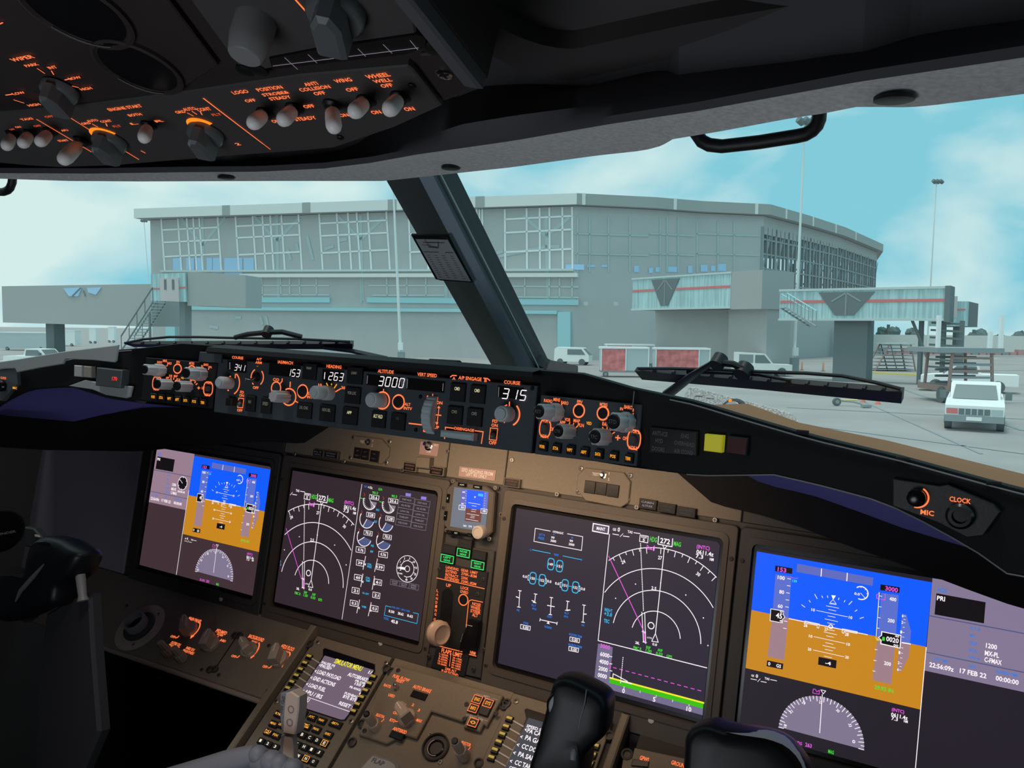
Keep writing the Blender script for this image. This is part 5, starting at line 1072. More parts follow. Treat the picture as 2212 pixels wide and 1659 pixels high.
# ================================================================== MAIN INSTRUMENT PANEL
F = MIP
TI = thing('instrument_panel', F.p(.7365, -.28), 'wide brown main instrument panel, warm lit in the middle and dark towards its ends', 'instrument panel')
def plate(pts, m, h0, h1, name, ch=.001, parent=TI): b = B(); b.prism(F, pts, h0, h1, m, ch); return b.build(name, parent)
R4 = lambda u0, v0, u1, v1: [(u0, v0), (u1, v0), (u1, v1), (u0, v1)]
plate(R4(-.045, -.284, 1.53, .10), 'bezel', -.03, -.004, 'backing_plate')
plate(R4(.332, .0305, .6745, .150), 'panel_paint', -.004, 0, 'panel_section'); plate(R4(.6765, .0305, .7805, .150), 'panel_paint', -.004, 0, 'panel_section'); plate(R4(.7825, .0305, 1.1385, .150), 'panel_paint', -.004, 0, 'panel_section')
plate(R4(-.045, .0305, .330, .150), 'bezel', -.004, 0, 'panel_section'); plate(R4(1.1405, .0305, 1.53, .105), 'bezel', -.004, 0, 'panel_section')  # end sections coloured dark for the shade beyond the flood lamp
b = B(); b.prism(F, R4(-.40, -.305, -.048, .10), -.02, -.003, 'wall_dark', .002); b.build('outboard_panel', TI); b = B(); b.prism(F, R4(1.532, -.305, 1.87, .10), -.02, -.003, 'wall_dark', .002); b.build('outboard_panel', TI)
plate(R4(-.045, -.31, 1.53, -.272), 'panel_black', -.004, .002, 'lower_rail')

# ---- four display units
XS = [0, .358, .808, 1.163]
DU = []
for i, (x, lb, scr) in enumerate(zip(XS, ['left-hand flight display, small and dim, with blue sky and brown ground', 'inner left display with white navigation arcs and engine dials', 'inner right display with blue system diagrams left of the navigation arcs', 'large right-hand flight display with bright blue sky, cut by the picture edge'],
                                  ['scr_left', 'scr_in', 'scr_right', 'scr_fo'])):
    t = thing('display_unit', F.p(x+.1535, -.23), lb, 'display screen', 'flight deck display units'); DU.append(t)
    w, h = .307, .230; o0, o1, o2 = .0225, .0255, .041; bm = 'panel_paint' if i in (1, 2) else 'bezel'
    if i in (1, 2): bm = 'bezel_warm'  # inner frames lighter, outer darker: reach of the flood lamp put into colour
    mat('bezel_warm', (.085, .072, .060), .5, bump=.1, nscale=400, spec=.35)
    # frame: outer ring, raised bevel, opening
    outer = [(x-o0, -h-o2), (x+w+o0, -h-o2), (x+w+o0, o1), (x-o0, o1)]; 
    mid = [(x-.012, -h-.016), (x+w+.012, -h-.016), (x+w+.012, .014), (x-.012, .014)]
    inn = [(x-.0055, -h-.007), (x+w+.0055, -h-.007), (x+w+.0055, .0065), (x-.0055, .0065)]
    def rnd(q, r, n=5):
        (u0, v0), (u1, v1) = q[0], q[2]; o = []
        for cx_, cy_, a0 in [(u0+r, v0+r, 180), (u1-r, v0+r, 270), (u1-r, v1-r, 0), (u0+r, v1-r, 90)]:
            for k in range(n): a = rad(a0+90*k/(n-1)); o.append((cx_+r*math.cos(a), cy_+r*math.sin(a)))
        return o
    P = lambda q, hh: [F.p(u, v, hh) for u, v in q]
    b = B(); b.grid([P(rnd(outer, .006), -.003), P(rnd(outer, .006), .0035), P(rnd([(a+.001*(1 if k in (0, 3) else -1), c+.001*(1 if k < 2 else -1)) for k, (a, c) in enumerate(outer)], .006), .0045), P(rnd(mid, .010), .0045), P(rnd(mid, .010), .0065), P(rnd(inn, .008), .0070), P(rnd(inn, .008), -.0015)], bm, True, False); b.build('bezel', t, fix=False)
    b = B(); b.prism(F, rnd([(x-.005, -h-.0065), (x+w+.005, -h-.0065), (x+w+.005, .006), (x-.005, .006)], .008), -.0025, -.0012, 'gloss_black'); b.build('surround', t)
    b = B(); b.prism(F, [(x, -h), (x+w, -h), (x+w, -.004), (x+w-.004, 0), (x+.0, 0)], -.0012, 0, 'black', top=scr); b.build('screen', t)
    c = {0: F.at(482, 1293), 1: F.at(826, 1388), 2: F.at(1409, 1554)}.get(i, (x+.18, -h-.030)); b = B(); b.cyl(F, (c[0], c[1]), [(.0042, .004), (.0042, .0055), (.003, .006)], 'knob', 16); b.build('light_sensor', t)
    for u in (x-.017, x+w+.017):
        for v in (-.018, -h-.006): screw(F, (u, v), .0030, .0045, 'bezel').build('screw', t)

# ---- flight display drawing, read off the right-hand screen (pixel offsets become metres on the panel)
def pfd(b, off):
    D = dict(off=off); Z(1580, 1140, 3.196)
    P_ = lambda m, *a, h=.0003: fp(b, F, m, *a, h=h, off=off)
    Lw = lambda w, *a, m='white', h=.0009: ln(b, F, m, w, *a, h=h, off=off)
    T_ = lambda s, x, y, w, hh, m='white', rot=0: tx(b, F, s, x, y, w, hh, m, .0011, rot, off)
    P_('sky_blue', 176, 163, 1385, 377, 1343, 822, 138, 567); P_('earth', 138, 567, 1343, 822, 1305, 1255, 98, 968)
    P_('tape_blue', 305, 320, 415, 337, 393, 622, 283, 597, h=.0005); P_('tape_brown', 283, 597, 393, 622, 364, 914, 250, 887, h=.0005)
    P_('tape_blue', 1035, 450, 1155, 465, 1133, 780, 1010, 750, h=.0005); P_('tape_brown', 1010, 750, 1133, 780, 1103, 1082, 974, 1050, h=.0005)
    P_('tape_blue', 1178, 595, 1208, 600, 1240, 715, 1232, 800, 1160, 786, h=.0005); P_('tape_brown', 1160, 786, 1232, 800, 1225, 890, 1172, 995, 1140, 988, h=.0005)
    P_('grey_box', 455, 248, 980, 345, 974, 401, 450, 304, h=.0005)
    Lw(6, 623, 283, 619, 335); Lw(6, 801, 312, 797, 367)
    P_('black_e', 304, 260, 422, 280, 419, 319, 301, 299, h=.0007); T_('153', 350, 290, 60, 30, 'magenta'); P_('black_e', 1030, 390, 1163, 411, 1159, 450, 1027, 430, h=.0007); T_('3000', 1106, 424, 88, 32, 'magenta')
    T_('100', 345, 345, 50, 26); T_('80', 348, 443, 34, 26); T_('60', 338, 541, 34, 26)
    for x, y in [(400, 352), (397, 400), (392, 450), (388, 498), (385, 547), (376, 645), (371, 694)]: Lw(4, x-12, y-2, x+10, y+2)
    P_('white', 271, 557, 364, 573, 360, 596, 372, 618, 356, 632, 354, 659, 265, 643, h=.0007); P_('black_e', 275, 562, 360, 577, 356, 598, 367, 617, 352, 630, 350, 654, 270, 639, h=.0009); T_('45', 330, 607, 44, 36); T_('0', 345, 580, 18, 16); T_('4', 341, 642, 18, 16)
    for q in [(575, 458, 593, 490), (537, 500, 545, 514), (485, 531, 508, 548), (625, 470, 630, 483), (663, 468, 666, 482), (743, 484, 740, 496), (785, 500, 779, 512), (833, 507, 811, 530), (868, 567, 854, 576), (913, 617, 887, 626)]: Lw(4, *q)
    P_('white', 690, 465, 722, 468, 703, 497, h=.0008); Lw(3, 702, 495, 680, 518, 724, 525, 702, 495); Lw(3, 677, 524, 724, 530)
    for q in [(655, 538, 742, 555), (670, 563, 722, 574), (588, 570, 803, 615), (667, 608, 718, 618), (645, 628, 735, 648), (663, 655, 713, 667), (665, 702, 712, 711), (640, 718, 728, 738), (655, 745, 707, 756), (570, 751, 785, 798), (650, 792, 703, 804), (630, 811, 718, 831), (647, 838, 700, 850), (565, 843, 778, 890), (640, 885, 693, 897)]: Lw(3.2, *q)
    for s, x, y in [('10', 565, 566), ('10', 823, 619), ('10', 548, 748), ('10', 807, 804), ('20', 540, 838), ('20', 798, 893)]: T_(s, x, y, 25, 20)
    Lw(5, 398, 627, 940, 738)
    for q in [(508, 643, 607, 664, 603, 692, 592, 690, 595, 674, 507, 657, 508, 643), (767, 697, 869, 717, 867, 729, 780, 713, 777, 728, 765, 725, 767, 697)]: Lw(4, *q)
    P_('black_e', 512, 648, 602, 667, 600, 686, 595, 685, 598, 671, 511, 655, h=.0008)
    c = A_(F, 686, 682); b.ring(F, (c[0]+off[0], c[1]+off[1]), px2m(F, 686, 682, 13)[0], .0011, 'white', .001)
    T_('26', 513, 672, 26, 24); T_('27', 655, 700, 24, 24); T_('28', 797, 735, 27, 24)
    P_('black_e', 603, 890, 727, 915, 722, 971, 598, 944, h=.0007); T_('-4', 668, 934, 40, 24)
    P_('black_e', 248, 914, 359, 938, 354, 978, 243, 955, h=.0007); T_('0', 262, 938, 16, 24); T_('GS', 327, 953, 34, 24)
    for s, x, y in [('6', 1183, 607), ('2', 1180, 652), ('1', 1172, 719), ('1', 1160, 861), ('2', 1155, 931), ('6', 1150, 977)]: T_(s, x, y, 12, 20)
    for x, y in [(1198, 608), (1196, 632), (1195, 655), (1190, 686), (1188, 722), (1186, 754), (1180, 828), (1177, 864), (1173, 898), (1171, 934), (1168, 957), (1165, 981)]: Lw(3, x-7, y-1, x+6, y+2)
    Lw(8, 1178, 792, 1236, 802)
    P_('white', 1035, 713, 1174, 741, 1167, 834, 1028, 803, 1030, 775, 1012, 757, 1033, 742, h=.0007); P_('black_e', 1042, 720, 1168, 746, 1161, 827, 1035, 797, 1037, 774, 1019, 758, 1039, 744, h=.0009)
    T_('0020', 1112, 773, 88, 34); T_('40', 1143, 749, 30, 14); T_('00', 1136, 812, 34, 16); P_('green', 1043, 752, 1060, 755, 1058, 780, 1040, 777, h=.0011)
    T_('400', 1115, 493, 48, 26); T_('200', 1103, 641, 48, 26); T_('200', 1078, 937, 48, 26)
    for x, y in [(1030, 471), (1026, 545), (1020, 620), (1012, 692), (998, 840), (991, 915), (984, 988)]: Lw(4, x-8, y-1, x+9, y+2)
    Lw(5, 1021, 446, 1000, 748, m='yellow'); 
    for k in range(4): Lw(3, 994+k*7, 754+k*5, 1006+k*7, 778, m='yellow')
    Lw(4, 1016, 455, 1003, 462, 1003, 486, 1060, 499, 1062, 455, m='magenta')
    T_('29.92 IN', 1053, 1112, 134, 28, 'green'); T_('139', 437, 368, 32, 18, 'green_lamp'); Lw(3, 410, 340, 440, 350, 460, 347, m='magenta')
    c = A_(F, 896, 450); r = px2m(F, 896, 450, 48)[0]; b.ring(F, (c[0]+off[0], c[1]+off[1]), r, .0012, 'white', .001, -110, 135); T_('0.0', 868, 456, 38, 18); Lw(3, 892, 450, 926, 488)
    for q in [(895, 402, 896, 414), (930, 420, 922, 428), (945, 455, 933, 454), (928, 487, 919, 478)]: Lw(3, *q)
    T_('GS', 148, 1020, 20, 14); T_('0', 177, 1023, 16, 24); T_('TAS', 247, 1041, 34, 16); Lw(4, 270, 1047, 313, 1056); Lw(4, 135, 1042, 175, 1050); Lw(4, 205, 1060, 242, 1067); Lw(3, 182, 1062, 200, 1042)
    T_('(INTC)', 1150, 1265, 88, 30, 'magenta'); T_('0611.4z', 1160, 1300, 118, 28); T_('7.3', 1127, 1318, 46, 24); T_('NM', 1204, 1336, 28, 18)
    # compass rose
    c = A_(F, 614, 1452); e0 = A_(F, 326, 1385); r = math.hypot(e0[0]-c[0], e0[1]-c[1]); q = lambda a, k=1.0: (c[0]+off[0]+r*k*math.sin(rad(a)), c[1]+off[1]+r*k*math.cos(rad(a)))
    pts = [q(a) for a in range(-90, 91, 6)]; b.face([F.p(u, v, .0004) for u, v in pts], 'compass')
    for i, a in enumerate(range(-90, 91, 5)): b.line(F, [q(a, 1), q(a, .88 if i % 2 == 0 else .93)], .0008, 'white', .0008)
    Lw(5, 628, 1150, 610, 1415); Lw(4, 618, 1118, 652, 1126, 634, 1146, 618, 1118); Lw(4, 566, 1112, 562, 1140, 606, 1148, 608, 1120, 590, 1132, 580, 1114, 566, 1112, m='magenta')
    for s, x, y, ro in [('24', 500, 1207, -28), ('27', 617, 1203, 0), ('30', 736, 1262, -36), ('21', 412, 1268, 42), ('18', 372, 1367, 85), ('33', 820, 1362, -70), ('0', 845, 1475, -90)]: T_(s, x, y, 24, 20, rot=ro)
    T_('SEL HDG', 450, 1480, 78, 22, 'magenta'); T_('263', 533, 1500, 46, 28, 'magenta'); T_('MAG', 688, 1546, 40, 26, 'green')
def info(b, off, ivory, wide):
    Z(1580, 1140, 3.196); T_ = lambda s, x, y, w, hh, m='white': tx(b, F, s, x, y, w, hh, m, .0009, 0, off)
    p0 = A_(F, 1386, 376); p0 = (p0[0]+off[0], p0[1]+off[1]); w = wide; vb = A_(F, 1345, 988)[1]+off[1]
    b.poly(F, [(p0[0], vb), (p0[0]+w, vb), (p0[0]+w, 0), (p0[0], 0)], ivory, .0003)
    for y in (608, 864): v = A_(F, 1372, y)[1]+off[1]; b.line(F, [(p0[0], v), (p0[0]+w, v)], .0012, 'slate', .0005)
    fp(b, F, 'black_e', 1415, 452, 1755, 514, 1743, 660, 1402, 598, h=.0005, off=off)
    T_('HGS', 1455, 431, 62, 32, 'blue_txt'); T_('PRI', 1447, 488, 56, 32)
    for s, x, y, w_ in [('FLT #', 1683, 697, 74), ('MIC', 1665, 745, 40), ('XPDR', 1670, 797, 58), ('SECAL', 1668, 847, 64), ('TAIL #', 1675, 897, 80), ('UTC TIME', 1443, 913, 98), ('DATE', 1662, 958, 50), ('ELAPSED TIME', 1903, 1006, 150)]: T_(s, x, y, w_, 22, 'blue_txt')
    for s, x, y, w_ in [('1200', 1795, 818, 78), ('MX-PL', 1798, 872, 100), ('C-FMAX', 1806, 920, 122), ('22:56:09z', 1450, 960, 172), ('17 FEB 22', 1668, 1004, 188), ('00:00:00', 1903, 1052, 162)]: T_(s, x, y, w_, 34)
Z(1580, 1140, 3.196); pr = A_(F, 176, 163); ir = A_(F, 1386, 376)
b = B(); pfd(b, (0, 0)); info(b, (0, 0), 'info_bg', XS[3]+.307-ir[0]); ln(b, F, 'white', 5, 1345, 825, 1258, 1800, h=.0009); b.build('symbology', DU[3], fix=False)
pl = F.at(420.5, 981)
b = B(); pfd(b, (pl[0]-pr[0], 0)); io = (0-ir[0], 0); info(b, io, 'info_bg_warm', pl[0]); b.line(F, [(pl[0], F.at(410, 1060)[1]), (pl[0], -.2295)], .001, 'white', .0009)
c = F.at(395, 1044); b.cyl(F, c, [(.0125, .0004), (.0125, .0005)], 'black_e', 32); b.ring(F, c, .0125, .0011, 'white', .0009); b.line(F, [c, (c[0]-.008, c[1]+.006)], .0009, 'white', .0009)
for a in range(0, 360, 60): b.line(F, [(c[0]+.0125*math.sin(rad(a)), c[1]+.0125*math.cos(rad(a))), (c[0]+.010*math.sin(rad(a)), c[1]+.010*math.cos(rad(a)))], .0009, 'white', .0009)
b.text(F, '00:00:43', (c[0], c[1]-.0165), .02, .004, 'white', .0009); b.build('symbology', DU[0], fix=False)

# ---- navigation display drawing
def nd(b, off, clip=None):
    Z(1070, 1000, 2.764)
    Lw = lambda w, *a, m='white', h=.0009: ln(b, F, m, w, *a, h=h, off=off)
    T_ = lambda s, x, y, w, hh, m='white', rot=0: tx(b, F, s, x, y, w, hh, m, .0011, rot, off)
    T_('GS', 713, 397, 20, 16); T_('0', 739, 398, 14, 26); T_('TAS', 806, 412, 30, 16); Lw(4, 828, 416, 866, 422); Lw(4, 702, 424, 738, 430); Lw(4, 765, 436, 800, 441); Lw(3, 746, 440, 764, 422)
    Lw(4, 866, 430, 914, 438, 911, 477, 862, 468, 866, 430); T_('RANGE', 889, 443, 34, 10); T_('5', 888, 460, 14, 18)
    T_('HDG', 945, 457, 42, 30, 'green'); T_('MAG', 1088, 484, 44, 28, 'green'); T_('272', 1015, 467, 60, 32); Lw(5, 976, 438, 972, 484, 1056, 500, 1060, 452); Lw(4, 1000, 490, 1028, 494, 1010, 513, 1000, 490)
    T_('(INTC)', 1242, 508, 80, 30, 'magenta'); T_('0611.4z', 1253, 538, 104, 26); T_('7.3', 1220, 558, 46, 24); T_('NM', 1293, 576, 24, 18)
    c = A_(F, 957, 1040); top = A_(F, 1010, 512); R1 = math.hypot(top[0]-c[0], top[1]-c[1]); th0 = math.atan2(top[0]-c[0], top[1]-c[1])
    ang = lambda x, y: math.degrees(math.atan2(A_(F, x, y)[0]-c[0], A_(F, x, y)[1]-c[1]))
    c = (c[0]+off[0], c[1]+off[1]); co_ = (c[0]-off[0], c[1]-off[1]); 
    ang = lambda x, y: math.degrees(math.atan2(A_(F, x, y)[0]-co_[0], A_(F, x, y)[1]-co_[1]))
    q = lambda a, r: (c[0]+r*math.sin(rad(a)), c[1]+r*math.cos(rad(a)))
    def arc(r, a0, a1, w=.0010): n = 40; b.line(F, [q(a0+(a1-a0)*i/n, r) for i in range(n+1)], w, 'white', .0008)
    aL, aR = ang(675, 576), ang(1318, 686); arc(R1, aL, aR)
    a27 = ang(990, 510)
    for k in range(-9, 12):
        a = a27+k*5*1.0
        if aL < a < aR: b.line(F, [q(a, R1), q(a, R1*(.935 if k % 2 == 0 else .965))], .0009, 'white', .0009)
    for s, x, y, ro in [('24', 765, 590, 30), ('27', 985, 566, 0), ('30', 1213, 664, -28)]: T_(s, x, y, 24, 22, rot=ro)
    def ring_(px_, py_, e0, e1):
        p = A_(F, px_, py_); r = math.hypot(p[0]-co_[0], p[1]-co_[1]); arc(r, ang(*e0), ang(*e1))
    ring_(985, 634, (655, 772), (1300, 864)); ring_(975, 763, (715, 957), (1219, 1078)); ring_(966, 886, (835, 988), (1089, 1047))
    Lw(4.5, 1010, 512, 957, 1018); p, s_ = A_(F, 868, 480), A_(F, 886, 888); b.dash(F, (p[0]+off[0], p[1]+off[1]), (s_[0]+off[0], s_[1]+off[1]), 40, .0011, 'white', .0009, .4)
    Lw(4.5, 678, 556, 888, 1005, m='magenta'); Lw(4, 876, 890, 886, 1070); Lw(4, 893, 892, 899, 1072); Lw(5, 888, 1005, 893, 1068, m='magenta')
    T_('2.5', 948, 748, 30, 20); T_('0.0', 953, 1083, 28, 16); T_('28L', 850, 1074, 26, 16); T_('(-CYYZ', 922, 1045, 30, 12)
    Lw(4, 957, 1018, 935, 1064, 974, 1070, 957, 1018); cc = A_(F, 931, 971); b.ring(F, (cc[0]+off[0], cc[1]+off[1]), .0042, .0012, 'white', .0009)
    for x, y in [(838, 723), (719, 808), (1138, 788), (1243, 925), (988, 716), (1270, 1090)]: cc = A_(F, x, y); b.rect(F, (cc[0]+off[0], cc[1]+off[1]), .0014, .0014, .0005, .0008, 'white')
    for x, y in [(888, 1008), (893, 1070)]: Lw(3, x-12, y-2, x+12, y+2); Lw(3, x-7, y-9, x+7, y+9)
    Lw(4, 908, 490, 906, 512, 950, 520, 952, 495, 930, 515, 908, 490, m='magenta')
    T_('WX+T', 676, 880, 48, 22, 'cyan'); T_('+3.0', 675, 903, 48, 22, 'cyan'); T_('TEC', 666, 944, 34, 22, 'cyan')
    for s, x, y, w in [('FMC R', 850, 1106, 50), ('RNP', 915, 1102, 26), ('1.00', 917, 1122, 36), ('ANP', 985, 1118, 30), ('0.03', 980, 1139, 40), ('GPS', 1040, 1155, 34)]: T_(s, x, y, w, 18, 'green')
Z(1070, 1000, 2.764); nr = A_(F, 683, 400)
b = B(); nd(b, (0, 0)); Lw = lambda w, *a, m='white', h=.0009: ln(b, F, m, w, *a, h=h); T_ = lambda s, x, y, w, hh, m='white', rot=0: tx(b, F, s, x, y, w, hh, m, .0011, rot)
Lw(4, 683, 425, 615, 1060); Lw(4.5, 615, 1060, 1264, 1223)
fp(b, F, 'axis', 614, 1078, 702, 1100, 686, 1278, 682, 1310, 1241, 1465, 1238, 1506, 587, 1326, h=.0004)
T_('3000', 658, 1096, 60, 26, 'magenta')
for s, y, x in [('6000', 1145, 655), ('4000', 1188, 650), ('2000', 1230, 645), ('0000', 1270, 640)]: T_(s, x, y, 56, 26)
for y in (1155, 1198, 1240, 1281): Lw(4, 684, y-1, 698, y+2)
fp(b, F, 'green_band', 684, 1286, 1244, 1436, 1241, 1466, 681, 1312, h=.0007); Lw(9, 685, 1282, 1245, 1432, m='yellow', h=.0009)
Lw(6, 748, 1300, 815, 1317, h=.0011); Lw(4.5, 790, 1303, 705, 1258, 702, 1284)
p, s_ = A_(F, 706, 1221), A_(F, 1250, 1366); b.dash(F, p, s_, 14, .0010, 'magenta', .0009, .5); p, s_ = A_(F, 764, 1160), A_(F, 748, 1320); b.dash(F, p, s_, 14, .001, 'white', .0009, .4)
for s, x, y in [('0', 767, 1360), ('5', 950, 1411), ('10', 1157, 1469)]: T_(s, x, y, 16 if len(s) < 2 else 30, 28)
for x, y in [(770, 1340), (866, 1366), (962, 1393), (1060, 1420), (1158, 1447)]: Lw(3, x, y-6, x-1, y+6)
Lw(3, 680, 1203, 690, 1205, 687, 1226, 676, 1224, m='magenta')
# system synoptics, left pane of the inner right screen
fp(b, F, 'white', 583, 358, 682, 376, 677, 428, 578, 409, h=.0005); fp(b, F, 'grey_sys', 589, 365, 676, 381, 671, 421, 584, 403, h=.0007) if em('grey_sys', 80, 74, 96) else None; T_('MAINT', 632, 393, 52, 20)
Lw(3.5, 330, 407, 240, 390, 232, 468, 516, 522, 523, 440, 432, 423); T_('HYDRAULIC', 377, 415, 64, 13)
for s, x, y, m in [('QTY %', 280, 430, 'blue_txt'), ('PRESS', 276, 450, 'blue_txt')]: T_(s, x, y, 36, 15, m)
T_('A', 352, 426, 10, 11, 'blue_txt'); T_('B', 461, 447, 10, 11, 'blue_txt'); T_('99', 345, 446, 20, 15); T_('3000', 348, 466, 34, 15); T_('99', 455, 466, 20, 15); T_('3000', 457, 487, 34, 15)
Lw(3.5, 222, 518, 330, 540, m='cyan'); Lw(3.5, 405, 555, 512, 577, m='cyan'); T_('L', 214, 518, 8, 12, 'blue_txt'); T_('GEAR', 366, 548, 30, 13, 'blue_txt'); T_('R', 518, 578, 8, 12, 'blue_txt')
def tyre(x, y, s):
    c = A_(F, x, y); r = px2m(F, x, y, 19)[0]; pts = []
    for k in range(24): a = 2*math.pi*k/24; pts.append((c[0]+r*(abs(math.cos(a))**.6)*(1 if math.cos(a) > 0 else -1), c[1]+r*1.6*(abs(math.sin(a))**.6)*(1 if math.sin(a) > 0 else -1)))
    b.line(F, pts+[pts[0]], .0013, 'cyan', .0008); T_(s, x, y+1, 26, 16)
for x, y, s in [(333, 604, '149'), (385, 616, '151'), (225, 688, '150'), (281, 700, '152'), (417, 730, '151'), (480, 743, '152')]: tyre(x, y, s)
for q in [(352, 609, 366, 612), (245, 692, 261, 696), (437, 734, 460, 739)]: Lw(3, *q, m='cyan')
for x, y in [(178, 678), (324, 707), (371, 720), (525, 752)]: T_('0.0', x, y, 26, 16)
for x, y, s in [(200, 685, 1), (303, 706, -1), (392, 727, 1), (503, 750, -1)]: Lw(3, x+4*s, y-14, x-3*s, y-15, x-4*s, y+14, x+3*s, y+15)
for x, y0, y1, lb, w, py_, sd in [(144, 762, 860, 'AIL', 20, 806, -1), (238, 782, 833, 'FLT', 26, 829, -1), (332, 803, 905, 'ELEV', 30, 855, 0), (430, 825, 880, 'FLT', 26, 878, 1), (527, 848, 950, 'AIL', 20, 902, 1)]:
    Lw(4, x+4, y0, x-2, y1); Lw(4, x-5, y0-1, x+13, y0+2); Lw(4, x-11, y1-1, x+7, y1+2)
    if sd: Lw(5, x, py_, x+sd*18, py_+sd*4-4); 
    else: Lw(4.5, x-20, py_-5, x+22, py_+3)
    T_(lb, x-6 if sd <= 0 else x-2, y1+18 if lb != 'ELEV' else 918, w, 12, 'blue_txt')
for x, y in [(235, 871), (424, 917)]: T_('SPLR', x, y, 26, 12, 'blue_txt')
Lw(4, 268, 935, 370, 957); Lw(4, 270, 928, 267, 944); Lw(4, 371, 950, 368, 966); fp(b, F, 'white', 318, 944, 326, 962, 308, 958, h=.0009); T_('RUDDER', 318, 981, 44, 13, 'blue_txt')
for x, y, s in [(182, 981, '4.00'), (476, 1055, '0.00'), (470, 1112, '0.00')]: Lw(3.5, x-29, y-17, x+29, y-5, x+26, y+18, x-30, y+7, x-29, y-17); T_(s, x, y+1, 38, 17)
T_('STAB', 184, 956, 30, 13, 'blue_txt'); T_('RUDDER TRIM', 480, 1030, 78, 14, 'blue_txt'); T_('AILERON TRIM', 477, 1091, 84, 14, 'blue_txt')
b.build('symbology', DU[2], fix=False)

# ---- inner left screen: navigation arcs and engine dials
b = B(); nd(b, (0, 0)); Z(1070, 1000, 2.764); cA = A_(F, 957, 1040); Z(590, 990, 4.147); cB = A_(F, 343, 1118); dv = [A_(F, 798, 232), A_(F, 620, 1440)]
nv = []; uv = []
for p in b.v:
    d = p-F.O; u, v, h = d.dot(F.U), d.dot(F.V), d.dot(F.N); u = cB[0]+(u-cA[0])*1.12; v = cB[1]+(v-cA[1])*1.12; nv.append(F.p(u, v, h)); uv.append((u, v))
b.v = nv; keep = [i for i, f in enumerate(b.f) if all(uv[j][0] > .3595 and -.229 < uv[j][1] < -.001 and uv[j][0] < dv[0][0]-.001 for j in f)]
b.f = [b.f[i] for i in keep]; b.m = [b.m[i] for i in keep]; b.sm = [b.sm[i] for i in keep]
Z(590, 990, 4.147)
Lw(4.5, 120, 628, 256, 1080, m='magenta')
Lw(4, 798, 232, 620, 1440); T_('TAT', 832, 254, 26, 18, 'blue_txt'); T_('+15c', 873, 262, 42, 22); T_('G/A', 964, 278, 36, 22, 'green'); T_('90.3', 917, 310, 50, 24, 'green'); T_('90.3', 1089, 341, 50, 24, 'green')
def dial(x, y, r, a0, a1, fa0, fa1, m='slate'):
    c = A_(F, x, y); R_2 = px2m(F, x, y, r)[0]; b.ring(F, c, R_2, .0012, 'white', .0009, a0, a1)
    if fa0 is not None: b.face([F.p(*c, .0005)]+[F.p(c[0]+R_2*math.cos(rad(fa0+(fa1-fa0)*k/12)), c[1]+R_2*math.sin(rad(fa0+(fa1-fa0)*k/12)), .0005) for k in range(13)], m)
    return c, R_2
for i, (x, y) in enumerate([(870, 385), (1040, 417)]):
    c, r = dial(x, y, 60, 165, 330, -70, 0, 'dimline')
    for k in range(12): a = rad(165+k*15); b.line(F, [(c[0]+r*math.cos(a), c[1]+r*math.sin(a)), (c[0]+r*.8*math.cos(a), c[1]+r*.8*math.sin(a))], .0007, 'white', .0009)
    Lw(4, x, y-12, x+42, y+55); Lw(3, x-52, y-75, x-45, y-55, x-55, y-45, m='red_e'); Lw(5, x-85, y-30, x-60, y-22, m='green')
    X, Y = x+38, y-35; fp(b, F, 'white', X-42, Y-28, X+45, Y-14, X+40, Y+28, X-47, Y+14, h=.0007); fp(b, F, 'black_e', X-38, Y-24, X+41, Y-11, X+36, Y+24, X-43, Y+11, h=.0009); T_('20.6', X-1, Y, 62, 28)
for (x, y), s, lo in [((843, 545), '528', 0), ((1015, 578), '528', 0), ((820, 707), '70.0', 1), ((992, 742), '70.0', 1)]:
    c, r = dial(x, y, 64, 150, 350 if not lo else 345, 245 if not lo else 215, 350, 'slate')
    b.line(F, [c, (c[0]+r*math.cos(rad(245 if not lo else 215)), c[1]+r*math.sin(rad(245 if not lo else 215)))], .0011, 'white', .0011)
    Lw(3, x-50, y-80, x-42, y-65, x-52, y-52, m='red_e' if lo else 'red_e'); Lw(3, x-54, y-50, x-62, y-35, m='amber' if not lo else 'white')
    X, Y = x+35, y-38; fp(b, F, 'white', X-38, Y-28, X+38, Y-14, X+34, Y+30, X-42, Y+16, h=.0007); fp(b, F, 'black_e', X-34, Y-24, X+34, Y-11, X+30, Y+26, X-38, Y+13, h=.0009); T_(s, X-1, Y+1, 52, 28)
for s, x, y in [('N1', 940, 462), ('EGT', 922, 568), ('N2', 893, 783), ('FF', 887, 837)]: T_(s, x, y, 26, 20, 'cyan')
for s, x, y in [('0.76', 788, 820), ('0.76', 990, 862), ('39', 783, 937), ('39', 966, 975), ('60', 765, 1067), ('61', 945, 1109), ('21', 744, 1184), ('21', 929, 1226), ('0.3', 727, 1298), ('0.3', 912, 1345)]:
    w = 40 if len(s) > 3 else 32; X, Y = x, y
    Lw(4, X-w, Y-30, X+w, Y-17, X+w-4, Y+31, X-w-4, Y+18, X-w, Y-30); T_(s, x, y+1, w*1.25, 26)
for x0, y0, x1, y1 in [(832, 878, 808, 995), (938, 900, 912, 1015), (808, 1035, 788, 1150), (912, 1055, 890, 1175), (778, 1268, 752, 1385), (882, 1290, 855, 1412)]:
    Lw(5, x0, y0, x1, y1); Lw(4, x0-10, y0+2, x0, y0, m='red_e'); mx_, my_ = (x0+x1)/2, (y0+y1)/2+12; fp(b, F, 'white', mx_, my_, mx_+14, my_-9, mx_+12, my_+14, h=.0010)
for s, x, y in [('OIL', 868, 950), ('PRESS', 866, 972), ('OIL', 853, 1072), ('TEMP', 851, 1096), ('OIL QTY', 832, 1212), ('VIB', 817, 1330)]: T_(s, x, y, 42 if len(s) < 6 else 62, 18, 'cyan')
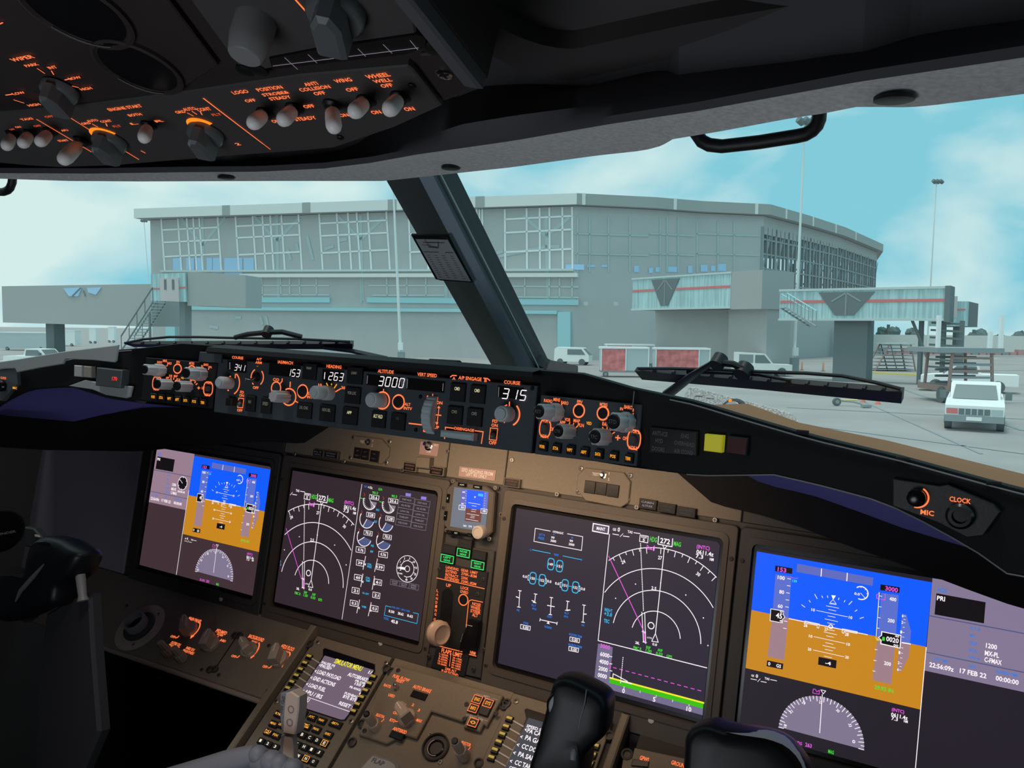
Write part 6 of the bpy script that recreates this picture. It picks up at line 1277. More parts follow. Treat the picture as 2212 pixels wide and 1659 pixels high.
for ox, oy, s, xx in [(0, 0, 'ENG 1', 1212), (138, 30, 'ENG 2', 1352)]:
    fp(b, F, 'purple_e', 1190+ox, 313+oy-3, 1238+ox, 320+oy-3, 1234+ox, 347+oy-3, 1187+ox, 340+oy-3, h=.0006)
    for k, s2 in enumerate(['START VALVE', 'OIL FILTER', 'LOW OIL', 'THRUST', 'FUEL FLOW']):
        x0, y0 = 1140+ox-k*8.5, 335+oy+k*52; Lw(2.5, x0, y0, x0+132, y0+23, x0+124, y0+75, x0-9, y0+50, x0, y0, m='dimline'); T_(s2, x0+60, y0+37, 84, 16, 'dimline')
c = A_(F, 1205, 990); r = px2m(F, 1205, 990, 97)[0]
for rr in (1, .62, .22): b.ring(F, c, r*rr, .0009, 'white', .0009, 0 if rr != .62 else -110, 360 if rr != .62 else 200)
for k in range(9): a = rad(200-k*36); b.line(F, [(c[0]+r*.62*math.cos(a), c[1]+r*.62*math.sin(a)), (c[0]+r*.72*math.cos(a), c[1]+r*.72*math.sin(a))], .0008, 'white', .0009)
for k, s in enumerate(['UP', '1', '2', '5', '10', '15', '25', '30', '40']): a = rad(185-k*34); b.text(F, s, (c[0]+r*.83*math.cos(a), c[1]+r*.83*math.sin(a)), None, .0034, 'white', .001)
fp(b, F, 'white', 1140, 970, 1188, 978, 1184, 1000, 1136, 990, h=.0009); T_('FLAPS', 1142, 1031, 40, 14)
for k in range(3): x0, y0 = 1056+k*84, 1083+k*18; Lw(2.5, x0, y0, x0+84, y0+18, x0+79, y0+63, x0-5, y0+46, x0, y0, m='dimline'); T_(['LE FLAPS', 'LE FLAPS', 'SPEED'][k], x0+38, y0+22, 54, 13, 'dimline'); T_(['TRANSIT', 'EXT', 'BRAKE'][k], x0+36, y0+40, 48, 13, 'dimline')
Lw(4, 1060, 1333, 1012, 1320, 998, 1405, 1290, 1480, 1304, 1393, 1258, 1382, m='cyan'); T_('FUEL QTY - LBS X 1000', 1147, 1352, 165, 18, 'blue_txt')
for s, x, y in [('8.50', 1064, 1372), ('28.62', 1146, 1392), ('8.62', 1230, 1412)]: T_(s, x, y, 52, 24)
T_('TOTAL', 1017, 1436, 46, 22, 'blue_txt'); T_('45.8', 1090, 1463, 62, 30)
b.build('symbology', DU[1], fix=False)

# ---- annunciators, test modules and placards on the panel
def octmod(z, pts, tst, btns, scr, label, sw):
    Z(*z); o = thing_part('warning_test_module', TI, F.p(*A_(F, *tst[0]))); o['label'] = label
    b = B(); b.prism(F, PT(F, *pts), 0, .004, 'panel_paint', .0012); b.build('faceplate', o)
    b = B(); tx(b, F, 'TEST', *tst[0], tst[1], tst[2], 'white_paint', .0046); tx(b, F, '1', *tst[3], tst[1]*.08, tst[2]*.9, 'white_paint', .0046); tx(b, F, '2', *tst[4], tst[1]*.2, tst[2]*.9, 'white_paint', .0046); b.build('marking', o, fix=False)
    for (x, y, w, h_), s1, s2 in zip(btns, ['A/P', 'A/T', 'FMC'], ['P/RST'] * 3):
        b = B(); c = A_(F, x, y); su, sv = F.sc(*zp(x, y)); b.rect(F, c, w/ZO[2]*su, h_/ZO[2]*sv, .001, .0065, 'lens_dark', .0006); b.text(F, s1, (c[0], c[1]+.004), .006, .0022, 'dim_txt', .0067); b.text(F, s2, (c[0], c[1]-.004), .009, .0022, 'dim_txt', .0067); b.build('button', o)
    for x, y in scr: screw(F, A_(F, x, y), .0040, .0002).build('screw', o)
    c = A_(F, *sw); b = B(); b.cyl(F, c, [(.0052, .004), (.0052, .006), (.003, .0065), (.0022, .012)], 'chrome', 16); b.build('toggle_switch', o)
octmod((1120, 800, 6.1444), (905, 1290, 1410, 1355, 1500, 1480, 1470, 1760, 1370, 1820, 900, 1730, 780, 1570, 800, 1385), ((1040, 1380), 92, 40, (1218, 1372), (1212, 1447)), [(968, 1550, 145, 165), (1120, 1572, 140, 165), (1275, 1600, 150, 165)], [(832, 1300), (1484, 1396), (797, 1612), (1450, 1713)], 'brown eight-sided module with TEST switch on the right', (1142, 1392))
octmod((600, 740, 6.1444), (1045, 1240, 1392, 1278, 1500, 1400, 1480, 1525, 1390, 1612, 1030, 1570, 955, 1480, 965, 1365), ((1150, 1320), 70, 36, (1284, 1306), (1275, 1370)), [(1088, 1468, 100, 145), (1190, 1485, 95, 150), (1310, 1512, 115, 150)], [(1008, 1258), (1485, 1316), (967, 1526), (1445, 1594)], 'brown eight-sided module with TEST switch on the left', (1225, 1322))
def annun(z, x, y, w, h_, t1, t2, m='dim_txt', sc='panel_paint'):
    Z(*z); c = A_(F, x, y); su, sv = F.sc(*zp(x, y)); W_, H_ = w/ZO[2]*su, h_/ZO[2]*sv
    b = B(); b.rect(F, c, W_, H_, 0, .007, sc, .0008); b.rect(F, c, W_*.9, H_*.82, .007, .0074, 'lens_dark'); b.text(F, t1, (c[0], c[1]+H_*.18), W_*.72, H_*.22, m, .0077); b.text(F, t2, (c[0], c[1]-H_*.18), W_*.6, H_*.22, m, .0077); b.build('annunciator_light', TI)
em('copper_txt', 120, 80, 62, .8)
Z3 = (860, 770, 6.1444); ZD = (1070, 1000, 2.764)
annun(Z3, 187, 1468, 172, 118, 'SPEEDBRAKE', 'DO NOT ARM', 'copper_txt'); annun(Z3, 540, 1522, 190, 118, 'SPEEDBRAKE', 'ARMED', 'copper_txt'); annun(ZD, 110, 119, 94, 52, 'SPEEDBRAKE', 'EXTENDED', 'copper_txt')
annun(ZD, 918, 246, 104, 58, 'CABIN', 'ALTITUDE', 'dimline', 'bezel'); annun(ZD, 1030, 269, 106, 56, 'TAKEOFF', 'CONFIG', 'dim_txt', 'bezel'); annun(ZD, 1146, 293, 112, 56, 'SPEEDBRAKE', 'EXTENDED', 'dim_txt', 'bezel')
annun((600, 740, 6.1444), 572, 1472, 140, 90, 'FLT', 'PATH', 'dim_txt', 'bezel_warm'); annun((600, 740, 6.1444), 742, 1492, 180, 95, 'SPEED', 'BRAKE', 'dim_txt', 'bezel_warm')
Z(*Z3)
b = B(); b.prism(F, PT(F, 305, 1128, 552, 1165, 525, 1328, 283, 1298), 0, .0012, 'placard'); tx(b, F, 'DIM', 412, 1262, 56, 34, 'white_paint', .0016); tx(b, F, 'BRT', 512, 1178, 52, 26, 'white_paint', .0016); b.build('placard', TI)
o = thing_part('toggle_switch', TI, F.p(*A_(F, 415, 1190))); b = B(); b.cyl(F, A_(F, 415, 1190), [(.0075, .001), (.0075, .003), (.005, .004), (.004, .008)], 'chrome', 18); b.build('collar', o); b = B(); b.tube([F.p(*A_(F, 415, 1190, .008), .008), F.p(*A_(F, 350, 1155, .02), .02)], [.0018, .0035], 'chrome', 10); b.build('bat', o)
b = B(); b.prism(F, PT(F, 300, 1330, 480, 1345, 468, 1495, 285, 1475), 0, .014, 'panel_paint', .0015); b.build('block_knob', TI)
b = B(); b.prism(F, PT(F, 820, 1460, 1303, 1515, 1285, 1650, 805, 1590), 0, .0010, 'placard'); tx(b, F, 'ISFD HEADING FROM', 1055, 1533, 418, 50, 'white_paint', .0014); tx(b, F, 'LEFT IRS ONLY', 1045, 1580, 278, 42, 'white_paint', .0014); b.build('placard', TI)
for z_, x, y in [(Z3, 658, 1258), (Z3, 1515, 1375), (Z3, 62, 1508), (ZD, 370, 187), (ZD, 845, 264), (ZD, 10, 150), (ZD, 35, 308), (ZD, 1312, 340), ((600, 740, 6.1444), 880, 1578), ((600, 740, 6.1444), 230, 1478), ((900, 980, 3.318), 270, 198), ((900, 980, 3.318), 183, 363), ((900, 980, 3.318), 607, 437)]:
    Z(*z_); screw(F, A_(F, x, y), .0036, .0002).build('screw', TI)

# ---- standby display
Z(900, 980, 3.318); ZS = (900, 980, 3.318)
t = thing('standby_display', F.p(*A_(F, 390, 590)), 'small square standby flight display with rounded grey frame in the panel centre', 'display screen')
b = B(); b.prism(F, PT(F, 300, 195, 520, 232, 580, 280, 560, 560, 520, 600, 250, 555, 215, 510, 235, 250), 0, .009, 'bezel_warm', .002); b.build('bezel', t)
b = B(); b.prism(F, PT(F, 292, 240, 538, 272, 515, 560, 262, 520), .0088, .0094, 'black', top='isfd_grey'); b.build('screen', t)
b = B(); fp(b, F, 'sky_blue', 385, 258, 508, 272, 492, 402, 375, 388, h=.0097); fp(b, F, 'isfd_brown', 375, 388, 492, 402, 482, 492, 368, 480, h=.0097); fp(b, F, 'grey_box', 345, 252, 385, 258, 372, 395, 330, 390, h=.0096); fp(b, F, 'tape_blue', 508, 272, 536, 276, 526, 408, 492, 402, h=.0096)
fp(b, F, 'cyan', 465, 285, 500, 290, 498, 308, 463, 303, h=.0099)
for q in [(394, 350, 478, 364), (384, 428, 470, 442), (376, 466, 464, 482), (420, 372, 452, 377), (418, 398, 450, 403), (414, 412, 446, 417), (412, 445, 440, 449), (408, 456, 438, 460)]: ln(b, F, 'white', 2.5, *q, h=.010)
fp(b, F, 'white', 436, 305, 448, 307, 440, 320, h=.010)
for x, y in [(352, 385), (508, 411)]: ln(b, F, 'white', 3.5, x-22, y-18, x+22, y-12, x+18, y+18, x-25, y+13, x-22, y-18, h=.0103); tx(b, F, '30' if x < 400 else '180', x, y, 24, 16, 'white', .0103)
for s, x, y in [('60', 362, 275), ('45', 358, 317), ('40', 353, 358), ('260', 370, 515), ('270', 408, 520), ('280', 443, 525)]: tx(b, F, s, x, y, 20 if len(s) < 3 else 24, 13, 'white', .0103)
for k in range(8): y = 268+k*17; ln(b, F, 'white', 1.5, 376-k*1.2, y, 384-k*1.2, y+1, h=.0103); ln(b, F, 'white', 1.5, 512-k*1.3, y+18, 520-k*1.3, y+19, h=.0103)
b.build('symbology', t, fix=False)
for x, y, w, h_, s in [(352, 224, 62, 26, 'APP'), (460, 240, 62, 26, 'HP/IN'), (250, 320, 20, 62, '+'), (232, 443, 20, 66, '-'), (262, 560, 46, 24, 'ATT'), (310, 567, 40, 24, 'RST'), (408, 582, 40, 24, 'BARO')]:
    b = B(); c = A_(F, x, y); su, sv = F.sc(*zp(x, y)); b.rect(F, c, w/ZO[2]*su, h_/ZO[2]*sv, .009, .0115, 'gloss_black', .0006); b.text(F, s, c, w/ZO[2]*su*(.55 if len(s) > 1 else .4), .0022 if len(s) > 1 else .004, 'cream' if s in ('APP', 'HP/IN', '+', '-', 'RST') else 'dim_txt', .0118); b.build('button', t)
c = A_(F, 485, 560); b = B(); b.cyl(F, c, [(.0105, .009), (.0105, .019), (.0095, .021), (.007, .0215), (.0065, .0205)], 'handle_cream', 32); b.build('knob', t)
for x, y in [(270, 198), (575, 246), (225, 548), (532, 610)]: screw(F, A_(F, x, y), .0034, .004).build('screw', t)

# ---- landing gear panel
t = thing('landing_gear_panel', F.p(*A_(F, 300, 1560)), 'tall black landing gear panel with green lights and orange writing between the inner displays', 'control panel')
b = B(); b.prism(F, PT(F, 195, 640, 560, 700, 460, 1610, 60, 1520), -.003, .001, 'bezel', .001); b.build('backing', t)
b = B(); b.prism(F, PT(F, 170, 775, 520, 848, 435, 1460, 100, 1375), .001, .004, 'panel_black', .001); b.build('faceplate', t); b = B(); b.prism(F, PT(F, 150, 1385, 385, 1440, 350, 1600, 110, 1530), .001, .004, 'panel_black', .001); b.build('flap_placard', t)
for x, y, s1, on in [(352, 710, 'NOSE', 1), (236, 752, 'LEFT', 1), (454, 796, 'RIGHT', 1), (360, 645, 'NOSE', 0), (244, 686, 'LEFT', 0), (462, 728, 'RIGHT', 0)]:
    c = A_(F, x, y); su, sv = F.sc(*zp(x, y)); W_, H_ = 98/ZO[2]*su, 62/ZO[2]*sv
    b = B(); b.rect(F, c, W_, H_, .001, .007, 'panel_black', .0006)
    if on: b.line(F, [(c[0]-W_*.46, c[1]-H_*.42), (c[0]+W_*.46, c[1]-H_*.42), (c[0]+W_*.46, c[1]+H_*.42), (c[0]-W_*.46, c[1]+H_*.42), (c[0]-W_*.46, c[1]-H_*.42)], .0012, 'green_lamp', .0074)
    b.text(F, s1, (c[0], c[1]+H_*.17), W_*.55, H_*.22, 'green_lamp' if on else 'dim_txt', .0074); b.text(F, 'GEAR', (c[0], c[1]-H_*.17), W_*.5, H_*.22, 'green_lamp' if on else 'dim_txt', .0074)
    o = b.build('gear_light', t); o['label'] = 'lit green gear light' if on else 'unlit gear light'
L = B(); T_ = lambda s, x, y, w, hh, rot=0: tx(L, F, s, x, y, w, hh, 'orange', .0048, rot); Lw = lambda w, *a: ln(L, F, 'orange', w, *a, h=.0048)
for s, x, y, w in [('LANDING', 266, 820, 92), ('GEAR', 356, 836, 55), ('LIMIT', 422, 850, 55), ('EXTEND', 260, 845, 82), ('270K-.82M', 386, 868, 112), ('RETRACT', 264, 872, 94), ('235K', 356, 890, 52), ('EXTENDED', 265, 897, 104), ('320K-.82M', 384, 922, 110)]: T_(s, x, y, w, 20)
Lw(5, 155, 888, 497, 966); T_('UP', 240, 942, 34, 24); T_('LOCK', 356, 962, 60, 22); T_('OVRD', 352, 990, 58, 22)
c = A_(F, 346, 1045); L.ring(F, c, px2m(F, 346, 1045, 33)[0], .0016, 'orange', .0048)
for k, ch in enumerate('LANDING'): T_(ch, 162-k*2.6, 980+k*28, 14, 20)
T_('G', 141, 1185, 15, 20); T_('DN', 192, 1336, 36, 26)
Lw(5, 485, 1062, 405, 1045, 388, 1052, 382, 1075, 366, 1240)
for s, x, y, w in [('NOSE', 440, 1078, 62), ('WHEEL', 434, 1103, 74), ('STEER', 433, 1130, 74), ('ALT', 430, 1155, 42), ('NRM', 414, 1424, 40)]: T_(s, x, y, w, 23)
Lw(5, 388, 1435, 438, 1447); Lw(5, 152, 1370, 338, 1416)
T_('FLAPS LIMIT', 264, 1425, 152, 32)
for k in range(5): T_(['1-250K', '2-250K', '5-250K', '10-210K', '15-200K'][k], 208-k*3, 1438+k*17, 70, 13); T_(['25-190K', '30-175K', '40-162K', '35-180K', '40-162K'][k], 304-k*3, 1466+k*17, 72, 13)
Lw(4, 256, 1438, 247, 1520); T_('230K ALT', 256, 1546, 84, 18); T_('FLAP EXTEND', 250, 1568, 124, 20)
L.build('lit_legend', t, fix=False)['label'] = 'glowing orange lettering'
b = B(); b.cyl(F, c, [(.0075, .0041), (.0075, .0044)], 'black', 20); b.build('override_button', t)
b = B(); s0, s1 = A_(F, 232, 1015), A_(F, 212, 1235); w = .0105; pts = []
for k in range(13): a = math.pi*k/12; pts.append((s0[0]+w*math.cos(a), s0[1]+w*math.sin(a)))
for k in range(13): a = math.pi+math.pi*k/12; pts.append((s1[0]+w*math.cos(a), s1[1]+w*math.sin(a)))
b.prism(F, pts, .0035, .0042, 'gloss_black', top='black'); b.build('lever_slot', t)
o = thing_part('gear_lever', t, F.p(*A_(F, 212, 1235))); o['label'] = 'gear lever with a translucent amber wheel'
tip = A_(F, 145, 1290, .055); b = B(); b.tube([F.p(s1[0], s1[1]+.002, .004), F.p(tip[0]+.003, tip[1]+.004, .046)], [.0055, .0065], 'gear_knob', 14); b.build('stem', o)
Fk = Fr(F.p(tip[0], tip[1], .050), (F.U*.35-F.N*.94), F.V); b = B(); b.cyl(Fk, (0, 0), [(.0140, -.009), (.0175, -.0075), (.0185, -.003), (.0165, -.0005), (.0185, .002), (.0175, .0065), (.0140, .009), (.0120, .0075), (.009, .0065), (.007, .0065)], 'gear_knob', 40); b.build('wheel_knob', o)
b = B(); b.prism(F, PT(F, 395, 1180, 480, 1195, 470, 1290, 455, 1390, 330, 1410, 340, 1330, 390, 1220), .004, .012, 'gloss_black', .002); b.line(F, PT(F, 384, 1218, 428, 1228), .0007, 'knob', .0123); b.line(F, PT(F, 362, 1280, 345, 1340), .0007, 'knob_mid', .0123); b.build('steering_switch_guard', t)
for x, y in [(172, 826), (488, 898), (97, 1448), (492, 1400), (415, 1538), (448, 1005)]: screw(F, A_(F, x, y), .0032, .004, 'bezel').build('screw', t)
# ================================================================== FORWARD PEDESTAL, LIGHTING PANEL, YOKES, LEVERS
F = PED
TC = thing('pedestal_console', F.p(0, -.25), 'dark brown pedestal housing that carries the keypads and the brake panel', 'console')
b = B(); b.prism(F, [(-.285, -.40), (.285, -.40), (.285, .018), (-.285, .018)], -.10, -.004, 'panel_black', .001); b.build('housing', TC)
b = B(); b.prism(F, [(-.107, -.40), (.107, -.40), (.107, .012), (-.107, .012)], -.01, 0, 'panel_paint', .001); b.build('base_plate', TC)
for s in (-1, 1):
    b = B(); b.prism(F, [(s*.272, -.40), (s*.284, -.40), (s*.284, .022), (s*.272, .022)], -.10, .012, 'panel_paint', .002); b.build('side_rail', TC)
def cdu(off, label, lines, scr, right):
    Z(540, 1360, 5.547); o2 = (off, 0); sh = lambda pts: [(p[0]+off, p[1]) for p in pts]
    t = thing('control_display_unit', F.p(-.19+off, -.23), label, 'keypad display', 'pedestal keypads')
    b = B(); b.prism(F, [(-.266+off, -.245), (-.112+off, -.245), (-.112+off, .010), (-.266+off, .010)], -.01, .002, 'panel_paint', .001); b.build('faceplate', t)
    b = B(); b.prism(F, sh(PT(F, 905, 230, 1505, 425, 1510, 510, 1215, 1020, 1155, 1105, 1090, 1105, 500, 915, 560, 820, 880, 330, 880, 250)), .0015, .003, 'bezel', .0006, top='gloss_black'); b.build('screen_recess', t)
    b = B(); b.prism(F, sh(PT(F, 905, 325, 1495, 500, 1205, 1010, 1140, 1092, 1095, 1092, 520, 905, 575, 815)), .003, .0034, 'black', top=scr); b.build('screen', t)
    b = B()
    for s, x, y, w, hh, m in lines: tx(b, F, s, x, y, w, hh, m, .0038, 0, o2)
    if not right: p, q = PT(F, 590, 785, 1210, 1000); b.dash(F, p, q, 40, .0009, 'white', .0038, .6)
    b.build('screen_text', t, fix=False)
    for x, y in [(720, 347), (670, 425), (618, 500), (568, 575), (515, 653), (465, 727), (1487, 590), (1440, 672), (1395, 755), (1347, 835), (1297, 920), (1250, 1002)]:
        c = A_(F, x, y); b = B(); b.rect(F, (c[0]+off, c[1]), .0105, .0085, .002, .0060, 'black', .0008); b.rect(F, (c[0]+off, c[1]+.0012), .0088, .0036, .0060, .0072, 'gold', .0006); b.build('line_key', t)
    b = B()
    for k in range(6): x, y = 745-k*51, 352+k*77; ln(b, F, 'knob', 13, x, y, x+90, y+58, h=.0032, off=o2)
    b.build('leader_line', t, fix=False)
    L_ = []
    for s, x, y in [('DEP ARR', 650, 1020), ('ATC', 760, 1072), ('VNAV', 875, 1112), ('HOLD', 590, 1130), ('FMC COMM', 695, 1180), ('PROG', 812, 1218), ('EXEC', 955, 1278), ('MENU', 300, 1150), ('N1 LIMIT', 235, 1250), ('FIX', 330, 1290), ('CLB', 400, 1050), ('CRZ', 470, 1075), ('LEGS', 400, 1165), ('RTE', 360, 1035), ('DES', 535, 985)]: L_.append((s, x, y, 96, 84, 66, 30 if ' ' not in s else 52, 'key_light'))
    L_.append(('-BRT+', 1040, 1152, 145, 84, 90, 30, 'key_light'))
    for r_ in range(5):
        for c_ in range(5):
            k = r_*5+c_; L_.append(('ABCDEFGHIJKLMNOPQRSTUVWXY'[k], 560+88*c_-66*r_, 1250+34*c_+110*r_, 78, 84, 26, 40, 'key_white'))
    for r_ in range(3):
        for c_ in range(3): L_.append(('123456789'[r_*3+c_], 150+87*c_-66*r_, 1355+36*c_+110*r_, 74, 80, 24, 40, 'key_white'))
    for s, x, y, w, hh, tw, th, m in L_:
        px, py = zp(x, y); su, sv = F.sc(px, py); c = F.at(px, py); c = (c[0]+off, c[1])
        if c[1] < -.235: continue
        W_, H_ = w/ZO[2]*su, hh/ZO[2]*sv; b = B(); b.rect(F, c, W_, H_, .002, .0065, 'btn', .001)
        sp = s.split(' ')
        for i, q in enumerate(sp): b.text(F, q, (c[0], c[1]+(.5*(len(sp)-1)-i)*H_*.34), tw/ZO[2]*su, H_*(.30 if len(sp) > 1 else .36 if len(s) > 1 else .48), m, .0068)
        if s in 'EN': b.line(F, [(c[0]-W_*.42, c[1]-H_*.42), (c[0]+W_*.42, c[1]-H_*.42), (c[0]+W_*.42, c[1]+H_*.42), (c[0]-W_*.42, c[1]+H_*.42), (c[0]-W_*.42, c[1]-H_*.42)], .0009, 'key_light', .0068)
        b.build('key', t)
    for x, y in [(820, 165), (1637, 412), (1220, 1108), (325, 870)]: c = A_(F, x, y); screw(F, (c[0]+off, c[1]), .0042, .002).build('screw', t)
    for u, v in [(-.268, -.008), (-.109, -.010)]: b = B(); b.cyl(F, (u+off, v), [(.0065, .001), (.0065, .0045), (.004, .005), (.004, .002)], 'bezel', 18); b.build('fastener', t)
W_ = 'white'
cdu(0, 'pedestal keypad unit with the SIMULATOR MENU on its pale screen, behind the grey lever', [('SIMULATOR MENU', 1190, 438, 340, 66, 'yellow'), ('1/', 1452, 530, 42, 44, W_), ('PAUSE P5', 950, 430, 165, 34, W_), ('<PAUSE>', 915, 462, 155, 44, W_), ('<', 798, 512, 22, 34, W_), ('LOAD PAYLOAD', 958, 560, 290, 54, W_), ('<', 748, 590, 22, 34, W_), ('GND ACTIONS', 900, 636, 275, 54, W_), ('<', 697, 668, 22, 34, W_), ('LOAD FUEL', 818, 708, 205, 54, W_),
    ('<', 647, 748, 22, 34, W_), ('APU / IRS', 772, 790, 220, 54, W_), ('<', 597, 828, 22, 34, W_), ('MENU', 670, 850, 110, 50, W_), ('AUTOBRAKE:', 1305, 585, 250, 50, W_), ('PB DIR', 1335, 645, 130, 28, W_), ('150 F', 1325, 678, 120, 36, W_), ('PB ANGL', 1275, 722, 145, 30, W_), ('1', 1328, 782, 12, 30, W_), ('PUSHBAC', 1225, 800, 165, 32, W_), ('BYE BYE', 1208, 838, 165, 42, W_), ('RESET :', 1160, 920, 165, 48, W_)], 'cdu_scr', False)
cdu(.373, 'pedestal keypad unit with a darker screen, partly hidden behind the right yoke', [('CMS', 1190, 438, 100, 66, 'yellow'), ('SPEED SEL', 955, 430, 175, 34, W_), ('<PA CAPT', 940, 470, 200, 50, W_), ('<', 798, 512, 22, 34, W_), ('PA GATE', 925, 545, 190, 54, W_), ('<', 748, 590, 22, 34, W_), ('CC DOORS', 885, 632, 215, 54, W_), ('<', 697, 668, 22, 34, W_), ('PA SAFETY', 840, 712, 225, 54, W_),
    ('<', 647, 748, 22, 34, W_), ('CC TAKEOFF', 800, 796, 250, 54, W_), ('OPTIONS', 690, 830, 150, 30, W_), ('<', 597, 848, 22, 34, W_), ('MENU', 670, 870, 110, 46, W_)], 'cdu_dark', True)

# ---- brake and display select panel between the keypads
Z(760, 1400, 5.53)
t = thing('brake_select_panel', F.p(0, -.20), 'brown panel with AUTO BRAKE knob and FUEL FLOW switch between the two keypads', 'control panel')
b = B(); b.prism(F, PT(F, 545, 235, 1825, 600, 1625, 965, 1592, 940, 1545, 1030, 1352, 972, 1395, 860, 1335, 905, 965, 785, 790, 1110, 640, 1062, 430, 1170, 100, 1060, 340, 500), 0, .0075, 'panel_paint', .0015); b.build('faceplate', t)
L = B(); T_ = lambda s, x, y, w, hh, m='orange', rot=0: tx(L, F, s, x, y, w, hh, m, .0080, rot)
for s, x, y, w, hh in [('FUEL FLOW', 612, 392, 205, 42), ('RESET', 598, 428, 92, 36), ('RATE', 447, 484, 84, 36), ('USED', 497, 600, 78, 36), ('AUTO BRAKE', 860, 520, 222, 46), ('1', 658, 712, 12, 30), ('2', 752, 712, 26, 34), ('3', 822, 775, 26, 36), ('OFF', 548, 810, 66, 38), ('RTO', 508, 897, 64, 40), ('MAX', 826, 900, 66, 38), ('ANTISKID', 595, 1016, 168, 46), ('SELECTOR', 362, 842, 102, 36), ('SELECTOR', 1384, 1176, 120, 40)]: T_(s, x, y, w, hh)
for q in [(540, 905, 560, 912, 582, 902), (755, 840, 764, 862), (765, 878, 788, 892), (408, 880, 392, 898, 376, 912), (1435, 1218, 1418, 1240, 1396, 1262)]: ln(L, F, 'orange', 8, *q, h=.0080)
L.build('lit_legend', t, fix=False)['label'] = 'glowing orange lettering'
L = B()
for s, x, y, w in [('MFD', 1628, 618, 75), ('ENG TFR', 1510, 872, 170)]: tx(L, F, s, x, y, w, 34, 'knob', .0080)
for q in [(1505, 580, 1585, 600), (1672, 630, 1755, 652), (1385, 828, 1425, 838), (1598, 892, 1640, 906)]: ln(L, F, 'knob', 5, *q, h=.0080)
L.build('marking', t, fix=False)
def litbtn(s, x, y, on=True):
    c = A_(F, x, y); b = B(); w, h_ = .0155, .0135; b.rect(F, c, w, h_, .0075, .0115, 'btn', .001)
    if on: b.line(F, [(c[0]-w*.44, c[1]-h_*.42), (c[0]+w*.44, c[1]-h_*.42), (c[0]+w*.44, c[1]+h_*.42), (c[0]-w*.44, c[1]+h_*.42), (c[0]-w*.44, c[1]-h_*.42)], .0010, 'orange', .0118); b.text(F, s, c, w*.55, h_*.4, 'amber', .0118)
    b.build('button', t)
litbtn('ENG', 1525, 662); litbtn('SYS', 1653, 708); litbtn('INFO', 1478, 768); litbtn('', 1612, 797, False); litbtn('<>', 1475, 937)
for x, y, w, h_ in [(825, 600, 185, 88), (560, 1078, 160, 90)]: c = A_(F, x, y); su, sv = F.sc(*zp(x, y)); b = B(); b.rect(F, c, w/ZO[2]*su, h_/ZO[2]*sv, .006, .0095, 'lens_dark', .0008); b.build('annunciator_light', t)
toggle(t, F, (560, 520), (520, 445), .016, .0034, 'chrome')
for (bx, by), lb in [((310, 975), 'left ribbed selector knob with SEL on its cap'), ((1345, 1300), 'right ribbed selector knob with SEL on its cap')]:
    if lb[0] == 'l': o = knob(t, F, (bx, by), .0068, .044, lb, .1, 'knob_brown', cap='black', txt='SEL', skirt=.0092)
    else: t2 = thing('selector_knob', F.p(*A_(F, bx, by)), 'ribbed brown knob with SEL on its cap, right of the round outlet', 'knob'); knob(t2, F, (bx, by), .0068, .044, None, .1, 'knob_brown', cap='black', txt='SEL', skirt=.0092)
def ptr(F, parent, x, y, r, Ln, dirn, m, label=None, z0=.001, line=True, name='rotary_knob', w=.5):
    c = A_(F, x, y); o = thing_part(name, parent, F.p(*c))
    if label: o['label'] = label
    b = B(); b.cyl(F, c, [(r, z0), (r, z0+Ln*.25), (r*.9, z0+Ln*.3)], m, 32); b.build('skirt', o)
    d = V3((math.cos(rad(dirn)), math.sin(rad(dirn)), 0)); n = V3((-d.y, d.x, 0)); q = lambda a, s: (c[0]+d.x*a+n.x*s, c[1]+d.y*a+n.y*s)
    b = B(); b.prism(F, [q(-r*.9, -r*w), q(r*.6, -r*w), q(r*1.1, -r*w*.4), q(r*1.1, r*w*.4), q(r*.6, r*w), q(-r*.9, r*w)], z0+Ln*.25, z0+Ln, m, r*.14); b.build('grip', o)
    if line: b = B(); b.line(F, [q(0, 0), q(r*.95, 0)], r*.13, 'white_paint', z0+Ln+.0003); b.build('pointer_line', o, fix=False)
    return o
ptr(F, t, 690, 880, .0135, .030, 150, 'knob_brown', 'square brown auto brake selector', .0075, w=.62)
t3 = thing('air_outlet', F.p(*A_(F, 1005, 1190)), 'round black air outlet in the pedestal below the recess', 'air outlet')
c = A_(F, 1005, 1190); r = px2m(F, 1005, 1190, 150)[0]; b = B(); b.cyl(F, c, [(r, .0005), (r, .004), (r*.93, .005), (r*.88, .004), (r*.86, -.0035)], 'bezel', 40, topm='gloss_black'); b.build('flange', t3)
b = B(); b.cyl(F, (c[0]+.001, c[1]-.001), [(r*.62, -.003), (r*.60, .002), (r*.5, .003), (r*.46, .000)], 'gloss_black', 32); b.ring(F, (c[0]+.001, c[1]-.001), r*.58, .0012, 'knob_brown', .0032, 130, 300); b.build('ball', t3)
for x, y in [(575, 300), (1390, 705), (1740, 815), (1365, 880), (175, 1020)]: screw(F, A_(F, x, y), .0036, .0075, 'bezel').build('screw', t)
for x, y in [(945, 1035), (1058, 1362)]: screw(F, A_(F, x, y), .0036, 0).build('screw', TC)
for x, y in [(478, 295), (128, 915), (1823, 697), (10, 1135), (1522, 1385)]: b = B(); cc = A_(F, x, y); b.cyl(F, cc, [(.0068, .0005), (.0068, .004), (.0045, .005), (.004, .002)], 'bezel', 20); b.build('fastener', TC)

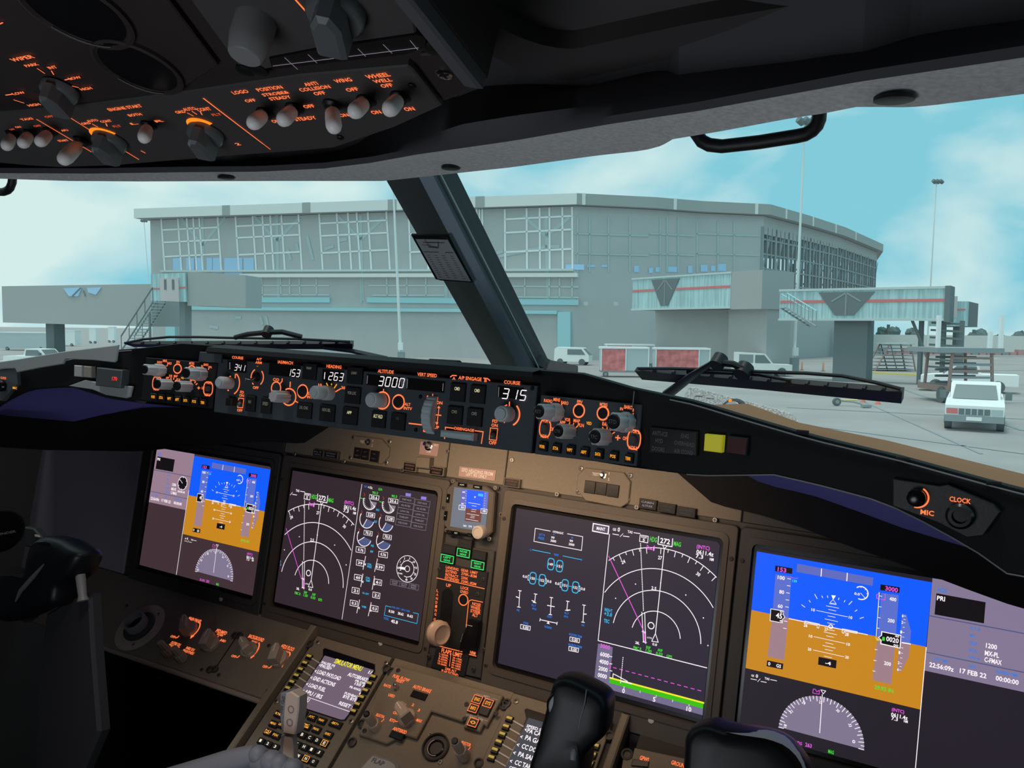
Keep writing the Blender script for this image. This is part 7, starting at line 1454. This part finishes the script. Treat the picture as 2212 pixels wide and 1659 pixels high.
# ---- lighting panel on the left and warning panel on the right of the pedestal
t = thing('lighting_control_panel', F.at and F.p(-.5, -.05), 'brown lighting panel with four pointer knobs and orange writing, left of the pedestal', 'control panel')
Z(140, 1280, 3.95)
uL = A_(F, 60, 350); vB = A_(F, 1690, 905)[1]; vB2 = A_(F, 60, 360)[1]
b = B(); b.prism(F, [(-1.02, vB2-.002), (-.289, vB), (-.289, .02), (-1.02, .02)], -.012, 0, 'panel_paint', .001); b.build('faceplate', t)
b = B(); r0, r1 = A_(F, 55, 368), A_(F, 1700, 935); b.tube([F.p(r0[0], r0[1], -.004), F.p(r1[0], r1[1], -.004)], .0045, 'rod', 12); b.build('edge_rod', t)
b = B(); ln(b, F, 'black', 9, 1468, 375, 1290, 640, h=.0004); b.build('seam', t, fix=False)
L = B(); T_ = lambda s, x, y, w, hh: tx(L, F, s, x, y, w, hh, 'orange', .0006)
for s, x, y, w, hh in [('MAIN PANEL', 1112, 236, 112, 34), ('BRIGHT', 1090, 262, 50, 18), ('OFF', 924, 378, 40, 24), ('PFD/MFD', 1338, 338, 92, 36), ('NORM', 1325, 362, 50, 20), ('OUTBD', 1232, 364, 58, 18), ('INBD', 1352, 412, 46, 22), ('OUTBD DU', 948, 438, 82, 28), ('BRIGHTNESS', 932, 462, 92, 26), ('INBD DU', 1072, 482, 72, 26), ('BRIGHTNESS', 1056, 508, 96, 26), ('BACKGROUND', 1635, 390, 132, 36), ('BRIGHT', 1620, 422, 50, 18), ('OFF', 1443, 545, 40, 24), ('AFDS FLOOD', 1908, 474, 130, 38), ('BRIGHT', 1890, 506, 50, 18), ('OFF', 1710, 634, 40, 26)]: T_(s, x, y, w, hh)
for x, y in [(1060, 312), (1570, 482), (1835, 562)]:
    c = A_(F, x, y); r = px2m(F, x, y, 72)[0]; L.ring(F, c, r, .0022, 'orange', .0006, -25, 55); a = rad(-28); p = (c[0]+r*math.cos(a), c[1]+r*math.sin(a)); L.poly(F, [(p[0]-.004, p[1]+.001), (p[0]+.004, p[1]+.001), (p[0], p[1]-.006)], 'orange', .0006)
for q in [(945, 388, 962, 385, 975, 372), (1465, 555, 1480, 552, 1492, 540), (1735, 645, 1752, 642, 1765, 628), (1310, 375, 1300, 388), (1330, 410, 1315, 418)]: ln(L, F, 'orange', 7, *q, h=.0006)
L.build('lit_legend', t, fix=False)['label'] = 'glowing orange lettering'
ptr(F, t, 1068, 322, .0150, .026, 130, 'knob_brown', 'main panel dimmer knob'); ptr(F, t, 1255, 448, .0150, .026, 105, 'knob_brown', 'display selector knob'); ptr(F, t, 1580, 500, .0140, .026, 150, 'knob_brown', 'background light dimmer knob'); ptr(F, t, 1838, 575, .0150, .026, 110, 'knob_brown', 'flood light dimmer knob')
for x, y in [(895, 520), (1012, 568)]: knob(t, F, (x, y), .0062, .034, None, .2, 'knob_brown', skirt=.0092)
for x, y in [(1742, 455), (1730, 840), (295, 368), (530, 115), (1170, 660), (1315, 705), (745, 165)]: screw(F, A_(F, x, y), .0032, .0002, 'bezel').build('screw', t)
for x, y in [(1240, 665), (1285, 660), (1455, 372), (1495, 372)]: b = B(); cc = A_(F, x, y); b.cyl(F, cc, [(.006, .0002), (.006, .004), (.004, .005), (.0035, .002)], 'bezel', 18); b.build('fastener', t)
t3 = thing('air_outlet', F.p(*A_(F, 640, 300)), 'round swivelling air outlet at the left end of the lighting panel', 'air outlet')
c = A_(F, 645, 300); r = px2m(F, 640, 300, 155)[0]; b = B(); b.cyl(F, c, [(r, .0005), (r, .002), (r*.97, .0025)], 'knob_brown', 40); b.build('flange', t3)
b = B(); b.cyl(F, c, [(r*.62, .0025), (r*.62, .006), (r*.56, .008), (r*.45, .008)], 'bezel', 36); b.build('socket', t3)
b = B(); b.cyl(F, c, [(r*.42, .008), (r*.42, .022), (r*.40, .024), (r*.345, .024), (r*.33, .010)], 'knob_mid', 36, topm='black'); b.build('nozzle', t3)
for k in range(3): a = rad(60+k*120); screw(F, (c[0]+r*.8*math.cos(a), c[1]+r*.8*math.sin(a)), .003, .0025).build('screw', t3)
t = thing('warning_control_panel', F.p(.36, -.12), 'brown panel with orange GPWS and GROUND words, right of the pedestal', 'control panel')
Z(1030, 1440, 4.424)
b = B(); b.prism(F, PT(F, 1510, 780, 2500, 990, 2400, 1500, 1330, 1300, 1400, 880, 1480, 880), -.006, .002, 'panel_paint', .0012); b.build('faceplate', t)
b = B(); b.prism(F, PT(F, 1495, 895, 1650, 920, 1640, 975, 1480, 960), .002, .0045, 'lens_dark', .0006); b.build('annunciator_light', t)
L = B(); tx(L, F, 'GPWS', 1604, 890, 88, 44, 'orange', .0025); tx(L, F, 'GROUND PROX', 1990, 960, 270, 42, 'orange', .0025); L.build('lit_legend', t, fix=False)['label'] = 'glowing orange lettering'
b = B(); cc = A_(F, 1437, 845); b.cyl(F, cc, [(.008, 0), (.008, .003), (.005, .004), (.0045, .001)], 'bezel', 20); b.build('fastener', t)
b = B(); b.prism(F, [(.30, -.28), (.85, -.28), (.85, .02), (.30, .02)], -.03, -.007, 'panel_black'); b.build('backing', t)

# ---- levers standing on the pedestal
Z(400, 1480, 4.424)
FL = Fr(air(.65, -.40, -.2), adir(1, .10, 0), adir(0, .15, 1))
t = thing('speedbrake_lever', hit(620, 1655, FL.O, FL.N), 'upright grey lever with two holes in its flat head, in front of the left keypad', 'lever')
b = B(); b.prism(FL, PT(FL, 957, 78, 1010, 62, 1088, 112, 1082, 240, 1050, 472, 1042, 482, 930, 462, 940, 260), -.016, 0, 'lever_warm', .0014); b.build('head', t)  # lamp light on the front and shade on the side are put into the colours
b = B(); b.prism(FL, PT(FL, 888, 92, 900, 82, 955, 76, 934, 458, 900, 450, 884, 300), -.022, -.0035, 'lever_grey', .001)
b.text(FL, 'SPD BRK', A_(FL, 908, 200), .022, .0045, 'knob_dark', -.0032, -95); b.build('side_plate', t)
for x, y in [(1012, 230), (1000, 355)]: c = A_(FL, x, y); b = B(); b.cyl(FL, c, [(.0042, -.004), (.0042, .0006), (.0034, .0007), (.0034, -.002)], 'knob_mid', 20, topm='black'); b.build('bolt', t)
b = B(); b.prism(FL, PT(FL, 930, 470, 1002, 482, 1018, 640, 1012, 830, 910, 830, 914, 620), -.012, -.003, 'lever_warm', .001); b.build('shaft', t)
b = B(); b.prism(FL, PT(FL, 880, 500, 930, 470, 914, 620, 908, 830, 860, 830, 870, 640), -.018, -.006, 'lever_grey', .001); b.build('side_plate', t)
FT = Fr(air(.62, -.46, -.25), adir(1, .05, 0), adir(0, .3, 1))
t = thing('thrust_lever', hit(560, 1659, FT.O, FT.N), 'smooth grey thrust lever handles at the bottom edge, left of the flap handle', 'lever')
q3 = lambda x, y, d=0: hit(*zp(x, y), FT.O+FT.N*d, FT.N)
b = B(); b.tube([q3(-200, 960), q3(150, 850), q3(400, 765), q3(600, 700), q3(680, 672)], [.018, .017, .016, .0135, .0105], 'lever_grey', 20); b.build('handle', t)
for x, y, r in [(700, 668, .0105), (830, 735, .0125), (905, 762, .011), (1035, 800, .0105)]:
    b = B(); p = q3(x, y, .004); b.tube([p-AXX*r, p-AXX*r*.8, p-AXX*r*.4, p, p+AXX*r*.4, p+AXX*r*.8, p+AXX*r], [r*.2, r*.65, r*.93, r, r*.93, r*.65, r*.2], 'lever_grey', 18); b.build('knuckle', t)
b = B(); b.tube([q3(690, 720), q3(830, 770), q3(1040, 830), q3(1100, 900)], [.012, .013, .012, .012], 'lever_grey', 18); b.build('crossbar', t)
FF = Fr(air(.80, -.36, -.30), adir(1, .0, 0), adir(0, .9, .5))
t = thing('flap_lever', hit(815, 1659, FF.O, FF.N), 'cream flap handle with the word FLAP, at the bottom edge of the pedestal', 'lever')
Z(760, 1400, 5.53)
b = B(); b.prism(FF, PT(FF, -60, 1700, 60, 1450, 225, 1270, 262, 1255, 480, 1322, 545, 1370, 560, 1430, 480, 1800), -.022, 0, 'handle_cream', .004); tx(b, FF, 'FLAP', 315, 1360, 150, 62, 'knob_dark', .0004); b.build('handle', t)
b = B(); c = A_(FF, 330, 1560); b.rect(FF, c, .012, .03, -.05, -.02, 'knob_mid'); b.build('shaft', t)

# ---- control yokes
def pebble(F, pts, th, m, prof=((0, .0), (.0008, .35), (.004, .62), (.009, .82), (.016, 1.0)), sub_=4, back=True):
    n = len(pts); P = []
    for i in range(n):          # smooth closed outline
        p0, p1, p2, p3 = pts[i-1], pts[i], pts[(i+1) % n], pts[(i+2) % n]
        for k in range(sub_):
            t = k/sub_; P.append(tuple(.5*((2*p1[j])+(-p0[j]+p2[j])*t+(2*p0[j]-5*p1[j]+4*p2[j]-p3[j])*t*t+(-p0[j]+3*p1[j]-3*p2[j]+p3[j])*t*t*t) for j in (0, 1)))
    N = len(P); ar = sum(P[i][0]*P[(i+1) % N][1]-P[(i+1) % N][0]*P[i][1] for i in range(N))
    if ar < 0: P.reverse()
    cx = sum(p[0] for p in P)/N; cy = sum(p[1] for p in P)/N
    rows = []
    lev = [(-th, .80), (-th*.9, .92), (-th*.6, 1), (-th*.3, 1.0), (-th*.12, .97), (-th*.03, .90), (0, .80), (th*.03, .45)]
    for h, s in lev: rows.append([F.p(cx+(p[0]-cx)*s, cy+(p[1]-cy)*s, h) for p in P])
    b = B(); b.grid(rows, m, True, True, True); return b
Z(1030, 1440, 4.424)
FY = Fr(air(1.10, -.445, -.05), adir(1, .12, 0), adir(0, .18, 1))
t = thing('control_yoke', hit(1400, 1659, FY.O, FY.N), 'black control yoke of the right seat, its left horn standing over the inner right display', 'control yoke')
pebble(FY, PT(FY, 700, 190, 745, 128, 860, 122, 1050, 205, 1185, 290, 1238, 385, 1228, 520, 1200, 680, 1090, 790, 1000, 900, 960, 1120, 480, 1120, 560, 720, 645, 400), .045, 'yoke').build('horn', t)
pebble(FY, PT(FY, 665, 330, 740, 240, 860, 230, 950, 300, 975, 420, 930, 540, 830, 595, 730, 560, 670, 450), .008, 'gloss_black').build('thumb_pad', t)
b = B(); b.tube([FY.p(*A_(FY, 1052, 215), .0012), FY.p(*A_(FY, 1040, 330), .0016), FY.p(*A_(FY, 1000, 480), .0014), FY.p(*A_(FY, 972, 600), .0008)], .0006, 'knob_dark', 6); b.build('seam', t)
b = B(); p = FY.p(*A_(FY, 925, 880), .001); b.tube([p, p+FY.V*.006, p+FY.V*.009], [.003, .003, .001], 'knob_mid', 12); b.build('trigger', t)
Z(1300, 1480, 3.95)
FH = Fr(air(1.22, -.47, -.10), adir(1, .05, 0), adir(0, .25, 1))
b = pebble(FH, PT(FH, 705, 430, 765, 372, 880, 348, 1060, 398, 1390, 452, 1540, 505, 1650, 590, 1765, 760, 1800, 1100, 900, 1200, 680, 1100, 680, 560), .05, 'yoke'); o = b.build('hub', t)
b = B(); n = 14; path = [(1060, 396), (1180, 392), (1290, 384), (1400, 380), (1470, 392), (1560, 430), (1640, 500), (1700, 570), (1745, 650), (1790, 760)]; inner = [(1060, 400), (1180, 425), (1290, 440), (1390, 455), (1460, 475), (1540, 505), (1600, 545), (1655, 600), (1700, 670), (1740, 770)]
b.grid([[hit(*zp(*q), FH.O-FH.N*.022, FH.N) for q in path], [hit(*zp((a[0]+c[0])/2, (a[1]+c[1])/2), FH.O-FH.N*.006, FH.N) for a, c in zip(path, inner)], [hit(*zp(*q), FH.O+FH.N*.002, FH.N) for q in inner]], 'clip_skin'); b.build('clip_board', t, fix=False)  # screen light on this strip is put into its pinkish colour
b = B(); b.tube([FY.p(.02, -.13, -.03), FH.p(.02, -.06, -.03)], [.02, .022], 'yoke', 16); b.build('arm', t)
b = B(); b.tube([FH.p(.03, -.06, -.03), FH.p(.03, -.5, .0), air(1.25, -.45, -1.25)], .035, 'yoke', 16); b.build('column', t)
# left yoke (mirror position)
Z(0, 1100, 2.969)
FZ = Fr(air(.36, -.455, -.02), adir(1, -.05, 0), adir(0, .18, 1))
t = thing('control_yoke', hit(60, 1400, FZ.O, FZ.N), 'black control yoke of the left seat at the left picture edge', 'control yoke')
pebble(FZ, PT(FZ, 158, 310, 195, 215, 245, 176, 330, 188, 405, 228, 474, 275, 478, 325, 430, 420, 350, 500, 318, 620, 200, 655, 60, 720, -60, 700, -80, 450, 0, 452, 80, 465, 120, 440, 148, 380), .045, 'yoke').build('horn', t)
pebble(FZ, PT(FZ, 172, 290, 200, 230, 250, 203, 310, 210, 332, 250, 310, 310, 260, 345, 205, 350, 175, 325), .006, 'gloss_black').build('thumb_pad', t)
b = B(); b.tube([FZ.p(*A_(FZ, 110, 590), .002), FZ.p(*A_(FZ, 150, 520), .003), FZ.p(*A_(FZ, 230, 430), .003), FZ.p(*A_(FZ, 290, 350), .001)], [.001, .003, .003, .001], 'knob_dark', 8); b.build('seam', t)
b = B(); p, q = FZ.p(*A_(FZ, 415, 430), -.02), FZ.p(*A_(FZ, 432, 600), -.02); b.tube([p, p.lerp(q, .8), q], [.006, .005, .007], 'knob_mid', 12); b.build('trigger', t)
b = B(); b.prism(FZ, PT(FZ, 140, 690, 350, 560, 425, 560, 440, 900, 480, 1470, 300, 1900, 60, 1900, 80, 1200), -.045, -.03, 'column_grey', .004); b.build('column', t)
b = B(); b.tube([FZ.p(*A_(FZ, -60, 560), -.02), FZ.p(*A_(FZ, 60, 640), -.03)], .022, 'yoke', 16); b.build('arm', t)
b = B(); b.prism(FZ, PT(FZ, -40, 120, 20, 130, 70, 190, 110, 270, 60, 275, -40, 250), -.05, -.04, 'panel_black', .002); b.prism(FZ, PT(FZ, 35, 172, 60, 178, 64, 190, 40, 186), -.04, -.038, 'handle_cream'); b.build('chart_clip', t)
